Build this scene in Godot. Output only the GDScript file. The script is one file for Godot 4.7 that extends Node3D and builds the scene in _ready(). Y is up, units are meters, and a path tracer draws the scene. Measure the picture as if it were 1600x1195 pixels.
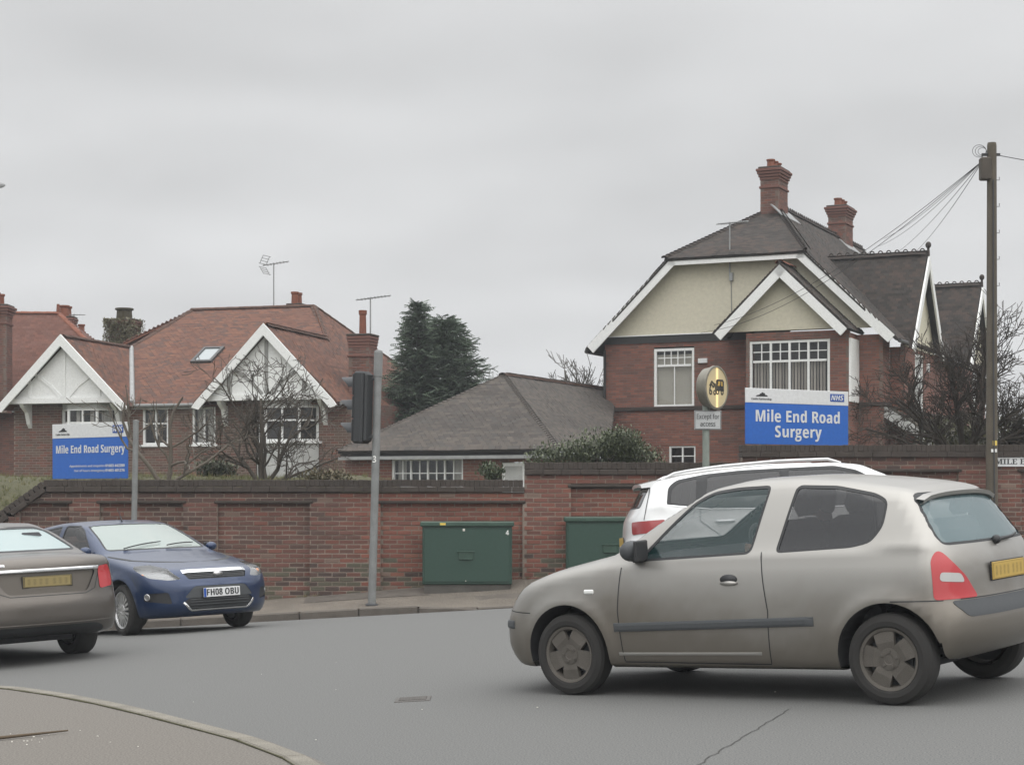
extends Node3D

const EYE := 1.43            # height of the camera above the road straight ahead
var rng := RandomNumberGenerator.new()
var M := {}
var taken := {}
var shades: Array[Color] = []


# ---------------------------------------------------------------- mesh building
class Geo:
	var v := PackedVector3Array()
	var n := PackedVector3Array()
	var c := PackedColorArray()
	var uv := PackedVector2Array()
	var tint := Color(1, 1, 1)

	func tri(a: Vector3, b: Vector3, d: Vector3, na: Vector3, nb: Vector3, nd: Vector3) -> void:
		if (d - a).cross(b - a).dot(na + nb + nd) < 0.0:
			v.append_array([a, d, b])
			n.append_array([na, nd, nb])
		else:
			v.append_array([a, b, d])
			n.append_array([na, nb, nd])
		for i in 3:
			c.append(tint)

	func face(a: Vector3, b: Vector3, d: Vector3, out: Vector3) -> void:
		var k := (d - a).cross(b - a).normalized()
		if k.dot(out) < 0.0:
			k = -k
		tri(a, b, d, k, k, k)

	func quad(a: Vector3, b: Vector3, d: Vector3, e: Vector3, out: Vector3) -> void:
		face(a, b, d, out)
		face(a, d, e, out)

	func box(t: Transform3D, s: Vector3) -> void:
		var h := s * 0.5
		for ax in 3:
			for sg in [-1.0, 1.0]:
				var p: Array[Vector3] = []
				for k in [[-1, -1], [1, -1], [1, 1], [-1, 1]]:
					var q := Vector3.ZERO
					q[ax] = h[ax] * sg
					q[(ax + 1) % 3] = h[(ax + 1) % 3] * k[0]
					q[(ax + 2) % 3] = h[(ax + 2) % 3] * k[1]
					p.append(t * q)
				var o := Vector3.ZERO
				o[ax] = sg
				quad(p[0], p[1], p[2], p[3], t.basis * o)

	func bar(lo: Vector3, hi: Vector3) -> void:
		box(Transform3D(Basis(), (lo + hi) * 0.5), (hi - lo).abs())

	# a box with chamfered edges
	func soft(t: Transform3D, s: Vector3, e: float) -> void:
		var h := s * 0.5
		var pt := func(sx: float, sy: float, sz: float, ax: int) -> Vector3:
			var q := Vector3(sx * (h.x - e), sy * (h.y - e), sz * (h.z - e))
			q[ax] = [sx, sy, sz][ax] * h[ax]
			return t * q
		for ax in 3:
			var b := (ax + 1) % 3
			var d := (ax + 2) % 3
			for sg in [-1.0, 1.0]:
				var p: Array[Vector3] = []
				for k in [[-1.0, -1.0], [1.0, -1.0], [1.0, 1.0], [-1.0, 1.0]]:
					var s3 := [0.0, 0.0, 0.0]
					s3[ax] = sg
					s3[b] = k[0]
					s3[d] = k[1]
					p.append(pt.call(s3[0], s3[1], s3[2], ax))
				var o := Vector3.ZERO
				o[ax] = sg
				quad(p[0], p[1], p[2], p[3], t.basis * o)
				for sh in [-1.0, 1.0]:
					var q: Array[Vector3] = []
					for k in [[-1.0, ax], [1.0, ax], [1.0, b], [-1.0, b]]:
						var s3 := [0.0, 0.0, 0.0]
						s3[ax] = sg
						s3[b] = sh
						s3[d] = k[0]
						q.append(pt.call(s3[0], s3[1], s3[2], k[1]))
					var w := Vector3.ZERO
					w[ax] = sg
					w[b] = sh
					quad(q[0], q[1], q[2], q[3], t.basis * w)
		for sx in [-1.0, 1.0]:
			for sy in [-1.0, 1.0]:
				for sz in [-1.0, 1.0]:
					face(pt.call(sx, sy, sz, 0), pt.call(sx, sy, sz, 1), pt.call(sx, sy, sz, 2), t.basis * Vector3(sx, sy, sz))

	func tube(pts: Array, radii: Array, seg := 6, capped := true) -> void:
		var m := pts.size()
		var rings := []
		var side := Vector3.ZERO
		for i in m:
			var a: Vector3 = pts[maxi(i - 1, 0)]
			var b: Vector3 = pts[mini(i + 1, m - 1)]
			var d := (b - a).normalized()
			if side == Vector3.ZERO:
				side = d.cross(Vector3.UP if absf(d.y) < 0.9 else Vector3.RIGHT).normalized()
			side = (side - d * side.dot(d)).normalized()
			var o := d.cross(side)
			var ring := []
			for k in seg:
				var an := TAU * k / seg
				ring.append(side * cos(an) + o * sin(an))
			rings.append(ring)
		for i in m - 1:
			for k in seg:
				var k2 := (k + 1) % seg
				var a: Vector3 = pts[i] + rings[i][k] * radii[i]
				var b: Vector3 = pts[i] + rings[i][k2] * radii[i]
				var d: Vector3 = pts[i + 1] + rings[i + 1][k2] * radii[i + 1]
				var e: Vector3 = pts[i + 1] + rings[i + 1][k] * radii[i + 1]
				tri(a, b, d, rings[i][k], rings[i][k2], rings[i + 1][k2])
				tri(a, d, e, rings[i][k], rings[i + 1][k2], rings[i + 1][k])
		if capped:
			for i in [0, m - 1]:
				var o: Vector3 = pts[i] - pts[1 if i == 0 else m - 2]
				for k in seg:
					face(pts[i], pts[i] + rings[i][k] * radii[i], pts[i] + rings[i][(k + 1) % seg] * radii[i], o)

	# profile of (radius, height) turned about the local y axis of t
	func lathe(t: Transform3D, prof: Array, seg := 24) -> void:
		for i in prof.size() - 1:
			var p: Vector2 = prof[i]
			var q: Vector2 = prof[i + 1]
			var e := q - p
			if e.length() < 1e-6:
				continue
			var o := Vector2(e.y, -e.x).normalized()
			for k in seg:
				var c0 := Vector2.from_angle(TAU * k / seg)
				var c1 := Vector2.from_angle(TAU * (k + 1) / seg)
				var P := func(r: Vector2, u: Vector2) -> Vector3: return t * Vector3(r.x * u.x, r.y, r.x * u.y)
				var N := func(u: Vector2) -> Vector3: return (t.basis * Vector3(o.x * u.x, o.y, o.x * u.y)).normalized()
				if p.x > 1e-6:
					tri(P.call(p, c0), P.call(p, c1), P.call(q, c1) if q.x > 1e-6 else P.call(q, c0), N.call(c0), N.call(c1), N.call(c1))
				if q.x > 1e-6:
					tri(P.call(p, c0), P.call(q, c1), P.call(q, c0), N.call(c0), N.call(c1), N.call(c0))

	# polygon in the local xy plane, thick along local z from z0 to z1
	func prism(poly: PackedVector2Array, t: Transform3D, z0: float, z1: float) -> void:
		var ix := Geometry2D.triangulate_polygon(poly)
		for i in range(0, ix.size(), 3):
			for z in [z0, z1]:
				face(t * Vector3(poly[ix[i]].x, poly[ix[i]].y, z), t * Vector3(poly[ix[i + 1]].x, poly[ix[i + 1]].y, z), t * Vector3(poly[ix[i + 2]].x, poly[ix[i + 2]].y, z), t.basis.z * (z - (z0 + z1) * 0.5))
		var cw := Geometry2D.is_polygon_clockwise(poly)
		for i in poly.size():
			var a := poly[i]
			var b := poly[(i + 1) % poly.size()]
			var o := Vector2(b.y - a.y, a.x - b.x)
			if cw:
				o = -o
			quad(t * Vector3(a.x, a.y, z0), t * Vector3(b.x, b.y, z0), t * Vector3(b.x, b.y, z1), t * Vector3(a.x, a.y, z1), t.basis * Vector3(o.x, o.y, 0))

	# a bar of rectangular section along a polyline in the local xy plane
	func stroke(pts: Array, w: float, t: Transform3D, z0: float, z1: float) -> void:
		for i in pts.size() - 1:
			var a: Vector2 = pts[i]
			var b: Vector2 = pts[i + 1]
			var o: Vector2 = (b - a).normalized().orthogonal() * w * 0.5
			prism(PackedVector2Array([a - o, b - o, b + o, a + o]), t, z0, z1)

	func ball(at: Vector3, r: Vector3, nu := 10, nv := 6) -> void:
		for i in nv:
			for k in nu:
				var q := []
				for s in [[0, 0], [1, 0], [1, 1], [0, 1]]:
					var la: float = PI * (float(i + s[0]) / nv - 0.5)
					var lo: float = TAU * (k + s[1]) / nu
					q.append(Vector3(cos(la) * cos(lo), sin(la), cos(la) * sin(lo)))
				if i < nv - 1:
					tri(at + q[0] * r, at + q[1] * r, at + q[2] * r, q[0], q[1], q[2])
				if i > 0:
					tri(at + q[0] * r, at + q[2] * r, at + q[3] * r, q[0], q[2], q[3])

	func mesh() -> ArrayMesh:
		var m := ArrayMesh.new()
		if v.is_empty():
			return m
		var a := []
		a.resize(Mesh.ARRAY_MAX)
		a[Mesh.ARRAY_VERTEX] = v
		a[Mesh.ARRAY_NORMAL] = n
		a[Mesh.ARRAY_COLOR] = c
		if uv.size() == v.size():
			a[Mesh.ARRAY_TEX_UV] = uv
		m.add_surface_from_arrays(Mesh.PRIMITIVE_TRIANGLES, a)
		return m


func numbered(parent: Node, called: String) -> String:
	var key := str(parent.get_instance_id()) + called
	var k: int = taken.get(key, -1) + 1
	taken[key] = k
	return called if k == 0 else "%s_%03d" % [called, k]


func put_mesh(called: String, m: Mesh, mt: Material, parent: Node = self, at := Transform3D()) -> MeshInstance3D:
	var o := MeshInstance3D.new()
	o.name = numbered(parent, called)
	o.mesh = m
	o.material_override = mt
	o.transform = at
	parent.add_child(o, true)
	return o


func put(called: String, g: Geo, mt: Material, parent: Node = self, at := Transform3D()) -> MeshInstance3D:
	return put_mesh(called, g.mesh(), mt, parent, at)


func thing(called: String, label: String, category: String, at := Transform3D(), group := "") -> Node3D:
	var o := Node3D.new()
	o.name = numbered(self, called)
	add_child(o, true)
	o.transform = at
	tag(o, label, category, group)
	return o


func tag(o: Node, label: String, category: String, group := "") -> void:
	o.set_meta("label", label)
	o.set_meta("category", category)
	if group:
		o.set_meta("group", group)


func kind(o: Node, k: String) -> Node:
	o.set_meta("kind", k)
	return o


func part(called: String, parent: Node, at := Transform3D()) -> Node3D:
	var o := Node3D.new()
	o.name = numbered(parent, called)
	o.transform = at
	parent.add_child(o, true)
	return o


func many(called: String, m: Mesh, mt: Material, places: Array, colors: Array, parent: Node = self) -> MultiMeshInstance3D:
	var mm := MultiMesh.new()
	mm.transform_format = MultiMesh.TRANSFORM_3D
	mm.use_colors = true
	mm.mesh = m
	mm.instance_count = places.size()
	for i in places.size():
		mm.set_instance_transform(i, places[i])
		mm.set_instance_color(i, colors[i] if colors.size() else Color(1, 1, 1))
	var o := MultiMeshInstance3D.new()
	o.name = numbered(parent, called)
	o.multimesh = mm
	o.material_override = mt
	parent.add_child(o, true)
	kind(o, "stuff")
	return o


func lettering(text: String, width: float, cap: float, at: Transform3D, mt: Material, parent: Node, bold := true, slant := 0.0, font_name := "Droid Sans") -> MeshInstance3D:
	var f := SystemFont.new()
	f.font_names = PackedStringArray([font_name])
	f.font_weight = 700 if bold else 400
	var tm := TextMesh.new()
	tm.text = text
	tm.font = f
	tm.font_size = 64
	tm.pixel_size = cap / 46.0
	tm.depth = 0.004
	var w := tm.get_aabb().size.x
	var s := width / w if width > 0.0 and w > 0.0 else 1.0
	var b := Basis(Vector3(s, 0, 0), Vector3(slant, 1, 0), Vector3(0, 0, 1))
	return put_mesh("lettering", tm, mt, parent, at * Transform3D(b, Vector3.ZERO))


# ---------------------------------------------------------------- materials
func noise_tex(scale: float, lo: float, hi: float, octaves := 4, seed_ := 1, sz := 512, normal := 0.0) -> NoiseTexture2D:
	var f := FastNoiseLite.new()
	f.seed = seed_
	f.noise_type = FastNoiseLite.TYPE_SIMPLEX_SMOOTH
	f.frequency = scale
	f.fractal_octaves = octaves
	var t := NoiseTexture2D.new()
	t.width = sz
	t.height = sz
	t.seamless = true
	t.noise = f
	if normal > 0.0:
		t.as_normal_map = true
		t.bump_strength = normal
	else:
		var g := Gradient.new()
		g.offsets = PackedFloat32Array([0.15, 0.85])
		g.colors = PackedColorArray([Color(lo, lo, lo), Color(hi, hi, hi)])
		t.color_ramp = g
	return t


func lin(r: float, g: float, b: float) -> Color:
	return Color(r, g, b).linear_to_srgb()


var fine_tex: Texture2D
var blot_tex: Texture2D
var soft_tex: Texture2D
var bump_tex: Texture2D


# a plain material; grain 1 = fine speckle, 2 = speckle over blotches, 3 = soft blotches
func mat(called: String, r: float, g: float, b: float, rough := 0.8, metal := 0.0, grain := 0, scale := 1.0, bump := 0.0) -> StandardMaterial3D:
	var m := StandardMaterial3D.new()
	m.resource_name = called
	m.albedo_color = lin(r, g, b)
	m.roughness = rough
	m.metallic = metal
	if grain:
		m.albedo_texture = soft_tex if grain == 3 else fine_tex
		m.uv1_triplanar = true
		m.uv1_world_triplanar = true
		m.uv1_scale = Vector3.ONE * scale
		if grain == 2:
			m.detail_enabled = true
			m.detail_albedo = blot_tex
			m.detail_blend_mode = BaseMaterial3D.BLEND_MODE_MUL
			m.detail_uv_layer = BaseMaterial3D.DETAIL_UV_2
			m.uv2_triplanar = true
			m.uv2_world_triplanar = true
			m.uv2_scale = Vector3.ONE * scale * 0.21
	if bump > 0.0:
		m.normal_enabled = true
		m.normal_texture = bump_tex
		m.normal_scale = bump
		m.uv1_triplanar = true
		m.uv1_world_triplanar = true
		m.uv1_scale = Vector3.ONE * scale
	M[called] = m
	return m


func glass(called: String, tint: Color, alpha: float) -> StandardMaterial3D:
	var m := StandardMaterial3D.new()
	m.resource_name = called
	m.albedo_color = Color(tint.r, tint.g, tint.b, alpha)
	m.transparency = BaseMaterial3D.TRANSPARENCY_ALPHA
	m.roughness = 0.03
	m.metallic_specular = 0.6
	M[called] = m
	return m


func paint(called: String, r: float, g: float, b: float, metal: float, rough: float, coat := 1.0) -> StandardMaterial3D:
	var m := mat(called, r, g, b, rough, metal)
	m.clearcoat_enabled = true
	m.clearcoat = coat
	m.clearcoat_roughness = 0.08
	return m


func materials() -> void:
	fine_tex = noise_tex(0.13, 0.66, 1.0, 4, 3, 512)
	blot_tex = noise_tex(0.02, 0.87, 1.0, 5, 8, 512)
	soft_tex = noise_tex(0.03, 0.94, 1.0, 5, 21, 512)
	bump_tex = noise_tex(0.09, 0, 1, 4, 5, 512, 6.0)
	# ground
	mat("asphalt", 0.176, 0.177, 0.171, 0.9, 0.0, 1, 1.0)
	mat("pavement", 0.205, 0.187, 0.164, 0.93, 0.0, 1, 0.9)
	mat("pavement_far", 0.27, 0.235, 0.195, 0.93, 0.0, 2, 0.6, 0.6)
	mat("kerb", 0.33, 0.305, 0.255, 0.9, 0.0, 2, 1.3, 0.4)
	mat("kerb_far", 0.20, 0.175, 0.15, 0.9, 0.0, 2, 1.3, 0.4)
	mat("moss", 0.11, 0.105, 0.05, 1.0, 0.0, 2, 2.0, 0.6)
	mat("soil", 0.13, 0.125, 0.06, 1.0, 0.0, 2, 0.5, 0.8)
	mat("iron", 0.16, 0.15, 0.14, 0.7, 0.3, 1, 2.0)
	mat("crack", 0.05, 0.048, 0.045, 1.0)
	# masonry
	mat("mortar_old", 0.40, 0.325, 0.27, 1.0, 0.0, 2, 1.2)
	mat("mortar_dark", 0.27, 0.205, 0.17, 1.0, 0.0, 2, 1.2)
	mat("coping", 0.105, 0.086, 0.074, 1.0, 0.0, 2, 1.6, 0.6)
	mat("white_wood", 0.80, 0.81, 0.80, 0.55, 0.0, 3, 0.8)
	mat("old_white", 0.72, 0.73, 0.71, 0.7, 0.0, 2, 1.1)
	mat("timber_grey", 0.50, 0.50, 0.48, 0.8, 0.0, 2, 1.4)
	mat("cream_render", 0.60, 0.565, 0.45, 0.9, 0.0, 3, 0.5)
	mat("black_wood", 0.03, 0.03, 0.03, 0.7, 0.0, 1, 1.0)
	mat("lead", 0.50, 0.51, 0.51, 0.6, 0.1, 2, 2.0)
	mat("terracotta", 0.34, 0.12, 0.07, 0.85, 0.0, 2, 2.0)
	mat("deck_red", 0.20, 0.075, 0.045, 0.95, 0.0, 2, 1.0)
	mat("deck_dark", 0.045, 0.04, 0.035, 0.95, 0.0, 2, 1.0)
	mat("ridge_red", 0.13, 0.07, 0.05, 0.9, 0.0, 2, 1.5)
	mat("ridge_dark", 0.075, 0.058, 0.05, 0.9, 0.0, 2, 1.5)
	mat("string_stone", 0.075, 0.055, 0.047, 0.95, 0.0, 2, 1.3)
	mat("gutter", 0.05, 0.05, 0.05, 0.5)
	mat("room_dark", 0.035, 0.032, 0.03, 1.0)
	mat("curtain", 0.45, 0.44, 0.41, 0.95, 0.0, 3, 2.0)
	mat("blind", 0.42, 0.39, 0.35, 0.9)
	mat("blind_cream", 0.42, 0.405, 0.35, 0.9, 0.0, 3, 1.0)
	mat("aerial_metal", 0.32, 0.33, 0.33, 0.5, 0.6)
	mat("ivy_stone", 0.10, 0.085, 0.05, 1.0, 0.0, 2, 1.0, 0.8)
	glass("pane", Color(0.05, 0.055, 0.06), 0.12)
	# street furniture
	mat("pole_grey", 0.36, 0.37, 0.365, 0.6, 0.1, 2, 1.5)
	mat("pole_green", 0.38, 0.43, 0.38, 0.6, 0.0, 2, 1.5)
	mat("signal_black", 0.028, 0.03, 0.032, 0.6, 0.0, 3, 2.0)
	mat("signal_hood", 0.06, 0.063, 0.068, 0.6, 0.0, 3, 2.0)
	mat("cabinet_green", 0.026, 0.062, 0.046, 0.5, 0.0, 3, 1.1)
	mat("cabinet_lid", 0.055, 0.12, 0.085, 0.5, 0.0, 2, 1.4)
	mat("concrete", 0.16, 0.15, 0.135, 0.95, 0.0, 2, 1.2)
	mat("sticker_white", 0.78, 0.78, 0.75, 0.5)
	mat("sticker_yellow", 0.70, 0.52, 0.10, 0.5)
	mat("print_black", 0.02, 0.02, 0.022, 0.5)
	mat("sign_white", 0.70, 0.71, 0.715, 0.4, 0.0, 3, 0.9)
	mat("sign_blue", 0.018, 0.125, 0.50, 0.4, 0.0, 3, 0.9)
	mat("logo_blue", 0.012, 0.07, 0.33, 0.4)
	mat("plate_white", 0.46, 0.47, 0.47, 0.5, 0.0, 3, 1.2)
	mat("sign_rim", 0.36, 0.34, 0.28, 0.4, 0.4, 2, 2.0)
	mat("pole_wood", 0.175, 0.15, 0.115, 0.95, 0.0, 2, 1.2, 0.6)
	mat("cable", 0.04, 0.04, 0.042, 0.7)
	mat("debris", 0.62, 0.60, 0.54, 0.9)
	mat("twig", 0.10, 0.075, 0.05, 0.95)
	# plants
	mat("bark_dark", 0.085, 0.07, 0.058, 1.0, 0.0, 2, 2.0)
	mat("bark_grey", 0.14, 0.12, 0.10, 1.0, 0.0, 2, 2.0)
	mat("bark_pale", 0.22, 0.19, 0.155, 1.0, 0.0, 2, 2.0)
	for k in [["needles", 0.9], ["leaves", 0.55], ["grass_blade", 0.9]]:
		var m := mat(k[0], 1, 1, 1, k[1])
		m.vertex_color_use_as_albedo = true
		m.backlight_enabled = k[0] != "needles"
		m.backlight = Color(0.25, 0.3, 0.12)
	# bricks and tiles take the colour of each copy
	for k in [["brick_tint", 0.92], ["tile_tint", 0.88]]:
		var m := mat(k[0], 1, 1, 1, k[1], 0.0, 1, 3.0, 0.3)
		m.vertex_color_use_as_albedo = true
	# brick shades from dark to orange, shared by all walls
	shades = [Color(0.100, 0.069, 0.060), Color(0.131, 0.081, 0.068), Color(0.163, 0.088, 0.071), Color(0.200, 0.095, 0.075), Color(0.236, 0.101, 0.076), Color(0.268, 0.107, 0.078), Color(0.299, 0.121, 0.087), Color(0.326, 0.145, 0.102), Color(0.173, 0.116, 0.092), Color(0.135, 0.125, 0.09), Color(0.252, 0.172, 0.136)]
	for i in shades.size():
		mat("brick_%d" % i, shades[i].r * 1.15, shades[i].g * 1.15, shades[i].b * 1.15, 0.92, 0.0, 1, 3.0, 0.3)
	# cars
	paint("paint_silver", 0.345, 0.335, 0.315, 0.7, 0.42, 0.3).vertex_color_use_as_albedo = true
	paint("paint_white", 0.72, 0.73, 0.73, 0.0, 0.35)
	paint("paint_blue", 0.006, 0.023, 0.074, 0.35, 0.35, 0.7)
	paint("paint_bronze", 0.125, 0.112, 0.10, 0.7, 0.32, 0.5)
	mat("trim_black", 0.022, 0.023, 0.025, 0.55, 0.0, 3, 2.0)
	mat("trim_grey", 0.06, 0.065, 0.07, 0.6, 0.0, 3, 2.0)
	mat("rubber", 0.04, 0.038, 0.036, 0.9, 0.0, 1, 4.0)
	mat("cabin", 0.035, 0.035, 0.038, 0.9)
	mat("seat_cloth", 0.06, 0.06, 0.066, 0.95)
	mat("chrome", 0.75, 0.76, 0.77, 0.15, 1.0)
	mat("alloy", 0.55, 0.55, 0.55, 0.32, 0.85)
	mat("alloy_dirty", 0.19, 0.172, 0.15, 0.7, 0.3, 2, 3.0)
	mat("plate_yellow", 0.42, 0.28, 0.06, 0.5, 0.0, 3, 2.0)
	mat("reflector", 0.20, 0.205, 0.21, 0.3, 0.8)
	mat("lamp_white", 0.75, 0.76, 0.74, 0.2)
	mat("lamp_grey", 0.42, 0.42, 0.41, 0.2)
	mat("lamp_amber", 0.65, 0.22, 0.04, 0.2)
	for k in [["lamp_red", 0.40, 0.008, 0.014], ["lamp_red_dark", 0.28, 0.012, 0.014]]:
		var m := mat(k[0], k[1], k[2], k[3], 0.12)
		m.clearcoat_enabled = true
	glass("car_glass", Color(0.20, 0.42, 0.43), 0.13)
	glass("car_glass_black", Color(0.05, 0.056, 0.075), 0.86)
	glass("car_glass_dark", Color(0.02, 0.025, 0.03), 0.45)
	glass("screen_glass", Color(0.68, 0.73, 0.71), 0.6)  # milky colour stands in for sky reflected in the windscreens
	glass("lens", Color(0.8, 0.82, 0.82), 0.06)
	mat("skin", 0.42, 0.25, 0.18, 0.6)
	mat("jacket", 0.035, 0.036, 0.042, 0.95)
	mat("hair", 0.03, 0.022, 0.016, 0.8)
	mat("roof_glass", 0.30, 0.33, 0.34, 0.08)
	mat("hip_grey", 0.135, 0.115, 0.10, 0.9, 0.0, 2, 1.5)
	glass("rear_screen", Color(0.66, 0.73, 0.73), 0.72)  # pale colour paints the reflected sky on the saloon's rear window
	glass("hatch_glass", Color(0.42, 0.52, 0.54), 0.5)  # grey-blue colour stands in for the sky mirrored in the hatch window
	mat("recess_bronze", 0.10, 0.088, 0.075, 0.5, 0.3)  # body paint darkened to draw the shade in the plate recess
	mat("plate_dull", 0.22, 0.175, 0.075, 0.6, 0.0, 2, 8.0)
	for k in [["plate_smudge", Color(0.50, 0.34, 0.08), 0.55], ["plate_smudge_dull", Color(0.26, 0.205, 0.085), 0.4]]:
		var im := Image.create(192, 36, false, Image.FORMAT_RGB8)
		var f := FastNoiseLite.new()
		f.seed = 12
		f.frequency = 0.09
		for x in 192:
			for y in 36:
				var s := 0.0
				for j in 7:
					var cx := 16.0 + j * 25.0 + (8.0 if j > 3 else 0.0)
					s += exp(-pow((x - cx) / 7.0, 2.0)) * smoothstep(2.0, 9.0, y) * smoothstep(34.0, 27.0, y)
				s *= 0.65 + 0.35 * f.get_noise_2d(x, y)
				im.set_pixel(x, y, ((k[1] as Color) * (1.0 - k[2] * clampf(s, 0.0, 1.0))).linear_to_srgb())
		var m := StandardMaterial3D.new()
		m.albedo_texture = ImageTexture.create_from_image(im)
		m.roughness = 0.5
		M[k[0]] = m


# ---------------------------------------------------------------- masonry
var brick_box: ArrayMesh
var tile_box: ArrayMesh


func prototypes() -> void:
	var g := Geo.new()
	g.soft(Transform3D(Basis(), Vector3(0, 0, -0.05)), Vector3(1.0, 0.060, 0.10), 0.0045)
	brick_box = g.mesh()
	var t := Geo.new()
	t.bar(Vector3(-0.080, -0.03, -0.014), Vector3(0.080, 0.115, 0.014))
	for i in t.v.size():      # cut lower edge coloured darker to draw the shadow lines between courses
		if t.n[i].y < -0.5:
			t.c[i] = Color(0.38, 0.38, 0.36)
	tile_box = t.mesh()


# the spans of a polygon at height y, without the holes
func spans(poly: PackedVector2Array, y: float, holes: Array, y0: float, y1: float) -> Array:
	var xs := []
	for i in poly.size():
		var a := poly[i]
		var b := poly[(i + 1) % poly.size()]
		if (a.y <= y) != (b.y <= y):
			xs.append(a.x + (b.x - a.x) * (y - a.y) / (b.y - a.y))
	xs.sort()
	var out := []
	for i in range(0, xs.size() - 1, 2):
		out.append([xs[i], xs[i + 1]])
	for h in holes:
		var r: Rect2 = h
		if r.position.y < y1 and r.end.y > y0:
			var next := []
			for s in out:
				if r.end.x <= s[0] or r.position.x >= s[1]:
					next.append(s)
					continue
				if r.position.x > s[0]:
					next.append([s[0], r.position.x])
				if r.end.x < s[1]:
					next.append([r.end.x, s[1]])
			out = next
	return out


# Brickwork on the xy plane of t, facing its z: bricks standing 5 to 9 mm proud of the mortar bed. The `singles` bricks nearest to
# `focus` are parts of their own, the rest one part. tone(u, v) gives a shade index (a float).
func brickwork(parent: Node, t: Transform3D, poly: PackedVector2Array, holes: Array, singles: int, focus: Vector2, tone: Callable, mortar: Material, deep := 0.1, wonky := 0.0) -> void:
	var lo := 1e9
	var hi := -1e9
	for p in poly:
		lo = minf(lo, p.y)
		hi = maxf(hi, p.y)
	var bed := Geo.new()
	var list := []
	for j in range(floori(lo / 0.075), ceili(hi / 0.075)):
		var v0 := maxf(j * 0.075, lo)
		var v1 := minf((j + 1) * 0.075, hi)
		if v1 - v0 < 0.03:
			continue
		var vm := (v0 + v1) * 0.5
		for s in spans(poly, vm, holes, v0 + 0.02, v1 - 0.02):
			bed.quad(t * Vector3(s[0], v0, -0.007), t * Vector3(s[1], v0, -0.007), t * Vector3(s[1], v1, -0.007), t * Vector3(s[0], v1, -0.007), t.basis.z)
			for e in 2:
				bed.quad(t * Vector3(s[e], v0, -0.007), t * Vector3(s[e], v1, -0.007), t * Vector3(s[e], v1, -deep), t * Vector3(s[e], v0, -deep), t.basis.x * (-1.0 if e == 0 else 1.0))
			var pitch := 0.232
			var u: float = floorf((s[0] - (0.116 if j % 2 else 0.0)) / pitch) * pitch + (0.116 if j % 2 else 0.0)
			while u < s[1] - 0.01:
				var w := pitch
				var a := maxf(u + 0.008, s[0] + 0.001)
				var b := minf(u + w - 0.008, s[1] - 0.001)
				u += w
				if b - a > 0.03:
					list.append([(a + b) * 0.5, vm, b - a])
	put("mortar_bed", bed, mortar, parent)
	list.sort_custom(func(p, q): return Vector2(p[0], p[1]).distance_squared_to(focus) < Vector2(q[0], q[1]).distance_squared_to(focus))
	var places := []
	var colors := []
	for i in list.size():
		var p = list[i]
		var k := clampi(roundi(tone.call(p[0], p[1])), 0, shades.size() - 1)
		var b := Basis(Vector3(0, 0, 1), rng.randf_range(-0.004, 0.004) - wonky * rng.randf_range(-0.006, 0.006)) * Basis(Vector3(1, 0, 0), rng.randf_range(-0.03, 0.03) * (1.0 + wonky)) * Basis.from_scale(Vector3(p[2], rng.randf_range(0.955, 1.0), 1))
		var x := t * Transform3D(b, Vector3(p[0], p[1], rng.randf_range(-0.0025, 0.003) * (1.0 + wonky)))
		if i < singles:
			put_mesh("brick", brick_box, M["brick_%d" % k], parent, x)
		else:
			places.append(x)
			colors.append(shades[k] * 1.15 * rng.randf_range(0.9, 1.1))
	if places.size():
		many("brickwork", brick_box, M.brick_tint, places, colors, parent)


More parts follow.
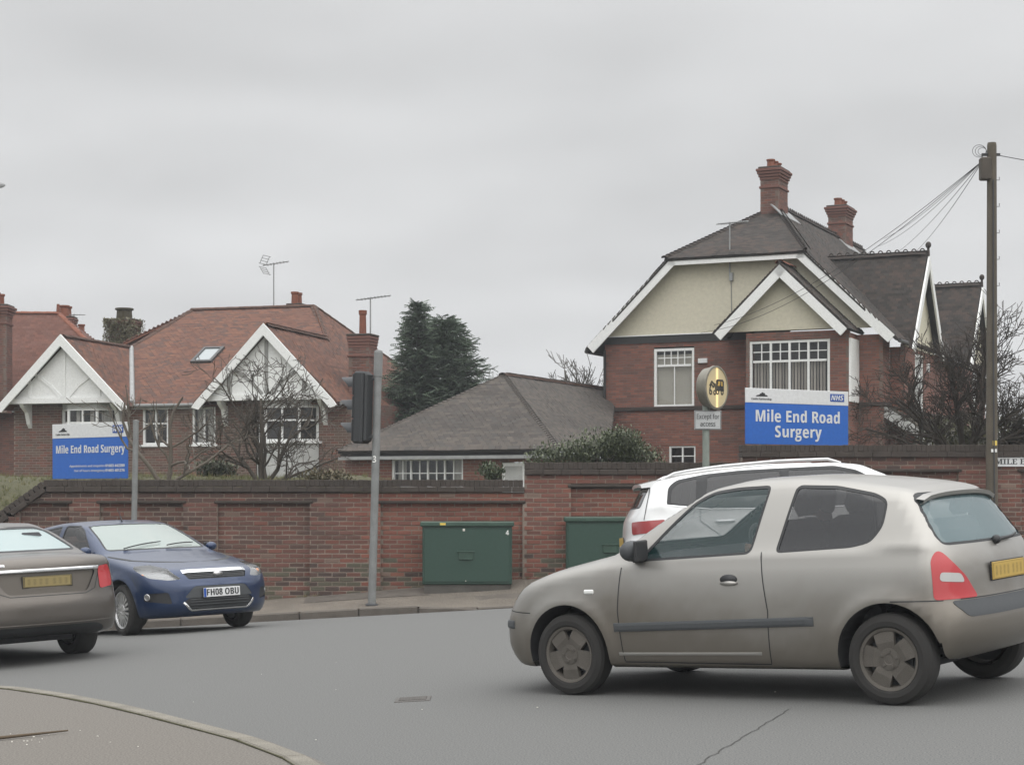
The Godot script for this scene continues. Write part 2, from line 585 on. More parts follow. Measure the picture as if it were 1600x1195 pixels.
# Plain tiles on a flat polygon in space; `along` runs level along the eaves.
func tiled(parent: Node, called: String, poly: Array, along: Vector3, deck: Material, tints: Array, wear := 0.0) -> MeshInstance3D:
	var e := along.normalized()
	var nrm := Vector3.ZERO
	for i in range(1, poly.size() - 1):
		nrm += (poly[i] - poly[0]).cross(poly[i + 1] - poly[0])
	nrm = nrm.normalized()
	if nrm.y < 0.0:
		nrm = -nrm
	var up := nrm.cross(e).normalized()
	if up.y < 0.0:
		e = -e
		up = nrm.cross(e).normalized()
	var t := Transform3D(Basis(e, up, nrm), poly[0])
	var flat := PackedVector2Array()
	var lo := 1e9
	var hi := -1e9
	for p in poly:
		var q: Vector3 = t.affine_inverse() * p
		flat.append(Vector2(q.x, q.y))
		lo = minf(lo, q.y)
		hi = maxf(hi, q.y)
	var g := Geo.new()
	g.prism(flat, t, -0.06, -0.012)
	var deck_node := put(called, g, deck, parent)
	var places := []
	var colors := []
	var drift := FastNoiseLite.new()
	drift.seed = 4
	drift.frequency = 0.5
	for j in ceili((hi - lo) / 0.1):
		var y := lo + j * 0.1 + 0.03
		var course := rng.randf_range(0.9, 1.08)
		for s in spans(flat, minf(y + 0.02, hi - 0.001), [], 0, 0):
			var x: float = floorf(s[0] / 0.166) * 0.166 + (0.083 if j % 2 else 0.0) - 0.166
			while x < s[1] + 0.08:
				var xa := maxf(x - 0.080, s[0] - 0.004)
				var xb := minf(x + 0.080, s[1] + 0.004)
				if xb - xa > 0.025:
					var sag := drift.get_noise_2d(x * 1.3, y * 1.3 + 9.0)
					var b := t.basis * Basis(Vector3(1, 0, 0), 0.17 + rng.randf_range(-0.03, 0.03)) * Basis(Vector3(0, 0, 1), rng.randf_range(-0.012, 0.012))
					places.append(Transform3D(b * Basis.from_scale(Vector3((xb - xa) / 0.16, 1, 1)), t * Vector3((xa + xb) * 0.5, y, 0.006 + sag * 0.012 + rng.randf_range(-0.002, 0.003))))
					var k: float = clampf(0.5 + drift.get_noise_2d(x * 0.7, y * 1.1) * 0.5 + rng.randf_range(-0.5, 0.5), 0.0, 0.999)
					var c: Color = tints[int(k * tints.size())]
					colors.append(c * course * rng.randf_range(0.88, 1.1))
				x += 0.166
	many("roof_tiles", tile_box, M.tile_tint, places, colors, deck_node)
	return deck_node


# ridge, hip or bonnet tiles one by one along an edge
func edge_tiles(parent: Node, called: String, a: Vector3, b: Vector3, step: float, wide: float, mt: Material, crest := false, lift := 0.0) -> void:
	var d := b - a
	var count := maxi(1, roundi(d.length() / step))
	var f := d.normalized()
	var side := f.cross(Vector3.UP).normalized()
	var up := side.cross(f).normalized()
	var g := Geo.new()
	var prof := []
	for k in 7:
		var an := PI * k / 6.0
		prof.append(Vector2(cos(an) * wide, sin(an) * wide * 0.62 - wide * 0.3))
	var L := d.length() / count
	for k in 6:
		var p0 := Vector3(prof[k].x, prof[k].y, 0)
		var p1 := Vector3(prof[k + 1].x, prof[k + 1].y, 0)
		var z0 := Vector3(0, 0.012 + lift, L * 0.56)
		var z1 := Vector3(0, 0, -L * 0.5)
		var o := Vector3(p0.x + p1.x, p0.y + p1.y + wide * 0.6, 0)
		g.quad(p0 + z0, p1 + z0, p1 + z1, p0 + z1, o)
		g.quad(p0 + z0, p1 + z0, p1 * 0.86 + z0, p0 * 0.86 + z0, Vector3(0, 0, 1))
	if crest:
		for s in [-0.25, 0.25]:
			var ring := []
			var rad := []
			for k in 9:
				var an := PI * k / 8.0
				ring.append(Vector3(0, wide * 0.25 + sin(an) * 0.115, s * L + cos(an) * 0.075))
				rad.append(0.018)
			g.tube(ring, rad, 5, false)
	var m := g.mesh()
	for i in count:
		var at := a + d * ((i + 0.5) / count)
		var j := Basis(f, rng.randf_range(-0.05, 0.05))
		put_mesh(called, m, mt, parent, Transform3D(j * Basis(side, up, -f), at))


# A window on the xy plane of t, its lower left corner at the origin. cols = widths' shares, top = share of the height in top lights,
# nx x ny small panes in each top light; behind = "dark", "curtain", "blind" or "slats"
func window_unit(parent: Node, t: Transform3D, w: float, h: float, cols: Array, top := 0.0, nx := 1, ny := 1, behind := "dark", bar := 0.06, sill := 0.06, low_nx := 1, low_ny := 1) -> Node3D:
	var fr := Geo.new()
	var white: Material = M.white_wood
	var z0 := -0.10
	var z1 := -0.03
	fr.bar(Vector3(0, 0, z0), Vector3(bar, h, z1))
	fr.bar(Vector3(w - bar, 0, z0), Vector3(w, h, z1))
	fr.bar(Vector3(bar, h - bar, z0), Vector3(w - bar, h, z1))
	fr.bar(Vector3(bar, 0, z0), Vector3(w - bar, bar, z1))
	var g2 := Geo.new()
	g2.v = fr.v
	var loc := Geo.new()
	for i in range(0, fr.v.size(), 3):
		loc.tri(t * fr.v[i], t * fr.v[i + 1], t * fr.v[i + 2], t.basis * fr.n[i], t.basis * fr.n[i + 1], t.basis * fr.n[i + 2])
	var win := put("window", loc, white, parent)
	if sill > 0.0:
		var sg := Geo.new()
		sg.box(t * Transform3D(Basis(), Vector3(w * 0.5, -sill * 0.5, -0.01)), Vector3(w + 0.12, sill, 0.14))
		put("sill", sg, white, win)
	var total := 0.0
	for c in cols:
		total += c
	var x := bar
	var span: float = w - bar * 2.0
	var ty := h - bar - (h - bar * 2.0) * top
	for i in cols.size():
		var cw: float = span * cols[i] / total
		if i > 0:
			var mg := Geo.new()
			mg.box(t * Transform3D(Basis(), Vector3(x, h * 0.5, -0.062)), Vector3(bar * 0.8, h - bar * 2.0, 0.06))
			put("mullion", mg, white, win)
		var cells := []
		if top > 0.0:
			var tg := Geo.new()
			tg.box(t * Transform3D(Basis(), Vector3(x + cw * 0.5, ty, -0.066)), Vector3(cw - bar * 0.8, bar * 0.8, 0.055))
			put("transom", tg, white, win)
			cells.append([ty + bar * 0.4, h - bar, nx, ny])
			cells.append([bar, ty - bar * 0.4, low_nx, low_ny])
		else:
			cells.append([bar, h - bar, low_nx, low_ny])
		var xa := x + bar * 0.4
		var xb := x + cw - bar * 0.4
		for c in cells:
			for ix in c[2]:
				for iy in c[3]:
					var px0: float = xa + (xb - xa) * ix / c[2]
					var px1: float = xa + (xb - xa) * (ix + 1) / c[2]
					var py0: float = c[0] + (c[1] - c[0]) * iy / c[3]
					var py1: float = c[0] + (c[1] - c[0]) * (iy + 1) / c[3]
					var pg := Geo.new()
					pg.quad(t * Vector3(px0, py0, -0.072), t * Vector3(px1, py0, -0.072), t * Vector3(px1, py1, -0.072), t * Vector3(px0, py1, -0.072), t.basis.z)
					put("pane", pg, M.pane, win)
			var bars := Geo.new()
			for ix in range(1, c[2]):
				bars.box(t * Transform3D(Basis(), Vector3(xa + (xb - xa) * ix / c[2], (c[0] + c[1]) * 0.5, -0.07)), Vector3(0.028, c[1] - c[0], 0.03))
			for iy in range(1, c[3]):
				bars.box(t * Transform3D(Basis(), Vector3((xa + xb) * 0.5, c[0] + (c[1] - c[0]) * iy / c[3], -0.07)), Vector3(xb - xa, 0.026, 0.027))
			if bars.v.size():
				put("glazing_bar", bars, white, win)
		if behind == "slats":
			var sl := Geo.new()
			var k := 0
			var sx := xa + 0.03
			while sx < xb - 0.02:
				var wob := 0.35 + 0.25 * sin(k * 2.3 + i)
				sl.box(t * Transform3D(Basis(Vector3.UP, wob + 0.55), Vector3(sx, (bar + ty) * 0.5, -0.17)), Vector3(0.07, ty - bar, 0.003))
				sx += 0.088
				k += 1
			put("vertical_blind", sl, M.blind, win)
		x += cw
	if behind == "curtain":
		var cg := Geo.new()
		for side in 2:
			for k in 5:
				var cx: float = 0.1 + k * 0.05 if side == 0 else w - 0.1 - k * 0.05
				cg.box(t * Transform3D(Basis(Vector3.UP, 0.5 * (k % 2 * 2 - 1)), Vector3(cx, h * 0.5, -0.2)), Vector3(0.06, h - 0.05, 0.01))
		put("curtain", cg, M.curtain, win)
	if behind == "blind":
		var bg := Geo.new()
		bg.box(t * Transform3D(Basis(), Vector3(w * 0.5, h * 0.45, -0.16)), Vector3(w - 0.06, h * 0.9, 0.01))
		put("roller_blind", bg, M.blind_cream, win)
	var room := Geo.new()
	var rz := -0.5
	room.quad(t * Vector3(0, 0, rz), t * Vector3(w, 0, rz), t * Vector3(w, h, rz), t * Vector3(0, h, rz), t.basis.z)
	for s in [[Vector3(0, 0, 0), Vector3(0, h, 0), Vector3(1, 0, 0)], [Vector3(w, 0, 0), Vector3(w, h, 0), Vector3(-1, 0, 0)], [Vector3(0, 0, 0), Vector3(w, 0, 0), Vector3(0, 1, 0)], [Vector3(0, h, 0), Vector3(w, h, 0), Vector3(0, -1, 0)]]:
		var zf := Vector3(0, 0, -0.1)
		var zb := Vector3(0, 0, rz)
		room.quad(t * (s[0] + zf), t * (s[1] + zf), t * (s[1] + zb), t * (s[0] + zb), t.basis * s[2])
	put("room", room, M.room_dark, win)
	return win


func box_part(called: String, parent: Node, mt: Material, t: Transform3D, lo: Vector3, hi: Vector3) -> MeshInstance3D:
	var g := Geo.new()
	g.box(t * Transform3D(Basis(), (lo + hi) * 0.5), (hi - lo).abs())
	return put(called, g, mt, parent)


# brick stack standing on the local origin: w wide (x), d deep (z), h tall, with a corbelled head and pots
func chimney(parent: Node, t: Transform3D, w: float, d: float, h: float, pots: int, tone: Callable, cap := 0.12, pot_h := 0.42, pot_r := 0.13) -> Node3D:
	var c := part("chimney", parent)
	var rect := func(a: float) -> PackedVector2Array: return PackedVector2Array([Vector2(0, 0), Vector2(a, 0), Vector2(a, h), Vector2(0, h)])
	var core := Geo.new()
	core.box(t * Transform3D(Basis(), Vector3(0, h * 0.5, 0)), Vector3(w - 0.05, h, d - 0.05))
	put("core", core, M.mortar_dark, c)
	for s in [[Vector3(-w / 2, 0, d / 2), Basis(), w], [Vector3(w / 2, 0, d / 2), Basis(Vector3.UP, PI / 2), d], [Vector3(-w / 2, 0, -d / 2), Basis(Vector3.UP, -PI / 2), d]]:
		brickwork(c, t * Transform3D(s[1], s[0]), rect.call(s[2]), [], 0, Vector2.ZERO, tone, M.mortar_dark)
	var hd := Geo.new()
	for k in 4:
		var e: float = [0.03, 0.075, 0.12, 0.16][k] * cap / 0.12
		hd.soft(t * Transform3D(Basis(), Vector3(0, h - 0.26 + k * 0.085, 0)), Vector3(w + e * 2.0, 0.08, d + e * 2.0), 0.012)
	hd.soft(t * Transform3D(Basis(), Vector3(0, h - 0.52, 0)), Vector3(w + 0.07, 0.07, d + 0.07), 0.012)
	put("corbel", hd, M.brick_3, c)
	var fl := Geo.new()
	fl.soft(t * Transform3D(Basis(), Vector3(0, h + 0.07, 0)), Vector3(w + 0.12, 0.06, d + 0.12), 0.02)
	put("flaunching", fl, M.coping, c)
	for i in pots:
		var pg := Geo.new()
		var z := 0.0 if pots == 1 else -d * 0.36 + d * 0.72 * i / (pots - 1)
		pg.lathe(t * Transform3D(Basis(), Vector3(0, h + 0.06, z)), [Vector2(pot_r, 0), Vector2(pot_r * 0.9, pot_h * 0.8), Vector2(pot_r * 1.12, pot_h * 0.86), Vector2(pot_r * 1.12, pot_h), Vector2(pot_r * 0.8, pot_h), Vector2(pot_r * 0.75, pot_h * 0.7)], 12)
		put("pot", pg, M.terracotta, c)
	return c


# yagi aerial: a mast with a boom of short rods
func aerial(parent: Node, foot: Vector3, tall: float, dir: Vector3, boom: float, rods: int, reflector := true) -> Node3D:
	var a := part("aerial", parent)
	var g := Geo.new()
	g.tube([foot, foot + Vector3(0, tall, 0)], [0.022, 0.018], 6)
	put("mast", g, M.aerial_metal, a)
	var f := dir.normalized()
	var s := f.cross(Vector3.UP).normalized()
	var o := foot + Vector3(0, tall - 0.03, 0) - f * boom * 0.42
	var b := Geo.new()
	b.tube([o, o + f * boom], [0.017, 0.017], 5)
	for i in rods:
		var p := o + f * (boom * (0.12 + 0.86 * i / rods))
		b.tube([p - s * 0.17, p + s * 0.17], [0.009, 0.009], 4)
	put("boom", b, M.aerial_metal, a)
	if reflector:
		var r := Geo.new()
		for k in [-1.0, 1.0]:
			for q in 4:
				var h := Vector3(0, k * (0.06 + q * 0.075), 0) - f * (0.10 - q * 0.05 - 0.1)
				r.tube([o + h - s * 0.24, o + h + s * 0.24], [0.010, 0.010], 4)
			for e in [-0.2, 0.2]:
				r.tube([o + s * e + Vector3(0, k * 0.04, 0), o + s * e + Vector3(0, k * 0.3, 0) + f * 0.14], [0.010, 0.010], 4)
		put("reflector_grid", r, M.aerial_metal, a)
	return a


# ---------------------------------------------------------------- houses
func at3(u: float, v: float, w: float) -> Vector3:      # along a front, up, back from it
	return Vector3(u, v, -w)


func front(w := 0.0) -> Transform3D:
	return Transform3D(Basis(), Vector3(0, 0, -w))


func flank(u: float) -> Transform3D:                    # the plane across the front at u, facing right; its x runs back
	return Transform3D(Basis(Vector3.UP, PI / 2), Vector3(u, 0, 0))


func rect(a: float, b: float, c: float, d: float) -> PackedVector2Array:
	return PackedVector2Array([Vector2(a, b), Vector2(c, b), Vector2(c, d), Vector2(a, d)])


# a board of width `wide` hanging below the line p-q on the plane z = -w
func barge(called: String, parent: Node, p: Vector2, q: Vector2, wide: float, w: float, mt: Material, thick := 0.05) -> void:
	var d := (q - p).normalized()
	var o := Vector2(d.y, -d.x)
	if o.y > 0.0:
		o = -o
	var g := Geo.new()
	g.prism(PackedVector2Array([p, q, q + o * wide, p + o * wide]), front(w), 0.0, thick)
	put(called, g, mt, parent)


func surgery_house() -> void:
	var h := thing("brick_house", "tall red brick house with cream gables, white bargeboards and two ornate chimneys", "house", Transform3D(Basis(Vector3.UP, -deg_to_rad(25)), Vector3(2.716, 0, -52)))
	var red := func(u: float, v: float) -> float: return 4.3 + 1.1 * sin(u * 1.7 + v * 2.3) * sin(v * 1.1 + 1.0) + rng.randf_range(-1.9, 1.5)
	# front wall
	var wall := part("wall", h)
	brickwork(wall, front(), rect(0, 1.5, 8.2, 5.78), [Rect2(1.53, 3.9, 1.23, 1.69), Rect2(2.0, 1.95, 0.8, 0.83), Rect2(4.75, 1.0, 2.6, 5.0)], 300, Vector2(2.4, 4.4), red, M.mortar_dark)
	var bay := part("bay_wall", h)
	brickwork(bay, front(-0.9), rect(4.59, 1.5, 7.5, 5.86), [Rect2(4.68, 4.05, 2.28, 1.58)], 0, Vector2.ZERO, red, M.mortar_dark)
	brickwork(bay, flank(7.5), rect(-0.9, 1.5, 0, 5.8), [], 0, Vector2.ZERO, red, M.mortar_dark)
	brickwork(bay, Transform3D(Basis(Vector3.UP, -PI / 2), Vector3(4.59, 0, 0)), rect(0, 1.5, 0.9, 5.8), [], 0, Vector2.ZERO, red, M.mortar_dark)
	var side := part("side_wall", h)
	brickwork(side, flank(8.2), rect(0, 1.5, 14.5, 5.7), [Rect2(0.82, 1.0, 3.95, 5)], 0, Vector2.ZERO, red, M.mortar_dark)
	brickwork(side, front(0.8), rect(8.2, 1.5, 8.6, 5.5), [], 0, Vector2.ZERO, red, M.mortar_dark)
	brickwork(side, flank(8.6), PackedVector2Array([Vector2(0.8, 1.5), Vector2(4.8, 1.5), Vector2(4.8, 5.55), Vector2(0.8, 5.55)]), [Rect2(2.2, 3.75, 1.15, 1.65)], 0, Vector2.ZERO, red, M.mortar_dark)
	brickwork(side, flank(8.6), rect(9.2, 1.5, 13.2, 5.55), [Rect2(10.9, 3.75, 0.9, 1.65)], 0, Vector2.ZERO, red, M.mortar_dark)
	brickwork(side, front(9.2), rect(8.2, 1.5, 8.6, 5.5), [], 0, Vector2.ZERO, red, M.mortar_dark)
	var back := Geo.new()
	back.bar(at3(0.1, 1.5, 14.4), at3(8.1, 5.7, 14.5))
	back.bar(at3(0.02, 1.5, 0.15), at3(0.12, 5.7, 14.5))
	put("rear_wall", back, M.brick_4, h)
	# string course and corner downpipe
	var st := Geo.new()
	st.soft(front() * Transform3D(Basis(), Vector3(2.27, 3.86, 0.02)), Vector3(4.64, 0.12, 0.10), 0.02)
	st.soft(front() * Transform3D(Basis(), Vector3(7.88, 3.86, 0.02)), Vector3(0.7, 0.12, 0.10), 0.02)
	st.soft(flank(8.2) * Transform3D(Basis(), Vector3(0.4, 3.86, 0.02)), Vector3(0.8, 0.12, 0.10), 0.02)
	st.soft(flank(8.6) * Transform3D(Basis(), Vector3(2.8, 3.72, 0.02)), Vector3(4.0, 0.10, 0.10), 0.02)
	put("string_course", st, M.string_stone, h)
	var dp := Geo.new()
	dp.tube([at3(0.03, 5.6, -0.08), at3(0.03, 1.6, -0.08)], [0.04, 0.04], 8)
	put("downpipe", dp, M.black_wood, h)
	var wp := Geo.new()
	wp.bar(at3(7.49, 3.9, -0.02), at3(7.55, 5.62, -0.92))
	put("bay_corner_board", wp, M.white_wood, h)
	# windows
	window_unit(h, front() * Transform3D(Basis(), Vector3(1.53, 3.9, 0)), 1.23, 1.69, [1.0], 0.27, 5, 2, "blind", 0.075, 0.08, 2, 1)
	window_unit(h, front() * Transform3D(Basis(), Vector3(2.0, 1.95, 0)), 0.8, 0.83, [1.0, 1.0], 0.0, 1, 1, "dark", 0.05, 0.05, 1, 3)
	window_unit(h, front(-0.9) * Transform3D(Basis(), Vector3(4.68, 4.05, 0)), 2.28, 1.58, [1.0, 1.0, 1.0, 1.0], 0.35, 2, 2, "slats", 0.075, 0.06)
	window_unit(h, flank(8.6) * Transform3D(Basis(), Vector3(2.2, 3.75, 0)), 1.15, 1.65, [1.0, 1.0], 0.36, 2, 2, "curtain", 0.09, 0.07)
	window_unit(h, flank(8.6) * Transform3D(Basis(), Vector3(10.9, 3.75, 0)), 0.9, 1.65, [1.0, 1.0], 0.36, 1, 2, "curtain", 0.09, 0.07)
	box_part("alarm_box", h, M.sign_white, front(), Vector3(2.9, 5.14, 0.0), Vector3(3.17, 5.27, 0.07))
	box_part("vent_plate", h, M.lamp_white, flank(8.6), Vector3(3.75, 4.95, 0.0), Vector3(4.0, 5.2, 0.05))
	# gables
	var gb := Geo.new()
	gb.prism(PackedVector2Array([Vector2(0.0, 5.97), Vector2(8.2, 5.97), Vector2(6.1, 8.0), Vector2(2.1, 8.0)]), front(), -0.1, 0.03)
	put("gable_render", gb, M.cream_render, h)
	var gbay := Geo.new()
	gbay.prism(PackedVector2Array([Vector2(4.0, 5.90), Vector2(7.32, 5.90), Vector2(5.66, 7.5)]), front(-0.9), -0.1, 0.03)
	put("gable_render", gbay, M.cream_render, h)
	var beam := Geo.new()
	beam.bar(at3(0, 5.76, -0.035), at3(4.55, 5.97, 0.1))
	put("gable_beam", beam, M.black_wood, h)  # beam coloured black to draw the shadow under the gable
	var drip := Geo.new()
	drip.bar(at3(0.1, 5.97, -0.06), at3(4.3, 6.0, 0.0))
	put("gable_drip", drip, M.white_wood, h)
	barge("bargeboard", h, Vector2(-0.38, 5.70), Vector2(2.16, 8.16), 0.27, -0.38, M.white_wood)
	barge("bargeboard", h, Vector2(8.62, 5.70), Vector2(6.05, 8.16), 0.27, -0.38, M.white_wood)
	barge("fascia", h, Vector2(2.12, 8.12), Vector2(6.1, 8.12), 0.2, -0.38, M.white_wood)
	barge("bargeboard", h, Vector2(3.80, 5.84), Vector2(5.66, 7.66), 0.25, -1.25, M.white_wood)
	barge("bargeboard", h, Vector2(7.53, 5.84), Vector2(5.66, 7.66), 0.25, -1.25, M.white_wood)
	var sof := Geo.new()
	for s in [[Vector2(-0.38, 5.62), Vector2(2.16, 8.08)], [Vector2(8.62, 5.62), Vector2(6.05, 8.08)]]:
		sof.quad(at3(s[0].x, s[0].y, -0.36), at3(s[1].x, s[1].y, -0.36), at3(s[1].x, s[1].y, 0.0), at3(s[0].x, s[0].y, 0.0), Vector3.DOWN)
	sof.quad(at3(2.1, 8.02, -0.36), at3(6.1, 8.02, -0.36), at3(6.1, 8.02, 0.0), at3(2.1, 8.02, 0.0), Vector3.DOWN)
	put("soffit", sof, M.old_white, h)
	# roofs
	var dk := [Color(0.038, 0.031, 0.027), Color(0.052, 0.041, 0.035), Color(0.068, 0.052, 0.043), Color(0.06, 0.052, 0.046), Color(0.088, 0.062, 0.050)]
	var along := Vector3(1, 0, 0)
	var into := Vector3(0, 0, -1)
	tiled(h, "roof_hip", [at3(2.02, 8.10, -0.48), at3(6.2, 8.10, -0.48), at3(4.1, 10.05, 3.7)], along, M.deck_dark, dk)
	tiled(h, "roof_slope", [at3(8.68, 5.60, -0.42), at3(6.18, 8.12, -0.45), at3(4.1, 10.05, 3.7), at3(4.1, 10.05, 14.6), at3(8.68, 5.60, 14.6)], into, M.deck_dark, dk)
	tiled(h, "roof_slope", [at3(-0.44, 5.60, -0.42), at3(2.04, 8.12, -0.45), at3(4.1, 10.05, 3.7), at3(4.1, 10.05, 14.6), at3(-0.44, 5.60, 14.6)], into, M.deck_dark, dk)
	tiled(h, "bay_roof_slope", [at3(7.58, 5.84, -1.28), at3(5.66, 7.70, -1.28), at3(5.66, 7.70, 0.4), at3(7.58, 5.84, 0.4)], into, M.deck_dark, dk)
	tiled(h, "bay_roof_slope", [at3(3.74, 5.84, -1.28), at3(5.66, 7.70, -1.28), at3(5.66, 7.70, 0.4), at3(3.74, 5.84, 0.4)], into, M.deck_dark, dk)
	for w0 in [2.8, 11.2]:
		tiled(h, "wing_roof_slope", [at3(8.82, 5.42, w0 - 2.1), at3(8.82, 8.25, w0), at3(5.87, 8.25, w0)], along, M.deck_dark, dk)
		tiled(h, "wing_roof_slope", [at3(8.82, 5.42, w0 + 2.1), at3(8.82, 8.25, w0), at3(5.87, 8.25, w0)], along, M.deck_dark, dk)
		var wg := Geo.new()
		wg.prism(PackedVector2Array([Vector2(w0 - 1.95, 5.5), Vector2(w0 + 1.95, 5.5), Vector2(w0, 8.1)]), flank(8.6), -0.1, 0.03)
		put("gable_render", wg, M.cream_render, h)
		for s in [-1.0, 1.0]:
			var g := Geo.new()
			g.prism(PackedVector2Array([Vector2(w0 + s * 2.16, 5.40), Vector2(w0, 8.22), Vector2(w0, 7.85), Vector2(w0 + s * 1.9, 5.32)]), flank(8.85), 0.0, 0.05)
			put("bargeboard", g, M.white_wood, h)
		edge_tiles(h, "crested_ridge_tile", at3(5.9, 8.28, w0), at3(8.8, 8.28, w0), 0.46, 0.13, M.ridge_dark, true)
		var fin := Geo.new()
		fin.ball(at3(8.85, 8.52, w0), Vector3(0.085, 0.10, 0.085), 8, 6)
		fin.tube([at3(8.85, 8.2, w0), at3(8.85, 8.46, w0)], [0.05, 0.035], 6)
		put("finial", fin, M.ridge_dark, h)
	edge_tiles(h, "hip_tile", at3(6.2, 8.14, -0.46), at3(4.1, 10.08, 3.7), 0.17, 0.11, M.ridge_dark, false, 0.03)
	edge_tiles(h, "hip_tile", at3(2.02, 8.14, -0.46), at3(4.1, 10.08, 3.7), 0.17, 0.11, M.ridge_dark, false, 0.03)
	edge_tiles(h, "crested_ridge_tile", at3(4.1, 10.08, 4.1), at3(4.1, 10.08, 14.4), 0.46, 0.13, M.ridge_dark, true)
	edge_tiles(h, "bay_ridge_tile", at3(5.66, 7.74, -1.26), at3(5.66, 7.74, 0.3), 0.3, 0.13, M.terracotta)
	var fl := Geo.new()
	for w in [[2.6, 4.6], [10.5, 12.2]]:
		fl.box(Transform3D(Basis(Vector3(0, 0, 1), -0.78), at3(4.42, 9.80, (w[0] + w[1]) * 0.5)), Vector3(0.5, 0.03, w[1] - w[0]))
	put("lead_flashing", fl, M.lead, h)
	var gut := Geo.new()
	gut.tube([at3(8.72, 5.56, -0.3), at3(8.72, 5.56, 0.6)], [0.06, 0.06], 8)
	gut.tube([at3(-0.46, 5.56, -0.3), at3(-0.46, 5.56, 14.0)], [0.06, 0.06], 8)
	put("gutter", gut, M.gutter, h)
	# chimneys
	var ct := func(u: float, v: float) -> float: return 3.6 + rng.randf_range(-1.6, 1.6) - (1.6 if v > 1.2 else 0.0)
	chimney(h, Transform3D(Basis(), at3(4.1, 9.45, 3.45)), 0.56, 0.98, 1.62, 3, ct, 0.085, 0.26, 0.12)
	chimney(h, Transform3D(Basis(), at3(4.1, 9.45, 11.3)), 0.60, 1.0, 1.62, 3, ct, 0.09, 0.28, 0.13)
	aerial(h, at3(3.86, 7.55, -0.1), 1.55, Vector3(1, 0.03, 0), 0.95, 12, false)
	var cbl := Geo.new()
	cbl.tube([at3(3.88, 7.6, -0.05), at3(3.9, 6.0, -0.04)], [0.012, 0.012], 4)
	cbl.box(Transform3D(Basis(), at3(3.9, 7.55, -0.08)), Vector3(0.1, 0.22, 0.1))
	put("aerial_bracket", cbl, M.aerial_metal, h)
	# lean-to porch against the side wall
	tiled(h, "porch_roof", [at3(8.2, 3.82, 0.2), at3(10.3, 2.45, 0.2), at3(10.3, 2.45, 9.0), at3(8.2, 3.82, 9.0)], into, M.deck_dark, [Color(0.10, 0.085, 0.068), Color(0.13, 0.115, 0.09), Color(0.085, 0.08, 0.06)])
	barge("porch_bargeboard", h, Vector2(8.2, 3.82), Vector2(10.35, 2.42), 0.26, 0.18, M.old_white)
	var pw := Geo.new()
	pw.prism(PackedVector2Array([Vector2(8.7, 1.5), Vector2(9.9, 1.5), Vector2(9.9, 2.55), Vector2(8.7, 3.3)]), front(0.5), -0.1, 0.0)
	put("porch_wall", pw, M.brick_4, h)


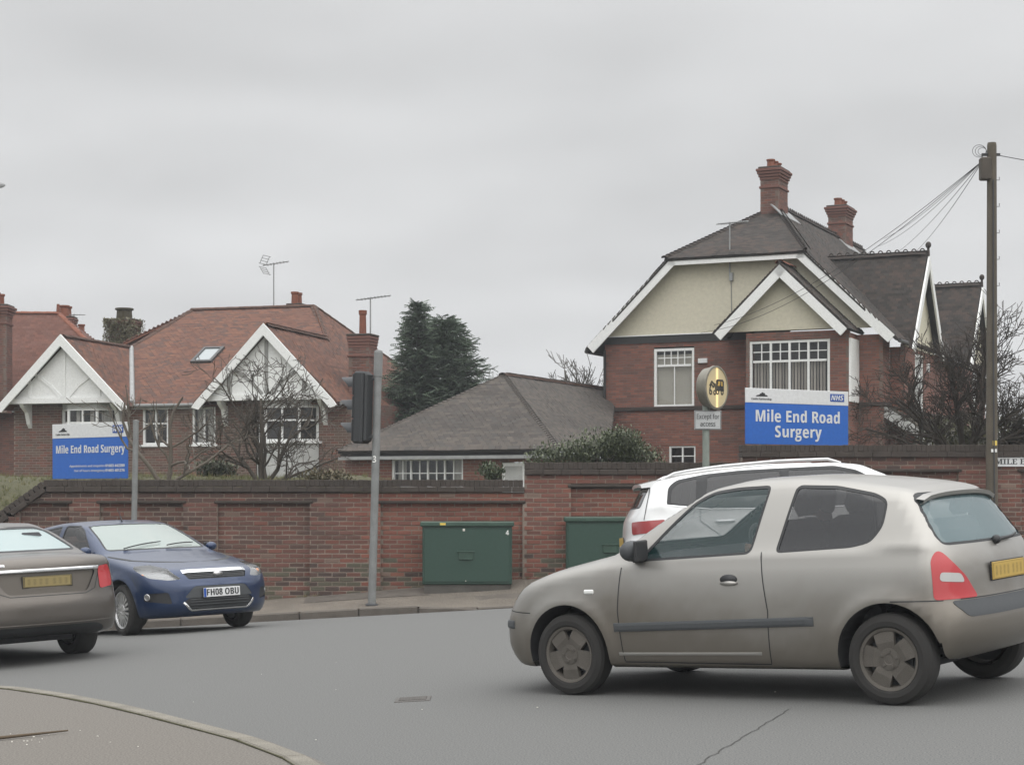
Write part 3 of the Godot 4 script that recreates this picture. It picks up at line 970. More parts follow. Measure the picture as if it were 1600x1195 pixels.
func bungalow() -> void:
	var h := thing("bungalow", "brick bungalow with orange tiled roof and two white timbered gables behind the garden wall", "house", Transform3D(Basis(Vector3.UP, -deg_to_rad(16)), Vector3(-8.468, 0, -50)))
	var brown := func(u: float, v: float) -> float: return 8.0 if rng.randf() < 0.5 else 2.4 + 0.8 * sin(u * 1.3 + v) + rng.randf_range(-1.4, 1.3)
	var wall := part("wall", h)
	brickwork(wall, front(), rect(-6.3, 1.3, 4.2, 4.0), [Rect2(-2.15, 2.8, 0.8, 1.05), Rect2(-0.6, 2.8, 0.72, 1.05), Rect2(-4.75, 1.3, 1.8, 2.5), Rect2(1.36, 1.3, 1.9, 2.5)], 300, Vector2(-0.5, 2.5), brown, M.mortar_old)
	brickwork(wall, flank(4.2), rect(0, 1.3, 9.0, 4.0), [], 0, Vector2.ZERO, brown, M.mortar_dark)
	var inner := Geo.new()
	inner.bar(at3(-6.2, 1.3, 9.0), at3(4.1, 4.0, 9.1))
	inner.bar(at3(-6.3, 1.3, 0.12), at3(-6.2, 4.0, 9.0))
	put("rear_wall", inner, M.brick_2, h)
	window_unit(h, front() * Transform3D(Basis(), Vector3(-2.15, 2.8, 0)), 0.8, 1.05, [1, 1], 0.42, 1, 1, "dark", 0.055)
	window_unit(h, front() * Transform3D(Basis(), Vector3(-0.6, 2.8, 0)), 0.72, 1.05, [1, 1], 0.0, 1, 1, "curtain", 0.055)
	# bays: three canted windows on white panels
	for b in [[-4.75, 1.8, "curtain", 1.0], [1.36, 1.9, "dark", 1.0]]:
		var x0: float = b[0]
		var wd: float = b[1]
		var c := 0.42
		var fronts := [[Vector2(x0, 0), Vector2(x0 + c, -0.42)], [Vector2(x0 + c, -0.42), Vector2(x0 + wd - c, -0.42)], [Vector2(x0 + wd - c, -0.42), Vector2(x0 + wd, 0)]]
		for s in fronts:
			var a: Vector2 = s[0]
			var e: Vector2 = s[1]
			var d := e - a
			var t := Transform3D(Basis(Vector3.UP, atan2(d.y, d.x)), Vector3(a.x, 0, -a.y))
			window_unit(h, t * Transform3D(Basis(), Vector3(0, 2.86, 0)), d.length(), 0.98, [1, 1] if d.length() > 0.8 else [1], 0.4, 1, 1, b[2], 0.055)
			var pn := Geo.new()
			pn.box(t * Transform3D(Basis(), Vector3(d.length() * 0.5, 2.15, -0.06)), Vector3(d.length(), 1.3, 0.06))
			put("bay_panel", pn, M.old_white, h)
			pn = Geo.new()
			pn.box(t * Transform3D(Basis(), Vector3(d.length() * 0.5, 3.95, -0.06)), Vector3(d.length(), 0.26, 0.06))
			put("bay_fascia", pn, M.old_white, h)
	# gables
	for g in [[-4.36, 5.84, 2.0, 0.0, 0.9], [1.90, 5.99, 2.05, 1.0, 1.0]]:
		var u0: float = g[0]
		var top: float = g[1]
		var half: float = g[2]
		var worn: Material = M.white_wood
		var base := 4.08
		var gb := Geo.new()
		var hw := half * (top - 0.18 - base) / (top - 3.93)
		gb.prism(PackedVector2Array([Vector2(u0 - hw, base), Vector2(u0 + hw, base), Vector2(u0, top - 0.2)]), front(-0.5), -0.08, 0.0)
		put("gable_board", gb, worn, h)
		var tb := Geo.new()
		var tt := front(-0.5)
		tb.stroke([Vector2(u0, base + 0.1), Vector2(u0, top - 0.35)], 0.10, tt, 0.0, 0.03)
		for s in [-1.0, 1.0]:
			tb.stroke([Vector2(u0 + s * 0.12, base + 0.08), Vector2(u0 + s * 0.45, base + 0.42), Vector2(u0 + s * 0.98, base + 0.78)], 0.09, tt, 0.0, 0.028)
			tb.stroke([Vector2(u0 + s * 1.12, base + 0.08), Vector2(u0 + s * 1.12, base + 0.6)], 0.09, tt, 0.0, 0.026)
		put("gable_timber", tb, M.timber_grey if g[3] > 0.5 else M.white_wood, h)
		var bm := Geo.new()
		bm.bar(at3(u0 - hw - 0.12, base - 0.09, -0.56), at3(u0 + hw + 0.12, base + 0.06, -0.42))
		put("gable_beam", bm, worn, h)
		for s in [-1.0, 1.0]:
			var p := Vector2(u0 + s * (half + 0.02), 3.84)
			var d := Vector2(u0, top) - p
			var bg := Geo.new()
			var foot := p + Vector2(-s * 0.02, 0.02)
			bg.prism(PackedVector2Array([p, Vector2(u0, top), Vector2(u0, top - 0.33), Vector2(u0 - 0.0, top - 0.33) + (p - Vector2(u0, top)) * 0.88 + Vector2(0, 0.02), p + Vector2(-s * 0.12, -0.2), p + Vector2(s * 0.10, -0.14)]), front(-0.68) * Transform3D(Basis(), Vector3(0, 0.10, 0)), 0.0, 0.06)
			put("bargeboard", bg, worn, h)
			var bk := Geo.new()
			var bt := Transform3D(Basis(Vector3.UP, -PI / 2), at3(u0 + s * (half - 0.55) + 0.05, 0, 0))
			bk.prism(PackedVector2Array([Vector2(0.0, 4.0), Vector2(0.52, 4.0), Vector2(0.45, 3.9), Vector2(0.22, 3.75), Vector2(0.1, 3.42), Vector2(0.0, 3.3)]), bt, -0.06, 0.06)
			put("bracket", bk, worn, h)
		var sf := Geo.new()
		sf.quad(at3(u0 - half, 3.99, -0.5), at3(u0 + half, 3.99, -0.5), at3(u0 + half, 3.99, 0), at3(u0 - half, 3.99, 0), Vector3.DOWN)
		put("soffit", sf, M.old_white, h)
	# roofs
	var og := [Color(0.165, 0.078, 0.055), Color(0.205, 0.093, 0.063), Color(0.225, 0.10, 0.066), Color(0.185, 0.092, 0.066), Color(0.25, 0.115, 0.073), Color(0.145, 0.082, 0.065)]
	var ax := Vector3(1, 0, 0)
	var az := Vector3(0, 0, -1)
	tiled(h, "roof_slope", [at3(-2.4, 3.92, -0.15), at3(4.0, 3.92, -0.15), at3(1.95, 5.94, 3.6), at3(0.63, 7.25, 6.0), at3(-3.55, 7.25, 6.0), at3(-4.36, 5.83, 3.38)], ax, M.deck_red, og)
	tiled(h, "roof_slope", [at3(4.05, 3.90, -0.66), at3(1.90, 6.03, -0.66), at3(1.90, 6.03, 3.8), at3(0.63, 7.27, 6.0), at3(4.05, 3.90, 12.0)], az, M.deck_red, og)
	tiled(h, "roof_slope", [at3(-0.25, 3.90, -0.66), at3(1.90, 6.03, -0.66), at3(1.90, 6.03, 3.75), at3(-0.25, 3.90, 0.0)], az, M.deck_red, og)
	tiled(h, "roof_slope", [at3(-2.3, 3.86, -0.66), at3(-4.36, 5.88, -0.66), at3(-4.36, 5.88, 3.45), at3(-2.3, 3.86, -0.2)], az, M.deck_red, og)
	tiled(h, "roof_slope", [at3(-6.42, 3.86, -0.66), at3(-4.36, 5.88, -0.66), at3(-4.36, 5.88, 3.45), at3(-6.42, 3.86, 6.0)], az, M.deck_red, og)
	tiled(h, "roof_slope", [at3(-3.55, 7.25, 6.0), at3(-4.4, 5.85, 3.4), at3(-6.4, 3.9, 6.0), at3(-6.4, 3.9, 12.0)], az, M.deck_red, og)
	tiled(h, "roof_slope", [at3(-3.55, 7.25, 6.0), at3(0.63, 7.25, 6.0), at3(4.0, 3.92, 12.1), at3(-6.4, 3.92, 12.1)], ax, M.deck_red, og)
	edge_tiles(h, "hip_tile", at3(1.92, 5.99, 3.8), at3(0.63, 7.28, 6.0), 0.3, 0.12, M.ridge_red)
	edge_tiles(h, "hip_tile", at3(-4.36, 5.9, 3.45), at3(-3.55, 7.28, 6.0), 0.3, 0.12, M.ridge_red)
	edge_tiles(h, "hip_tile", at3(4.0, 3.96, 12.0), at3(0.63, 7.28, 6.0), 0.33, 0.12, M.ridge_red)
	edge_tiles(h, "ridge_tile", at3(-3.55, 7.29, 6.0), at3(0.63, 7.29, 6.0), 0.42, 0.12, M.ridge_red)
	edge_tiles(h, "ridge_tile", at3(-4.36, 5.91, -0.6), at3(-4.36, 5.91, 3.4), 0.42, 0.12, M.ridge_red)
	edge_tiles(h, "ridge_tile", at3(1.90, 6.06, -0.6), at3(1.90, 6.06, 3.8), 0.42, 0.12, M.ridge_red)
	var vl := Geo.new()
	vl.tube([at3(-2.38, 3.98, -0.2), at3(-4.30, 5.88, 3.35)], [0.09, 0.08], 6)
	put("lead_valley", vl, M.lead, h)
	var gut := Geo.new()
	gut.tube([at3(-2.35, 3.90, -0.2), at3(-0.15, 3.90, -0.2)], [0.055, 0.055], 8)
	gut.tube([at3(4.1, 3.88, -0.5), at3(4.1, 3.88, 11.0)], [0.055, 0.055], 8)
	put("gutter", gut, M.pole_grey, h)
	var eb := Geo.new()
	eb.bar(at3(-2.4, 3.80, -0.13), at3(-0.2, 3.90, -0.08))
	put("fascia", eb, M.old_white, h)
	# roof light: frame standing on the front slope
	var sl := Transform3D(Basis(Vector3(1, 0, 0), -0.0), Vector3.ZERO)
	var up := (at3(0, 7.25, 6.0) - at3(0, 3.92, -0.15)).normalized()
	sl = Transform3D(Basis(ax, up, ax.cross(up)), at3(-1.72, 5.26, 2.36))
	var vf := Geo.new()
	for q in [[Vector3(-0.06, -0.06, 0), Vector3(0.62, 0.04, 0.12)], [Vector3(-0.06, 0.90, 0), Vector3(0.62, 1.0, 0.12)], [Vector3(-0.06, 0.04, 0), Vector3(0.03, 0.9, 0.12)], [Vector3(0.53, 0.04, 0), Vector3(0.62, 0.9, 0.12)]]:
		vf.box(sl * Transform3D(Basis(), (q[0] + q[1]) * 0.5), (q[1] - q[0]).abs())
	var rl := put("roof_light", vf, M.gutter, h)
	var vg := Geo.new()
	vg.quad(sl * Vector3(0.03, 0.04, 0.09), sl * Vector3(0.53, 0.04, 0.09), sl * Vector3(0.53, 0.9, 0.09), sl * Vector3(0.03, 0.9, 0.09), sl.basis.z)
	put("pane", vg, M.roof_glass, rl)
	# chimneys and aerials
	var ct := func(u: float, v: float) -> float: return 2.7 + rng.randf_range(-1.6, 1.8)
	chimney(h, Transform3D(Basis(), at3(4.05, 4.0, 1.3)), 0.62, 0.62, 1.80, 1, ct, 0.035, 0.72, 0.105)
	chimney(h, Transform3D(Basis(), at3(-1.05, 6.2, 8.6)), 0.42, 0.42, 1.36, 2, ct, 0.03, 0.42, 0.12)
	aerial(h, at3(-0.95, 7.2, 6.5), 1.55, Vector3(1, 0.10, 0.1), 0.95, 7, true)
	aerial(h, at3(4.28, 5.7, 1.3), 1.25, Vector3(1, 0.08, 0.1), 1.1, 9, false)
	# the ivy clad stack at the back
	var ivy := chimney(h, Transform3D(Basis(), at3(-6.5, 5.0, 7.0)), 0.78, 0.66, 2.05, 1, func(u: float, v: float) -> float: return 8.6 + rng.randf_range(-0.8, 1.4), 0.06, 0.40, 0.27)
	var places := []
	var cols := []
	for k in ivy.get_children():
		if k.name.begins_with("pot"):
			k.material_override = M.ivy_stone
	for i in 2600:
		var q := Vector3(rng.randf_range(-0.5, 0.5), 0, rng.randf_range(-0.45, 0.45))
		if rng.randf() < 0.6:
			q.z = 0.37 + rng.randf_range(0.0, 0.16)
		else:
			q.x = (0.41 + rng.randf_range(0, 0.12)) * (1 if rng.randf() < 0.5 else -1)
		q.y = sqrt(rng.randf()) * 2.12
		places.append(Transform3D(Basis.from_euler(Vector3(rng.randf_range(-1, 1), rng.randf() * TAU, rng.randf_range(-1, 1))) * Basis.from_scale(Vector3.ONE * rng.randf_range(0.06, 0.11)), at3(-6.5, 5.0, 7.0) + q))
		var s := rng.randf_range(0.6, 1.3)
		cols.append(Color(0.13 * s, 0.12 * s, 0.07 * s))
	many("ivy", leaf_mesh(), M.leaves, places, cols, ivy)


func annexe() -> void:
	var h := thing("annexe", "low brick annexe with grey hipped tile roof between the bungalow and the tall house", "outbuilding", Transform3D(Basis(Vector3.UP, -deg_to_rad(25)), Vector3(-3.973, 0, -45)))
	var red := func(u: float, v: float) -> float: return 3.9 + rng.randf_range(-1.5, 1.6)
	var wall := part("wall", h)
	brickwork(wall, front(), rect(-0.3, 1.2, 5.5, 2.4), [Rect2(1.05, 1.55, 2.0, 0.74), Rect2(4.12, 1.2, 0.62, 0.96)], 300, Vector2(3.0, 2.0), red, M.mortar_old)
	brickwork(wall, flank(5.5), rect(0, 1.2, 2.9, 2.4), [], 0, Vector2.ZERO, red, M.mortar_old)
	var inner := Geo.new()
	inner.bar(at3(-0.3, 1.2, 0.12), at3(-0.2, 2.4, 10.0))
	put("rear_wall", inner, M.brick_4, h)
	window_unit(h, front() * Transform3D(Basis(), Vector3(1.05, 1.55, 0)), 2.0, 0.74, [1, 1, 1, 1], 0.0, 1, 1, "curtain", 0.05, 0.05, 2, 2)
	var dr := Geo.new()
	dr.bar(at3(4.12, 1.2, 0.0), at3(4.74, 2.16, 0.06))
	var door := put("door", dr, M.white_wood, h)
	var dp := Geo.new()
	dp.bar(at3(4.2, 1.7, -0.02), at3(4.66, 2.08, 0.0))
	put("door_panel", dp, M.old_white, door)
	var gy := [Color(0.085, 0.072, 0.064), Color(0.10, 0.086, 0.075), Color(0.115, 0.097, 0.083), Color(0.092, 0.083, 0.075), Color(0.125, 0.105, 0.09)]
	tiled(h, "roof_slope", [at3(-0.35, 2.47, -0.3), at3(5.75, 2.47, -0.3), at3(2.52, 4.54, 3.5)], Vector3(1, 0, 0), M.deck_dark, gy)
	tiled(h, "roof_slope", [at3(5.75, 2.47, -0.3), at3(2.52, 4.54, 3.5), at3(2.52, 4.54, 11.5), at3(5.75, 2.47, 2.9)], Vector3(0, 0, -1), M.deck_dark, gy)
	tiled(h, "roof_slope", [at3(-0.35, 2.47, -0.3), at3(2.52, 4.54, 3.5), at3(2.52, 4.54, 11.5), at3(-0.35, 2.47, 11.5)], Vector3(0, 0, -1), M.deck_dark, gy)
	var end := Geo.new()
	end.quad(at3(5.7, 1.2, 2.95), at3(2.5, 1.2, 11.45), at3(2.5, 4.45, 11.45), at3(5.7, 2.42, 2.95), Vector3(1, 0, -0.4))
	put("end_wall", end, M.brick_4, h)
	edge_tiles(h, "hip_tile", at3(5.75, 2.49, -0.3), at3(2.52, 4.56, 3.5), 0.14, 0.07, M.hip_grey, false, 0.014)
	edge_tiles(h, "hip_tile", at3(-0.35, 2.49, -0.3), at3(2.52, 4.56, 3.5), 0.14, 0.07, M.hip_grey, false, 0.014)
	edge_tiles(h, "ridge_tile", at3(2.52, 4.57, 3.4), at3(2.52, 4.57, 11.4), 0.36, 0.11, M.ridge_red)
	var gut := Geo.new()
	gut.bar(at3(-0.3, 2.26, -0.30), at3(5.7, 2.34, -0.36))
	put("gutter", gut, M.lead, h)
	var fa := Geo.new()
	fa.bar(at3(-0.3, 2.34, -0.24), at3(5.7, 2.45, -0.20))
	fa.bar(at3(-0.3, 2.36, -0.02), at3(5.5, 2.40, -0.24))
	put("fascia", fa, M.black_wood, h)


func far_house() -> void:
	var h := thing("far_house", "steep red roofed house at the left edge behind the bungalow, with brick chimney stacks", "house", Transform3D(Basis(), Vector3(-16.2, 0, -58)))
	var red := [Color(0.22, 0.10, 0.076), Color(0.25, 0.112, 0.083), Color(0.205, 0.093, 0.07), Color(0.235, 0.115, 0.09)]
	tiled(h, "roof_slope", [at3(-6.0, 4.2, -0.3), at3(4.6, 4.2, -0.3), at3(0.8, 7.5, 2.4), at3(-6.0, 7.6, 2.4)], Vector3(1, 0, 0), M.deck_red, red)
	tiled(h, "roof_slope", [at3(4.6, 4.2, -0.3), at3(0.8, 7.5, 2.4), at3(4.6, 4.2, 6.0)], Vector3(0, 0, -1), M.deck_red, red)
	tiled(h, "roof_slope", [at3(-6.0, 4.2, 6.0), at3(4.6, 4.2, 6.0), at3(0.8, 7.5, 2.4), at3(-6.0, 7.6, 2.4)], Vector3(1, 0, 0), M.deck_red, red)
	edge_tiles(h, "ridge_tile", at3(-2.6, 7.58, 2.4), at3(0.8, 7.55, 2.4), 0.42, 0.12, M.terracotta)
	edge_tiles(h, "hip_tile", at3(4.6, 4.24, -0.3), at3(0.8, 7.53, 2.4), 0.42, 0.12, M.terracotta)
	var fin := Geo.new()
	fin.tube([at3(0.75, 7.55, 2.4), at3(0.75, 7.85, 2.4)], [0.07, 0.05], 6)
	put("finial", fin, M.terracotta, h)
	var brown := func(u: float, v: float) -> float: return 3.1 + rng.randf_range(-1.4, 1.2)
	brickwork(part("wall", h), front(), rect(-6, 1.3, 4.2, 4.2), [], 0, Vector2.ZERO, brown, M.mortar_dark)
	var inner := Geo.new()
	inner.bar(at3(-6, 1.3, 0.12), at3(4.1, 4.2, 5.6))
	put("rear_wall", inner, M.brick_2, h)
	var fa := Geo.new()
	fa.bar(at3(-6, 4.05, -0.32), at3(4.5, 4.2, -0.26))
	put("fascia", fa, M.old_white, h)
	chimney(h, Transform3D(Basis(), at3(-0.42, 4.0, -0.6)), 0.72, 0.7, 3.4, 2, brown, 0.09, 0.42)
	chimney(h, Transform3D(Basis(), at3(0.3, 5.6, 5.2)), 0.6, 0.5, 2.0, 2, func(u: float, v: float) -> float: return 3.6 + rng.randf_range(-1, 1), 0.06, 0.42, 0.17)
	chimney(h, Transform3D(Basis(), at3(0.62, 5.0, 6.2)), 0.28, 0.5, 2.1, 1, func(u: float, v: float) -> float: return 3.6 + rng.randf_range(-1, 1), 0.03, 0.36, 0.12)
	aerial(h, at3(0.6, 7.2, 5.2), 0.6, Vector3(1, 0, 0), 0.7, 5, false)


# ---------------------------------------------------------------- ground
func road_y(x: float, d: float) -> float:
	var q := clampf(d - 18.0, 0.0, 10.0)
	return 0.055 * clampf(x, -60, 60) - 0.004 * q * q - 0.032 * smoothstep(20.0, 14.0, d)


func kerb_rise(x: float) -> float:
	return lerpf(0.12, 0.035, smoothstep(-1.9, -0.5, x))


func wall_foot(x: float) -> float:
	return 0.04 + 0.083 * clampf(x, -9.5, 9.5) + 0.055 * (x - clampf(x, -9.5, 9.5))


func wall_top(x: float) -> float:
	if x < -7.53:
		return maxf(1.64 - (-7.53 - x) * 0.72, 0.35)
	return 1.64 if x < 0.2 else (1.92 if x < 3.7 else 2.2)


func garden_y(x: float, d: float) -> float:
	var dip := smoothstep(-3.0, -2.5, x)
	var near := lerpf(lerpf(wall_top(minf(x, -7.53)) - 0.14, 1.32, dip), 1.72, smoothstep(0.2, 0.6, x))
	near = lerpf(near, 1.98, smoothstep(3.2, 4.4, x))
	var far := lerpf(lerpf(1.75, 1.32, dip), 1.95, smoothstep(1.6, 3.0, x))
	return lerpf(near, far, smoothstep(29.0, 36.0, d)) + 0.03 * sin(x * 1.7 + d * 0.9)


func sheet(called: String, xs: Array, ds: Array, y: Callable, mt: Material) -> MeshInstance3D:
	var g := Geo.new()
	for i in xs.size() - 1:
		for j in ds.size() - 1:
			var p := []
			var q := []
			for k in [[0, 0], [1, 0], [1, 1], [0, 1]]:
				var x: float = xs[i + k[0]]
				var d: float = ds[j + k[1]]
				p.append(Vector3(x, y.call(x, d), -d))
				q.append(Vector3(y.call(x - 0.1, d) - y.call(x + 0.1, d), 0.2, y.call(x, d + 0.1) - y.call(x, d - 0.1)).normalized())
			g.tri(p[0], p[1], p[2], q[0], q[1], q[2])
			g.tri(p[0], p[2], p[3], q[0], q[2], q[3])
	var o := put(called, g, mt)
	kind(o, "structure")
	return o


func steps(a: float, b: float, n: int) -> Array:
	var out := []
	for i in n + 1:
		out.append(lerpf(a, b, float(i) / n))
	return out


func ground() -> void:
	var base := sheet("ground", [-900.0, -60.0, 60.0, 900.0], [-300.0, -20.0, 30.0, 120.0, 900.0], func(x: float, d: float) -> float: return -4.2, M.soil)
	sheet("road", steps(-60, 60, 80), [-20.0, -10.0, 0.0, 6.0, 10.0, 14.0, 18.0, 19.0, 20.0, 21.0, 22.0, 23.0, 24.0, 25.0, 26.0, 27.3], road_y, M.asphalt)
	var pave := sheet("pavement", steps(-30, 30, 120), [27.32, 27.6, 28.0, 28.4, 28.75], func(x: float, d: float) -> float: return lerpf(road_y(x, 27.2) + kerb_rise(x), wall_foot(x), smoothstep(27.3, 28.75, d)), M.pavement_far)
	# kerb stones of the far pavement
	var x := -16.0
	while x < 12.0:
		var w := 0.91
		var c := x + w * 0.5
		var g := Geo.new()
		var rise := kerb_rise(c)
		var slope := 0.055 + (kerb_rise(c + 0.4) - kerb_rise(c - 0.4)) / 0.8
		g.soft(Transform3D(Basis(Vector3(0, 0, 1), atan(slope)), Vector3(c, road_y(c, 27.2) + rise - 0.125 + 0.004, -27.26)), Vector3(w - 0.008, 0.25, 0.125), 0.018)
		put("kerb_stone", g, M.kerb_far, pave)
		x += w
	# tarmac patches and a metal strip on the far pavement
	for q in [[-3.3, -1.3, 28.05, 28.5], [-0.9, 1.2, 27.75, 27.95]]:
		var g := Geo.new()
		for i in 10:
			var xa := lerpf(q[0], q[1], i / 10.0)
			var xb := lerpf(q[0], q[1], (i + 1) / 10.0)
			var Y := func(xx: float, d: float) -> float: return lerpf(road_y(xx, 27.2) + kerb_rise(xx), wall_foot(xx), smoothstep(27.3, 28.75, d)) + 0.006
			g.quad(Vector3(xa, Y.call(xa, q[2]), -q[2]), Vector3(xb, Y.call(xb, q[2]), -q[2]), Vector3(xb, Y.call(xb, q[3]), -q[3]), Vector3(xa, Y.call(xa, q[3]), -q[3]), Vector3.UP)
		put("tarmac_patch", g, M.kerb_far, pave)
	# corner pavement on this side: a curve of kerb stones round it
	var curve := Curve3D.new()
	for p in [[-13.5, 19.0], [-8.6, 17.2], [-6.0, 15.75], [-4.12, 14.35], [-2.86, 12.65], [-2.04, 11.25], [-1.50, 10.3], [-1.2, 9.65], [-0.93, 9.0], [-0.68, 8.0], [-0.55, 6.6], [-0.5, 3.0], [-0.5, -8.0]]:
		curve.add_point(Vector3(p[0], 0, -p[1]))
	for i in range(1, curve.point_count - 1):
		var d := (curve.get_point_position(i + 1) - curve.get_point_position(i - 1)) * 0.16
		curve.set_point_in(i, -d)
		curve.set_point_out(i, d)
	var edge := []
	var len := curve.get_baked_length()
	for i in 121:
		edge.append(curve.sample_baked(len * i / 120.0))
	var g := Geo.new()
	for i in 120:
		var a: Vector3 = edge[i]
		var b: Vector3 = edge[i + 1]
		for k in 10:
			var q := []
			for e in [[a, k], [b, k], [b, k + 1], [a, k + 1]]:
				var s: float = e[1] / 10.0
				var p: Vector3 = (e[0] as Vector3).lerp(Vector3(-24, 0, -2), s * s)
				p.y = 0.055 * p.x + 0.10
				q.append(p)
			g.quad(q[0], q[1], q[2], q[3], Vector3.UP)
	var near := put("pavement_corner", g, M.pavement)
	kind(near, "structure")
	var s := 0.0
	while s < len - 1.0:
		var a := curve.sample_baked(s)
		var b := curve.sample_baked(s + 0.91)
		var f := (b - a).normalized()
		f.y = 0.055 * f.x
		f = f.normalized()
		var side := f.cross(Vector3.UP).normalized()
		var c := (a + b) * 0.5
		c.y = 0.055 * c.x + 0.105 - 0.125
		var kg := Geo.new()
		kg.soft(Transform3D(Basis(side, side.cross(f), -f), c + side * 0.065), Vector3(0.13, 0.25, 0.905), 0.016)
		put("kerb_stone", kg, M.kerb, near)
		if s > 6.0 and s < 22.0:
			var mg := Geo.new()
			var k := 0
			var pts := []
			var rad := []
			while k < 6:
				pts.append(a.lerp(b, k / 5.0) + side * 0.137 + Vector3(0, 0.055 * lerpf(a.x, b.x, k / 5.0) + 0.098, 0))
				rad.append(rng.randf_range(0.003, 0.009))
				k += 1
			mg.tube(pts, rad, 5)
			put("moss_joint", mg, M.moss, near)
		s += 0.91
	# the lawn and beds behind the wall
	sheet("garden", steps(-60, -16, 22) + steps(-15.5, 16, 126) + steps(18, 60, 21), [28.95, 29.5, 30.0, 31.0, 32.0, 34.0, 36.0, 40.0, 60.0, 130.0], garden_y, M.soil)
	# a crack across the road and a small iron cover
	var cr := Geo.new()
	var prev := Vector3.ZERO
	for i in 26:
		var q := Vector3(lerpf(0.85, 1.75, i / 25.0), 0, -lerpf(8.9, 11.2, i / 25.0)) + Vector3(rng.randf_range(-0.015, 0.015), 0, 0)
		q.y = road_y(q.x, -q.z) + 0.004
		if i > 0:
			var o := Vector3(0.0035, 0, 0)
			cr.quad(prev - o, prev + o, q + o, q - o, Vector3.UP)
		prev = q
	kind(put("road_crack", cr, M.crack), "structure")
	var cv := Geo.new()
	var cy := road_y(-0.72, 12.9)
	cv.soft(Transform3D(Basis(Vector3(0, 0, 1), 0.055), Vector3(-0.72, cy, -12.9)), Vector3(0.26, 0.014, 0.26), 0.004)
	for k in 5:
		cv.soft(Transform3D(Basis(Vector3(0, 0, 1), 0.055), Vector3(-0.72, cy + 0.008, -12.82 - k * 0.04)), Vector3(0.2, 0.01, 0.014), 0.003)
	tag(put("access_cover", cv, M.iron), "small square iron access cover set in the road", "manhole cover")
	var tw := Geo.new()
	tw.tube([Vector3(-3.25, -0.062, -10.7), Vector3(-3.0, -0.048, -10.82), Vector3(-2.74, -0.034, -10.95)], [0.012, 0.010, 0.005], 5)
	tag(put("fallen_twig", tw, M.twig), "dark fallen twig lying on the corner pavement", "twig")
	var places := []
	for i in 26:
		var near_twig := i < 20
		var p := Vector3(rng.randfn(-2.98, 0.2), 0, -rng.randfn(10.75, 0.2)) if near_twig else Vector3(rng.randf_range(-3.2, -1.9), 0, -rng.randf_range(9.3, 10.6))
		p.y = 0.055 * p.x + 0.104
		places.append(Transform3D(Basis(Vector3.UP, rng.randf() * TAU) * Basis.from_scale(Vector3(1, 0.4, 0.6) * rng.randf_range(0.006, 0.014)), p))
	for i in 14:
		var p := Vector3(rng.randf_range(-2.5, 3.0), 0, -rng.randf_range(9.0, 17.0))
		p.y = road_y(p.x, -p.z) + 0.005
		places.append(Transform3D(Basis(Vector3.UP, rng.randf() * TAU) * Basis.from_scale(Vector3(1, 0.35, 0.6) * rng.randf_range(0.006, 0.016)), p))
	var chip := Geo.new()
	chip.soft(Transform3D(), Vector3.ONE, 0.2)
	many("litter", chip.mesh(), M.debris, places, [])


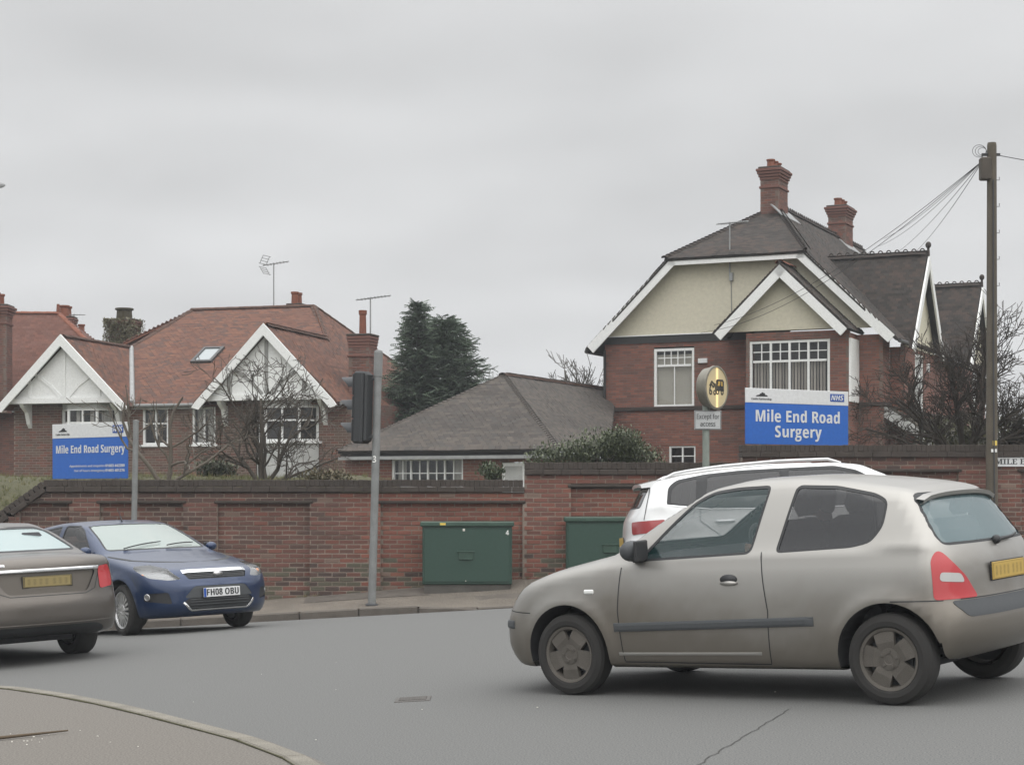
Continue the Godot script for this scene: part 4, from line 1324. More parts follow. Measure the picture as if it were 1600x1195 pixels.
# ---------------------------------------------------------------- the garden wall
func wall_section(label: String, x0: float, x1: float, panels: Array, ledge: float, ramp: bool, singles: int, focus: Vector2, warm: Callable) -> Node3D:
	var w := thing("garden_wall", label, "wall", Transform3D(Basis(), Vector3(0, 0, -28.6)), "sections of the brick garden wall")
	var top := wall_top((x0 + x1) * 0.5)
	var low := wall_foot(x0) - 0.3
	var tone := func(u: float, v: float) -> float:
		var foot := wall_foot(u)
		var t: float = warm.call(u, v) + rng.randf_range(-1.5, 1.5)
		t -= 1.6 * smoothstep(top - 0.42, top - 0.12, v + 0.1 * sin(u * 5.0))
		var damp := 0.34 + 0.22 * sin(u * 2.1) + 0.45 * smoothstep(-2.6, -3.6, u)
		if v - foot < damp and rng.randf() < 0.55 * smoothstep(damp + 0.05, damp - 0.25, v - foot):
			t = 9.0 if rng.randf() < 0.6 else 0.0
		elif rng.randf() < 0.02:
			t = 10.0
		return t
	# recessed panels, each framed by piers and a projecting band above the ledge
	var holes := []
	for p in panels:
		holes.append(Rect2(p[0], low - 1.0, p[1] - p[0], ledge - low + 1.0))
	var face := part("face", w)
	var outline := rect(x0, low, x1, top - 0.2)
	if ramp:
		outline = PackedVector2Array([Vector2(-9.3, low), Vector2(x1, low), Vector2(x1, top - 0.2), Vector2(-7.53, top - 0.2), Vector2(-9.3, wall_top(-9.3) - 0.2)])
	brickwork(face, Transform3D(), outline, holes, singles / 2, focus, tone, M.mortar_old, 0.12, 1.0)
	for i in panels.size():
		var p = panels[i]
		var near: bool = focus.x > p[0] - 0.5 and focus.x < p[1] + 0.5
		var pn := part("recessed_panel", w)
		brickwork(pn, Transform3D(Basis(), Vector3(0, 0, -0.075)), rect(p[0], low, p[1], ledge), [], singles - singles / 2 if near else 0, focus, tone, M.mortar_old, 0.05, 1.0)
		var lg := Geo.new()
		lg.soft(Transform3D(Basis(), Vector3((p[0] + p[1]) * 0.5, ledge + 0.012, -0.02)), Vector3(p[1] - p[0] + 0.1, 0.05, 0.09), 0.012)
		put("ledge", lg, M.coping, w)
	var core := Geo.new()
	core.bar(Vector3(x0, low, -0.36), Vector3(x1, top - 0.2, -0.13))
	put("core", core, M.brick_1, w)
	# coping of bricks on edge over two oversailing courses
	var cs := Geo.new()
	cs.soft(Transform3D(Basis(), Vector3(0, 0, 0)), Vector3(0.297, 0.085, 0.45), 0.008)
	var cm := cs.mesh()
	var on := Geo.new()
	on.soft(Transform3D(), Vector3(0.0765, 0.11, 0.42), 0.006)
	var om := on.mesh()
	var x := x0 if not ramp else -9.3
	while x < x1 - 0.02:
		var cut := minf(0.3, x1 - x)
		var c := x + cut * 0.5
		var y := wall_top(clampf(c, x0 - 3.0, x1 - 0.01))
		var sl := atan(0.72) if ramp and c < -7.53 else 0.0
		put_mesh("coping_stone", cm, M.coping, w, Transform3D(Basis(Vector3(0, 0, 1), sl + rng.randf_range(-0.008, 0.008)) * Basis.from_scale(Vector3(cut / 0.3, 1, 1)), Vector3(c, y - 0.155, -0.17 + rng.randf_range(-0.005, 0.006))))
		x += 0.3
	x = x0 + 0.04 if not ramp else -9.3
	var edge_places := []
	while x < x1:
		var y := wall_top(clampf(x, x0 - 3.0, x1 - 0.01))
		var sl := atan(0.72) if ramp and x < -7.53 else 0.0
		put_mesh("coping_brick", om, M.coping, w, Transform3D(Basis(Vector3(0, 0, 1), sl + rng.randf_range(-0.012, 0.012)), Vector3(x, y - 0.055 + rng.randf_range(-0.005, 0.005), -0.17)))
		x += 0.078
	return w


func garden_walls() -> void:
	wall_section("long low section of old brick garden wall with a sloping ramp at its left end", -7.6, 0.2, [[-7.94, -7.14], [-6.65, -5.3], [-4.75, -3.26], [-2.12, 0.17]], 1.27, true, 300, Vector2(-2.0, 0.9), func(u: float, v: float) -> float: return 2.1 + 3.2 * smoothstep(-3.6, -1.6, u) - 0.9 * smoothstep(-0.9, 0.1, u) * smoothstep(0.3, -0.1, v) + 0.5 * sin(u * 3.0 + v * 2.0))
	wall_section("middle brick garden wall section one step higher, behind the second cabinet", 0.2, 3.7, [[0.95, 3.5]], 1.53, false, 300, Vector2(0.9, 1.1), func(u: float, v: float) -> float: return 4.6 + 0.6 * sin(u * 2.0 + v * 3.0))
	wall_section("tallest brick garden wall section at the right carrying the street name", 3.7, 14.0, [[4.4, 7.2], [8.2, 11.0]], 1.78, false, 300, Vector2(5.6, 2.0), func(u: float, v: float) -> float: return 2.4 + 0.7 * sin(u * 2.0 + v * 3.0))


# ---------------------------------------------------------------- street furniture
func leaning(foot: Vector3, top: Vector3) -> Transform3D:
	var y := (top - foot).normalized()
	var x := y.cross(Vector3.BACK).normalized()
	return Transform3D(Basis(x, y, x.cross(y)), foot)


func weeds() -> void:
	var blade := Geo.new()
	for k in 5:
		var a := TAU * k / 5.0
		var o := Vector3(cos(a), 0, sin(a))
		var s := o.cross(Vector3.UP) * 0.08
		blade.face(o * 0.1 - s, o * 0.1 + s, o * 0.6 + Vector3(0, 0.8 - 0.1 * k, 0), o + Vector3(0, 0.4, 0))
	var places := []
	var cols := []
	for i in 420:
		var x := rng.randf_range(-8.0, 3.0)
		if sin(x * 3.1) + sin(x * 7.3) < rng.randf_range(-0.2, 1.2):
			continue
		var sz := rng.randf_range(0.025, 0.075)
		places.append(Transform3D(Basis(Vector3.UP, rng.randf() * TAU) * Basis.from_scale(Vector3.ONE * sz), Vector3(x, wall_foot(x) - 0.005, -28.57 + rng.randf_range(0.0, 0.06))))
		cols.append(Color(0.12, 0.12, 0.05).lerp(Color(0.2, 0.16, 0.09), rng.randf()))
	many("weeds", blade.mesh(), M.grass_blade, places, cols)


func furniture() -> void:
	weeds()
	# traffic signal seen from behind
	var t := thing("traffic_light", "grey traffic signal pole with a black three lamp head turned away, leaning slightly", "traffic light", leaning(Vector3(-2.18, -0.32, -27.6), Vector3(-2.075, 3.67, -27.6)))
	var g := Geo.new()
	g.lathe(Transform3D(), [Vector2(0.062, 0), Vector2(0.06, 3.55), Vector2(0.068, 3.56), Vector2(0.068, 3.93), Vector2(0.06, 3.96), Vector2(0, 3.98)], 18)
	put("pole", g, M.pole_grey, t)
	g = Geo.new()
	g.lathe(Transform3D(), [Vector2(0.1, 0.0), Vector2(0.1, 0.02), Vector2(0.065, 0.035)], 18)
	put("base_collar", g, M.signal_hood, t)
	var hd := Transform3D(Basis(Vector3.UP, deg_to_rad(-113)), Vector3(-0.235, 3.07, 0.0))
	g = Geo.new()
	g.soft(hd, Vector3(0.31, 1.12, 0.17), 0.03)
	g.soft(hd * Transform3D(Basis(), Vector3(0, 0, -0.105)), Vector3(0.24, 1.06, 0.06), 0.025)
	for k in 3:
		g.soft(hd * Transform3D(Basis(), Vector3(0, 0.355 - 0.355 * k, 0.09)), Vector3(0.30, 0.335, 0.03), 0.012)
	var head := put("signal_head", g, M.signal_black, t)
	for k in 3:
		var c := hd * Transform3D(Basis(), Vector3(0, 0.355 - 0.355 * k, 0.1))
		var v := Geo.new()
		for i in 14:
			var a0 := lerpf(-0.35, PI + 0.35, i / 14.0)
			var a1 := lerpf(-0.35, PI + 0.35, (i + 1) / 14.0)
			var l0 := 0.10 + 0.16 * maxf(sin(a0), 0.0)
			var l1 := 0.10 + 0.16 * maxf(sin(a1), 0.0)
			var p0 := Vector3(cos(a0) * 0.125, sin(a0) * 0.125, 0)
			var p1 := Vector3(cos(a1) * 0.125, sin(a1) * 0.125, 0)
			for s in [1.0, 0.95]:
				v.quad(c * (p0 * s), c * (p1 * s), c * (p1 * s * 0.93 + Vector3(0, 0, l1)), c * (p0 * s * 0.93 + Vector3(0, 0, l0)), c.basis * ((p0 + p1) * (s - 0.97)))
		put("hood", v, M.signal_hood, head)
		var ln := Geo.new()
		ln.lathe(c * Transform3D(Basis(Vector3.RIGHT, PI / 2), Vector3.ZERO), [Vector2(0.1, 0.0), Vector2(0.08, 0.015), Vector2(0, 0.025)], 16)
		put("lens", ln, [M.lamp_red_dark, M.lamp_amber, M.cabinet_green][k], head)
	for y in [3.52, 2.62]:
		var b := Geo.new()
		b.soft(Transform3D(Basis(), Vector3(-0.1, y, 0)), Vector3(0.2, 0.05, 0.05), 0.008)
		put("bracket", b, M.signal_black, t)
	lettering("3", 0.055, 0.10, Transform3D(Basis(Vector3.UP, -0.1), Vector3(-0.015, 2.27, 0.063)), M.sticker_white, t)

	# two street cabinets
	for c in [[-1.42, 0.0, -0.02, 0.955, true, "green steel street cabinet numbered 4 against the brick wall"], [0.86, 2.3, 0.12, 1.03, false, "second green street cabinet, half hidden by the white car"]]:
		var w: float = c[1] - c[0]
		var h: float = c[3] - c[2]
		var cab := thing("street_cabinet", c[5], "cabinet", Transform3D(Basis(), Vector3((c[0] + c[1]) * 0.5, c[2], -28.28)), "green street cabinets")
		var b := Geo.new()
		b.soft(Transform3D(Basis(), Vector3(0, h * 0.5, 0)), Vector3(w, h, 0.34), 0.012)
		put("body", b, M.cabinet_green, cab)
		b = Geo.new()
		b.soft(Transform3D(Basis(), Vector3(0, h - 0.02, 0.005)), Vector3(w + 0.07, 0.075, 0.41), 0.014)
		put("lid", b, M.cabinet_lid, cab)
		b = Geo.new()
		b.bar(Vector3(-w * 0.5 + 0.03, -0.35, -0.15), Vector3(w * 0.5 - 0.03, 0.0, 0.14))
		put("plinth", b, M.concrete, cab)
		b = Geo.new()
		b.soft(Transform3D(Basis(), Vector3(0, h * 0.47, 0.178)), Vector3(w - 0.06, h - 0.14, 0.014), 0.005)
		var door := put("door", b, M.cabinet_green, cab)
		b = Geo.new()
		b.soft(Transform3D(Basis(), Vector3(-0.02, h * 0.47, 0.192)), Vector3(0.24, 0.13, 0.02), 0.008)
		b.soft(Transform3D(Basis(), Vector3(-0.02, h * 0.47 + 0.062, 0.205)), Vector3(0.28, 0.016, 0.03), 0.004)
		b.soft(Transform3D(Basis(), Vector3(-0.02, h * 0.47 - 0.055, 0.205)), Vector3(0.2, 0.014, 0.03), 0.004)
		put("handle", b, M.cabinet_lid, door)
		if c[4]:
			lettering("4", 0.05, 0.075, Transform3D(Basis(), Vector3(w * 0.5 - 0.075, h - 0.155, 0.188)), M.sticker_white, cab)
			b = Geo.new()
			b.bar(Vector3(-0.43, h - 0.035, 0.211), Vector3(-0.34, h + 0.0, 0.213))
			put("sticker", b, M.sticker_yellow, cab)
			b = Geo.new()
			b.bar(Vector3(-0.07, h - 0.13, 0.186), Vector3(-0.035, h - 0.09, 0.188))
			b.bar(Vector3(-0.03, 0.05, 0.186), Vector3(-0.015, 0.065, 0.188))
			put("lock_plate", b, M.debris, door)

	# bare post behind the blue car
	t = thing("sign_post", "bare thin grey metal post without a sign, beside the left surgery board", "post", leaning(Vector3(-5.93, -0.62, -27.7), Vector3(-5.87, 2.55, -27.7)))
	g = Geo.new()
	g.lathe(Transform3D(), [Vector2(0.045, 0), Vector2(0.045, 3.15), Vector2(0.05, 3.15), Vector2(0.05, 3.18), Vector2(0, 3.19)], 14)
	put("pole", g, M.pole_grey, t)
	g = Geo.new()
	g.lathe(Transform3D(), [Vector2(0.08, 0.0), Vector2(0.08, 0.03), Vector2(0.045, 0.04)], 14)
	put("base_collar", g, M.pole_grey, t)

	# lit round sign with a plate below
	t = thing("road_sign", "round lit road sign with vehicles above an Except for access plate", "road sign", Transform3D(Basis(), Vector3(3.05, 0.1, -27.9)))
	g = Geo.new()
	g.lathe(Transform3D(), [Vector2(0.055, 0), Vector2(0.055, 2.95), Vector2(0, 2.96)], 16)
	put("pole", g, M.pole_green, t)
	var face := Transform3D(Basis(Vector3.UP, deg_to_rad(52)), Vector3(0.15, 2.98, 0.06))
	var ax := face * Transform3D(Basis(Vector3.RIGHT, PI / 2), Vector3.ZERO)
	g = Geo.new()
	g.lathe(ax, [Vector2(0, -0.2), Vector2(0.27, -0.2), Vector2(0.31, -0.16), Vector2(0.33, -0.02), Vector2(0.345, -0.02), Vector2(0.345, 0.02), Vector2(0.315, 0.025), Vector2(0.31, 0.012)], 40)
	var box := put("lamp_box", g, M.sign_rim, t)
	g = Geo.new()
	for i in 40:
		var a := Vector2.from_angle(TAU * i / 40) * 0.314
		var b := Vector2.from_angle(TAU * (i + 1) / 40) * 0.314
		for r in 8:
			var s0 := r / 8.0
			var s1 := (r + 1) / 8.0
			var q := [a * s0, b * s0, b * s1, a * s1]
			var z := []
			for p in q:
				z.append(face * Vector3(p.x, p.y, 0.014))
				g.uv.append(Vector2.ZERO)
			g.uv.resize(g.uv.size() - 4)
			var tr := [0, 1, 2, 0, 2, 3] if r > 0 else [0, 2, 3]
			for k in range(0, tr.size(), 3):
				var ord := [tr[k], tr[k + 1], tr[k + 2]]
				var n0: Vector3 = (z[ord[2]] - z[ord[0]]).cross(z[ord[1]] - z[ord[0]])
				if n0.dot(face.basis.z) < 0.0:
					ord = [ord[0], ord[2], ord[1]]
				for m in ord:
					g.v.append(z[m])
					g.n.append(face.basis.z)
					g.c.append(Color(1, 1, 1))
					g.uv.append(Vector2(q[m].x / 0.64 + 0.5, 0.5 - q[m].y / 0.64))
	put("lit_face", g, lit_face(), box)
	var tube_light := OmniLight3D.new()
	tube_light.name = "sign_lamp"
	tube_light.position = face * Vector3(0, 0, 0.06)
	tube_light.light_color = Color(1.0, 0.88, 0.6)
	tube_light.light_energy = 0.04
	tube_light.light_size = 0.25
	tube_light.omni_range = 40.0
	tube_light.omni_attenuation = 2.0
	tube_light.shadow_enabled = true
	t.add_child(tube_light)
	# the vehicles on the face, raised a little as dark film
	g = Geo.new()
	var ft := face * Transform3D(Basis(), Vector3(0, 0.0, 0))
	g.prism(PackedVector2Array([Vector2(-0.02, -0.05), Vector2(0.21, -0.05), Vector2(0.21, 0.10), Vector2(0.18, 0.13), Vector2(0.0, 0.13), Vector2(-0.02, 0.10)]), ft, 0.015, 0.019)
	g.stroke([Vector2(-0.21, 0.02), Vector2(-0.15, 0.09), Vector2(-0.08, 0.05)], 0.03, ft, 0.015, 0.019)
	g.stroke([Vector2(-0.21, -0.06), Vector2(-0.18, 0.06), Vector2(-0.10, 0.0), Vector2(-0.05, 0.06), Vector2(-0.03, -0.05)], 0.032, ft, 0.015, 0.019)
	for p in [[-0.18, -0.08], [-0.06, -0.08], [0.02, -0.07], [0.16, -0.07]]:
		g.lathe(ft * Transform3D(Basis(Vector3.RIGHT, PI / 2), Vector3(p[0], p[1], 0.015)), [Vector2(0.042, 0), Vector2(0.042, 0.004), Vector2(0.02, 0.004), Vector2(0.02, 0)], 14)
	put("vehicle_symbol", g, M.print_black, box)
	g = Geo.new()
	g.prism(PackedVector2Array([Vector2(0.02, 0.03), Vector2(0.08, 0.03), Vector2(0.10, 0.10), Vector2(0.04, 0.10)]), ft, 0.0195, 0.021)
	g.prism(PackedVector2Array([Vector2(0.12, 0.03), Vector2(0.17, 0.03), Vector2(0.16, 0.10), Vector2(0.13, 0.10)]), ft, 0.0195, 0.021)
	put("symbol_window", g, M.plate_yellow, box)
	var pt := Transform3D(Basis(Vector3.UP, 0.12), Vector3(0.02, 2.47, 0.075))
	g = Geo.new()
	g.soft(pt, Vector3(0.43, 0.30, 0.012), 0.004)
	var plate := put("plate", g, M.plate_white, t)
	g = Geo.new()
	for q in [[Vector2(-0.205, -0.14), Vector2(0.205, -0.14)], [Vector2(-0.205, 0.14), Vector2(0.205, 0.14)], [Vector2(-0.205, -0.14), Vector2(-0.205, 0.14)], [Vector2(0.205, -0.14), Vector2(0.205, 0.14)]]:
		g.stroke(q, 0.008, pt, 0.0065, 0.008)
	put("border", g, M.print_black, plate)
	lettering("Except for", 0.36, 0.075, pt * Transform3D(Basis(), Vector3(0, 0.055, 0.009)), M.print_black, plate, false)
	lettering("access", 0.24, 0.075, pt * Transform3D(Basis(), Vector3(0, -0.06, 0.009)), M.print_black, plate, false)
	g = Geo.new()
	g.soft(Transform3D(Basis(), Vector3(0.08, 2.7, 0.02)), Vector3(0.16, 0.06, 0.08), 0.01)
	g.soft(Transform3D(Basis(), Vector3(0.0, 2.47, 0.04)), Vector3(0.09, 0.06, 0.06), 0.01)
	put("bracket", g, M.sign_rim, t)

	surgery_board("large blue and white surgery board above the wall, in front of the tall brick house", Vector3(3.867, 1.75, -29.4), Vector3(5.79, 1.75, -30.6), 0.51, 1.43, true)
	surgery_board("smaller lettered blue and white surgery board above the left end of the wall", Vector3(-8.95, 1.42, -34.6), Vector3(-7.19, 1.42, -33.2), 0.28, 1.34, false)

	# telegraph pole
	t = thing("telegraph_pole", "brown wooden telegraph pole with a box near its top, at the right edge", "utility pole", Transform3D(Basis(), Vector3(7.64, 0.5, -28.25)))
	g = Geo.new()
	g.lathe(Transform3D(), [Vector2(0.098, 0), Vector2(0.085, 3.2), Vector2(0.074, 6.46), Vector2(0.066, 6.5), Vector2(0, 6.51)], 16)
	put("pole", g, M.pole_wood, t)
	g = Geo.new()
	g.soft(Transform3D(Basis(), Vector3(-0.11, 6.08, 0.02)), Vector3(0.17, 0.36, 0.17), 0.02)
	put("terminal_box", g, M.bark_grey, t)
	g = Geo.new()
	for k in 5:
		g.tube([Vector3(0.06, 5.9 - k * 0.42, 0.03), Vector3(0.11, 5.9 - k * 0.42, 0.03), Vector3(0.11, 5.95 - k * 0.42, 0.03)], [0.006, 0.006, 0.006], 5)
	put("climbing_step", g, M.gutter, t)
	g = Geo.new()
	for k in 3:
		var loop := []
		var rad := []
		for i in 15:
			var an := TAU * i / 13.0 + k
			loop.append(Vector3(-0.15 - 0.03 * k + cos(an) * (0.07 + 0.02 * k), 6.36 + sin(an) * (0.06 + 0.02 * k), 0.02 * k))
			rad.append(0.004)
		g.tube(loop, rad, 4, false)
	g.bar(Vector3(-0.16, 6.29, -0.02), Vector3(0.13, 6.33, 0.02))
	put("cable_loops", g, M.cable, t)
	g = Geo.new()
	g.tube([Vector3(0.0, 5.9, 0.088), Vector3(0.0, 3.0, 0.095), Vector3(0.02, 0.0, 0.105)], [0.013, 0.013, 0.013], 5)
	put("down_cable", g, M.cable, t)
	g = Geo.new()
	g.box(Transform3D(Basis(Vector3.UP, 0.25), Vector3(0.025, 1.72, 0.09)), Vector3(0.07, 0.075, 0.006))
	put("yellow_label", g, M.sticker_yellow, t)
	g = Geo.new()
	g.box(Transform3D(Basis(), Vector3(0.01, 1.6, 0.095)), Vector3(0.09, 0.05, 0.006))
	put("white_label", g, M.sticker_white, t)

	# street name plate
	t = thing("street_name_sign", "white street name plate reading MILE END ROAD on the wall beside the pole", "street sign", Transform3D(Basis(), Vector3(8.35, 1.87, -28.6)))
	g = Geo.new()
	g.soft(Transform3D(Basis(), Vector3(0, 0.06, 0.03)), Vector3(1.24, 0.155, 0.014), 0.003)
	put("plate", g, M.sign_white, t)
	lettering("MILE END ROAD", 1.14, 0.085, Transform3D(Basis(), Vector3(0, 0.062, 0.039)), M.print_black, t, true, 0.0, "Droid Serif")

	# cables from the pole
	var top := Vector3(7.5, 6.72, -28.25)
	var hb := Transform3D(Basis(Vector3.UP, -deg_to_rad(25)), Vector3(2.716, 0, -52))
	var lines := [["thin overhead cable, uppermost of the bundle to the rear roof", hb * at3(5.2, 10.25, 13.0), 0.25], ["thin overhead cable, second of the bundle to the rear roof", hb * at3(5.0, 10.0, 13.0), 0.35], ["thin overhead cable, third of the bundle to the rear roof", hb * at3(5.6, 9.55, 12.4), 0.3], ["thin overhead cable, lowest of the bundle to the rear roof", hb * at3(5.9, 9.3, 12.4), 0.45], ["thin overhead cable crossing the front gable to its upper left fixing", hb * at3(3.4, 6.2, -0.1), 0.75], ["thin overhead cable crossing the front gable to its lower left fixing", hb * at3(3.0, 6.0, -0.1), 1.0], ["thin overhead cable running off to the right from the pole top", Vector3(20.0, 5.6, -30.0), 0.3]]
	for l in lines:
		var a := top if l[1].x < 15.0 else Vector3(7.74, 6.8, -28.25)
		var pts := []
		var rad := []
		for i in 25:
			var s := i / 24.0
			pts.append(a.lerp(l[1], s) - Vector3(0, l[2] * 2.2 * s * (1.0 - s), 0))
			rad.append(0.0062)
		g = Geo.new()
		g.tube(pts, rad, 4)
		tag(put("overhead_cable", g, M.cable), l[0], "cable", "overhead cables")

	# street lamp whose head just enters the frame
	t = thing("street_lamp", "grey street lamp whose head just shows at the left edge of the sky", "street lamp", Transform3D(Basis(), Vector3(-9.6, -0.7, -26.5)))
	g = Geo.new()
	g.tube([Vector3(0, 0, 0), Vector3(0, 6.4, 0), Vector3(0.15, 6.66, 0), Vector3(0.5, 6.74, 0), Vector3(1.2, 6.76, 0)], [0.08, 0.05, 0.04, 0.03, 0.03], 10)
	put("column", g, M.pole_grey, t)
	g = Geo.new()
	g.ball(Vector3(1.6, 6.72, 0), Vector3(0.44, 0.075, 0.13), 14, 8)
	put("lamp_head", g, M.plate_white, t)


func lit_face() -> StandardMaterial3D:
	var m := StandardMaterial3D.new()
	m.albedo_color = lin(0.46, 0.39, 0.24)
	m.roughness = 0.3
	m.emission_enabled = true
	m.emission = Color(1.0, 0.86, 0.56)
	m.emission_energy_multiplier = 0.85
	var im := Image.create(128, 128, false, Image.FORMAT_RGB8)
	for x in 128:
		for y in 128:
			var d := absf(x - 66.0) / 64.0
			var v := 0.16 + 0.84 * exp(-pow(d / 0.11, 2.0)) + 0.14 * exp(-pow(d / 0.4, 2.0))
			im.set_pixel(x, y, Color(minf(v, 1), minf(v, 1), minf(v, 1)))
	m.emission_texture = ImageTexture.create_from_image(im)
	m.emission_operator = BaseMaterial3D.EMISSION_OP_MULTIPLY
	return m


# a board of blue panel under a white header, from its lower left to its lower right corner
func surgery_board(label: String, a: Vector3, b: Vector3, header_text: float, top: float, large: bool) -> void:
	var d := b - a
	var w := Vector2(d.x, d.z).length()
	var h := 0.93 if large else 1.06
	var bottom := 2.24 if large else 1.70
	var t := thing("surgery_sign", label, "sign", Transform3D(Basis(Vector3.UP, atan2(-d.z, d.x)), Vector3(a.x, bottom, a.z)), "surgery boards above the wall")
	var hh := h * 0.26
	var g := Geo.new()
	g.soft(Transform3D(Basis(), Vector3(w * 0.5, (h - hh) * 0.5, 0)), Vector3(w, h - hh, 0.03), 0.004)
	put("blue_panel", g, M.sign_blue, t)
	g = Geo.new()
	g.soft(Transform3D(Basis(), Vector3(w * 0.5, h - hh * 0.5, 0.002)), Vector3(w, hh, 0.034), 0.004)
	var head := put("header", g, M.sign_white, t)
	for x in [w * 0.18, w * 0.82]:
		g = Geo.new()
		g.bar(Vector3(x - 0.04, -1.2, -0.09), Vector3(x + 0.04, h - 0.1, -0.02))
		put("post", g, M.pole_grey, t)
	var z := 0.020
	if large:
		lettering("Mile End Road", w * 0.82, 0.19, Transform3D(Basis(), Vector3(w * 0.5, 0.47, z)), M.sign_white, t)
		lettering("Surgery", w * 0.455, 0.19, Transform3D(Basis(), Vector3(w * 0.5, 0.215, z)), M.sign_white, t)
	else:
		lettering("Mile End Road Surgery", w * 0.92, 0.145, Transform3D(Basis(), Vector3(w * 0.51, h - hh - 0.22, z)), M.sign_white, t)
		lettering("Appointments and enquiries", w * 0.47, 0.04, Transform3D(Basis(), Vector3(w * 0.475, 0.245, z)), M.sign_white, t, false)
		lettering("01603 442200", w * 0.25, 0.05, Transform3D(Basis(), Vector3(w * 0.845, 0.245, z)), M.sign_white, t)
		lettering("Out of hours emergency", w * 0.41, 0.04, Transform3D(Basis(), Vector3(w * 0.505, 0.155, z)), M.sign_white, t, false)
		lettering("01603 481276", w * 0.25, 0.05, Transform3D(Basis(), Vector3(w * 0.845, 0.155, z)), M.sign_white, t)
	# emblem: a mound with a keep, and the practice name under it
	z = 0.022
	g = Geo.new()
	var e := Transform3D(Basis.from_scale(Vector3(w * 0.1, hh * 0.27, 1)), Vector3(w * 0.145, h - hh * 0.55, 0))
	g.prism(PackedVector2Array([Vector2(-0.55, 0), Vector2(0.6, 0), Vector2(0.5, 0.35), Vector2(0.33, 0.42), Vector2(0.3, 0.85), Vector2(0.18, 0.85), Vector2(0.16, 1.0), Vector2(0.02, 1.0), Vector2(-0.02, 0.75), Vector2(-0.12, 0.72), Vector2(-0.2, 0.4), Vector2(-0.42, 0.3)]), e, z - 0.002, z + 0.002)
	put("emblem", g, M.print_black, head)
	lettering("Castle Partnership", w * 0.19, hh * 0.13, Transform3D(Basis(), Vector3(w * 0.145, h - hh * 0.73, z)), M.print_black, head, false)
	g = Geo.new()
	var c := Vector3(w * 0.885, h - hh * 0.47, z)
	g.bar(c - Vector3(w * 0.07, hh * 0.27, 0.002), c + Vector3(w * 0.07, hh * 0.27, 0.002))
	var logo := put("logo_panel", g, M.logo_blue, head)
	lettering("NHS", w * 0.115, hh * 0.36, Transform3D(Basis(), c + Vector3(-0.004, 0, 0.004)), M.sign_white, logo, true, 0.2)


# ---------------------------------------------------------------- plants
var leaf_cache: ArrayMesh


func leaf_mesh() -> ArrayMesh:
	if leaf_cache == null:
		var g := Geo.new()
		var p := [Vector3(0, 0, 0), Vector3(0.22, 0.35, 0.06), Vector3(0, 0.5, 0), Vector3(-0.22, 0.35, 0.06), Vector3(0, 1.0, -0.08), Vector3(0.18, 0.72, 0.0), Vector3(-0.18, 0.72, 0.0)]
		for f in [[0, 1, 2], [0, 2, 3], [1, 5, 2], [3, 2, 6], [5, 4, 2], [6, 2, 4]]:
			g.face(p[f[0]], p[f[1]], p[f[2]], Vector3(0, 0.1, 1))
		leaf_cache = g.mesh()
	return leaf_cache


# a limb with side shoots; thick wood goes to `wood`, thin to `twigs`
func limb(wood: Geo, twigs: Geo, p: Vector3, d: Vector3, len: float, r: float, level: int, how: Dictionary) -> void:
	var n := 5 if level < 2 else 4
	var pts := [p]
	var rad := [r]
	var dirs := [d]
	var q := p
	var f := d
	for i in n:
		var bend: Vector3 = Vector3(rng.randfn(0, 1), rng.randfn(0, 1), rng.randfn(0, 1)) * how.wiggle
		f = (f + bend + Vector3(0, how.lift * (1.0 if level > 0 else 0.3), 0)).normalized()
		q = q + f * len / n
		pts.append(q)
		dirs.append(f)
		rad.append(maxf(r * lerpf(1.0, 0.45, float(i + 1) / n), how.thin))
	(wood if level < 2 else twigs).tube(pts, rad, 6 if level < 2 else 3, false)
	if level >= how.levels:
		return
	var kids: int = how.kids[level]
	for k in kids:
		var s := rng.randf_range(how.from if level > 0 else 0.2, 1.0)
		var i := clampi(int(s * n), 1, n)
		var b: Vector3 = pts[i]
		var ang := rng.randf() * TAU
		var e: Vector3 = dirs[i]
		var x := e.cross(Vector3(0.3, 1, 0.2)).normalized()
		var y := e.cross(x)
		var open: float = how.open * rng.randf_range(0.6, 1.3)
		var nd := (e * cos(open) + (x * cos(ang) + y * sin(ang)) * sin(open)).normalized()
		limb(wood, twigs, b, nd, len * rng.randf_range(how.shrink * 0.75, how.shrink * 1.15), rad[i] * 0.66, level + 1, how)


func bare_tree(called: String, label: String, category: String, foot: Vector3, stems: Array, how: Dictionary, bark: Material, group := "") -> void:
	var t := thing(called, label, category, Transform3D(Basis(), foot), group)
	var twigs := Geo.new()
	for s in stems:
		var wood := Geo.new()
		limb(wood, twigs, s[0], (s[1] as Vector3).normalized(), s[2], s[3], 0, how)
		put("trunk" if stems.size() == 1 else "stem", wood, bark, t)
	kind(put("twigs", twigs, bark, t), "stuff")


func spray_mesh() -> ArrayMesh:
	var g := Geo.new()
	for i in 9:
		var s := i / 8.0
		var side := 1.0 if i % 2 else -1.0
		var a := Vector3(0, -0.05 * s * s, s)
		var tip := a + Vector3(side * (0.34 - 0.22 * s), -0.05 - 0.06 * s, 0.2)
		g.face(a, a + Vector3(side * 0.03, 0.02, 0.14), tip, Vector3.UP)
		g.face(a - Vector3(0, 0.0, 0.06), a + Vector3(0, 0.04, 0.08), tip + Vector3(0, 0.02, -0.05), Vector3.UP)
	g.face(Vector3(-0.05, 0, 0.0), Vector3(0.05, 0, 0.0), Vector3(0, -0.08, 1.25), Vector3.UP)
	return g.mesh()


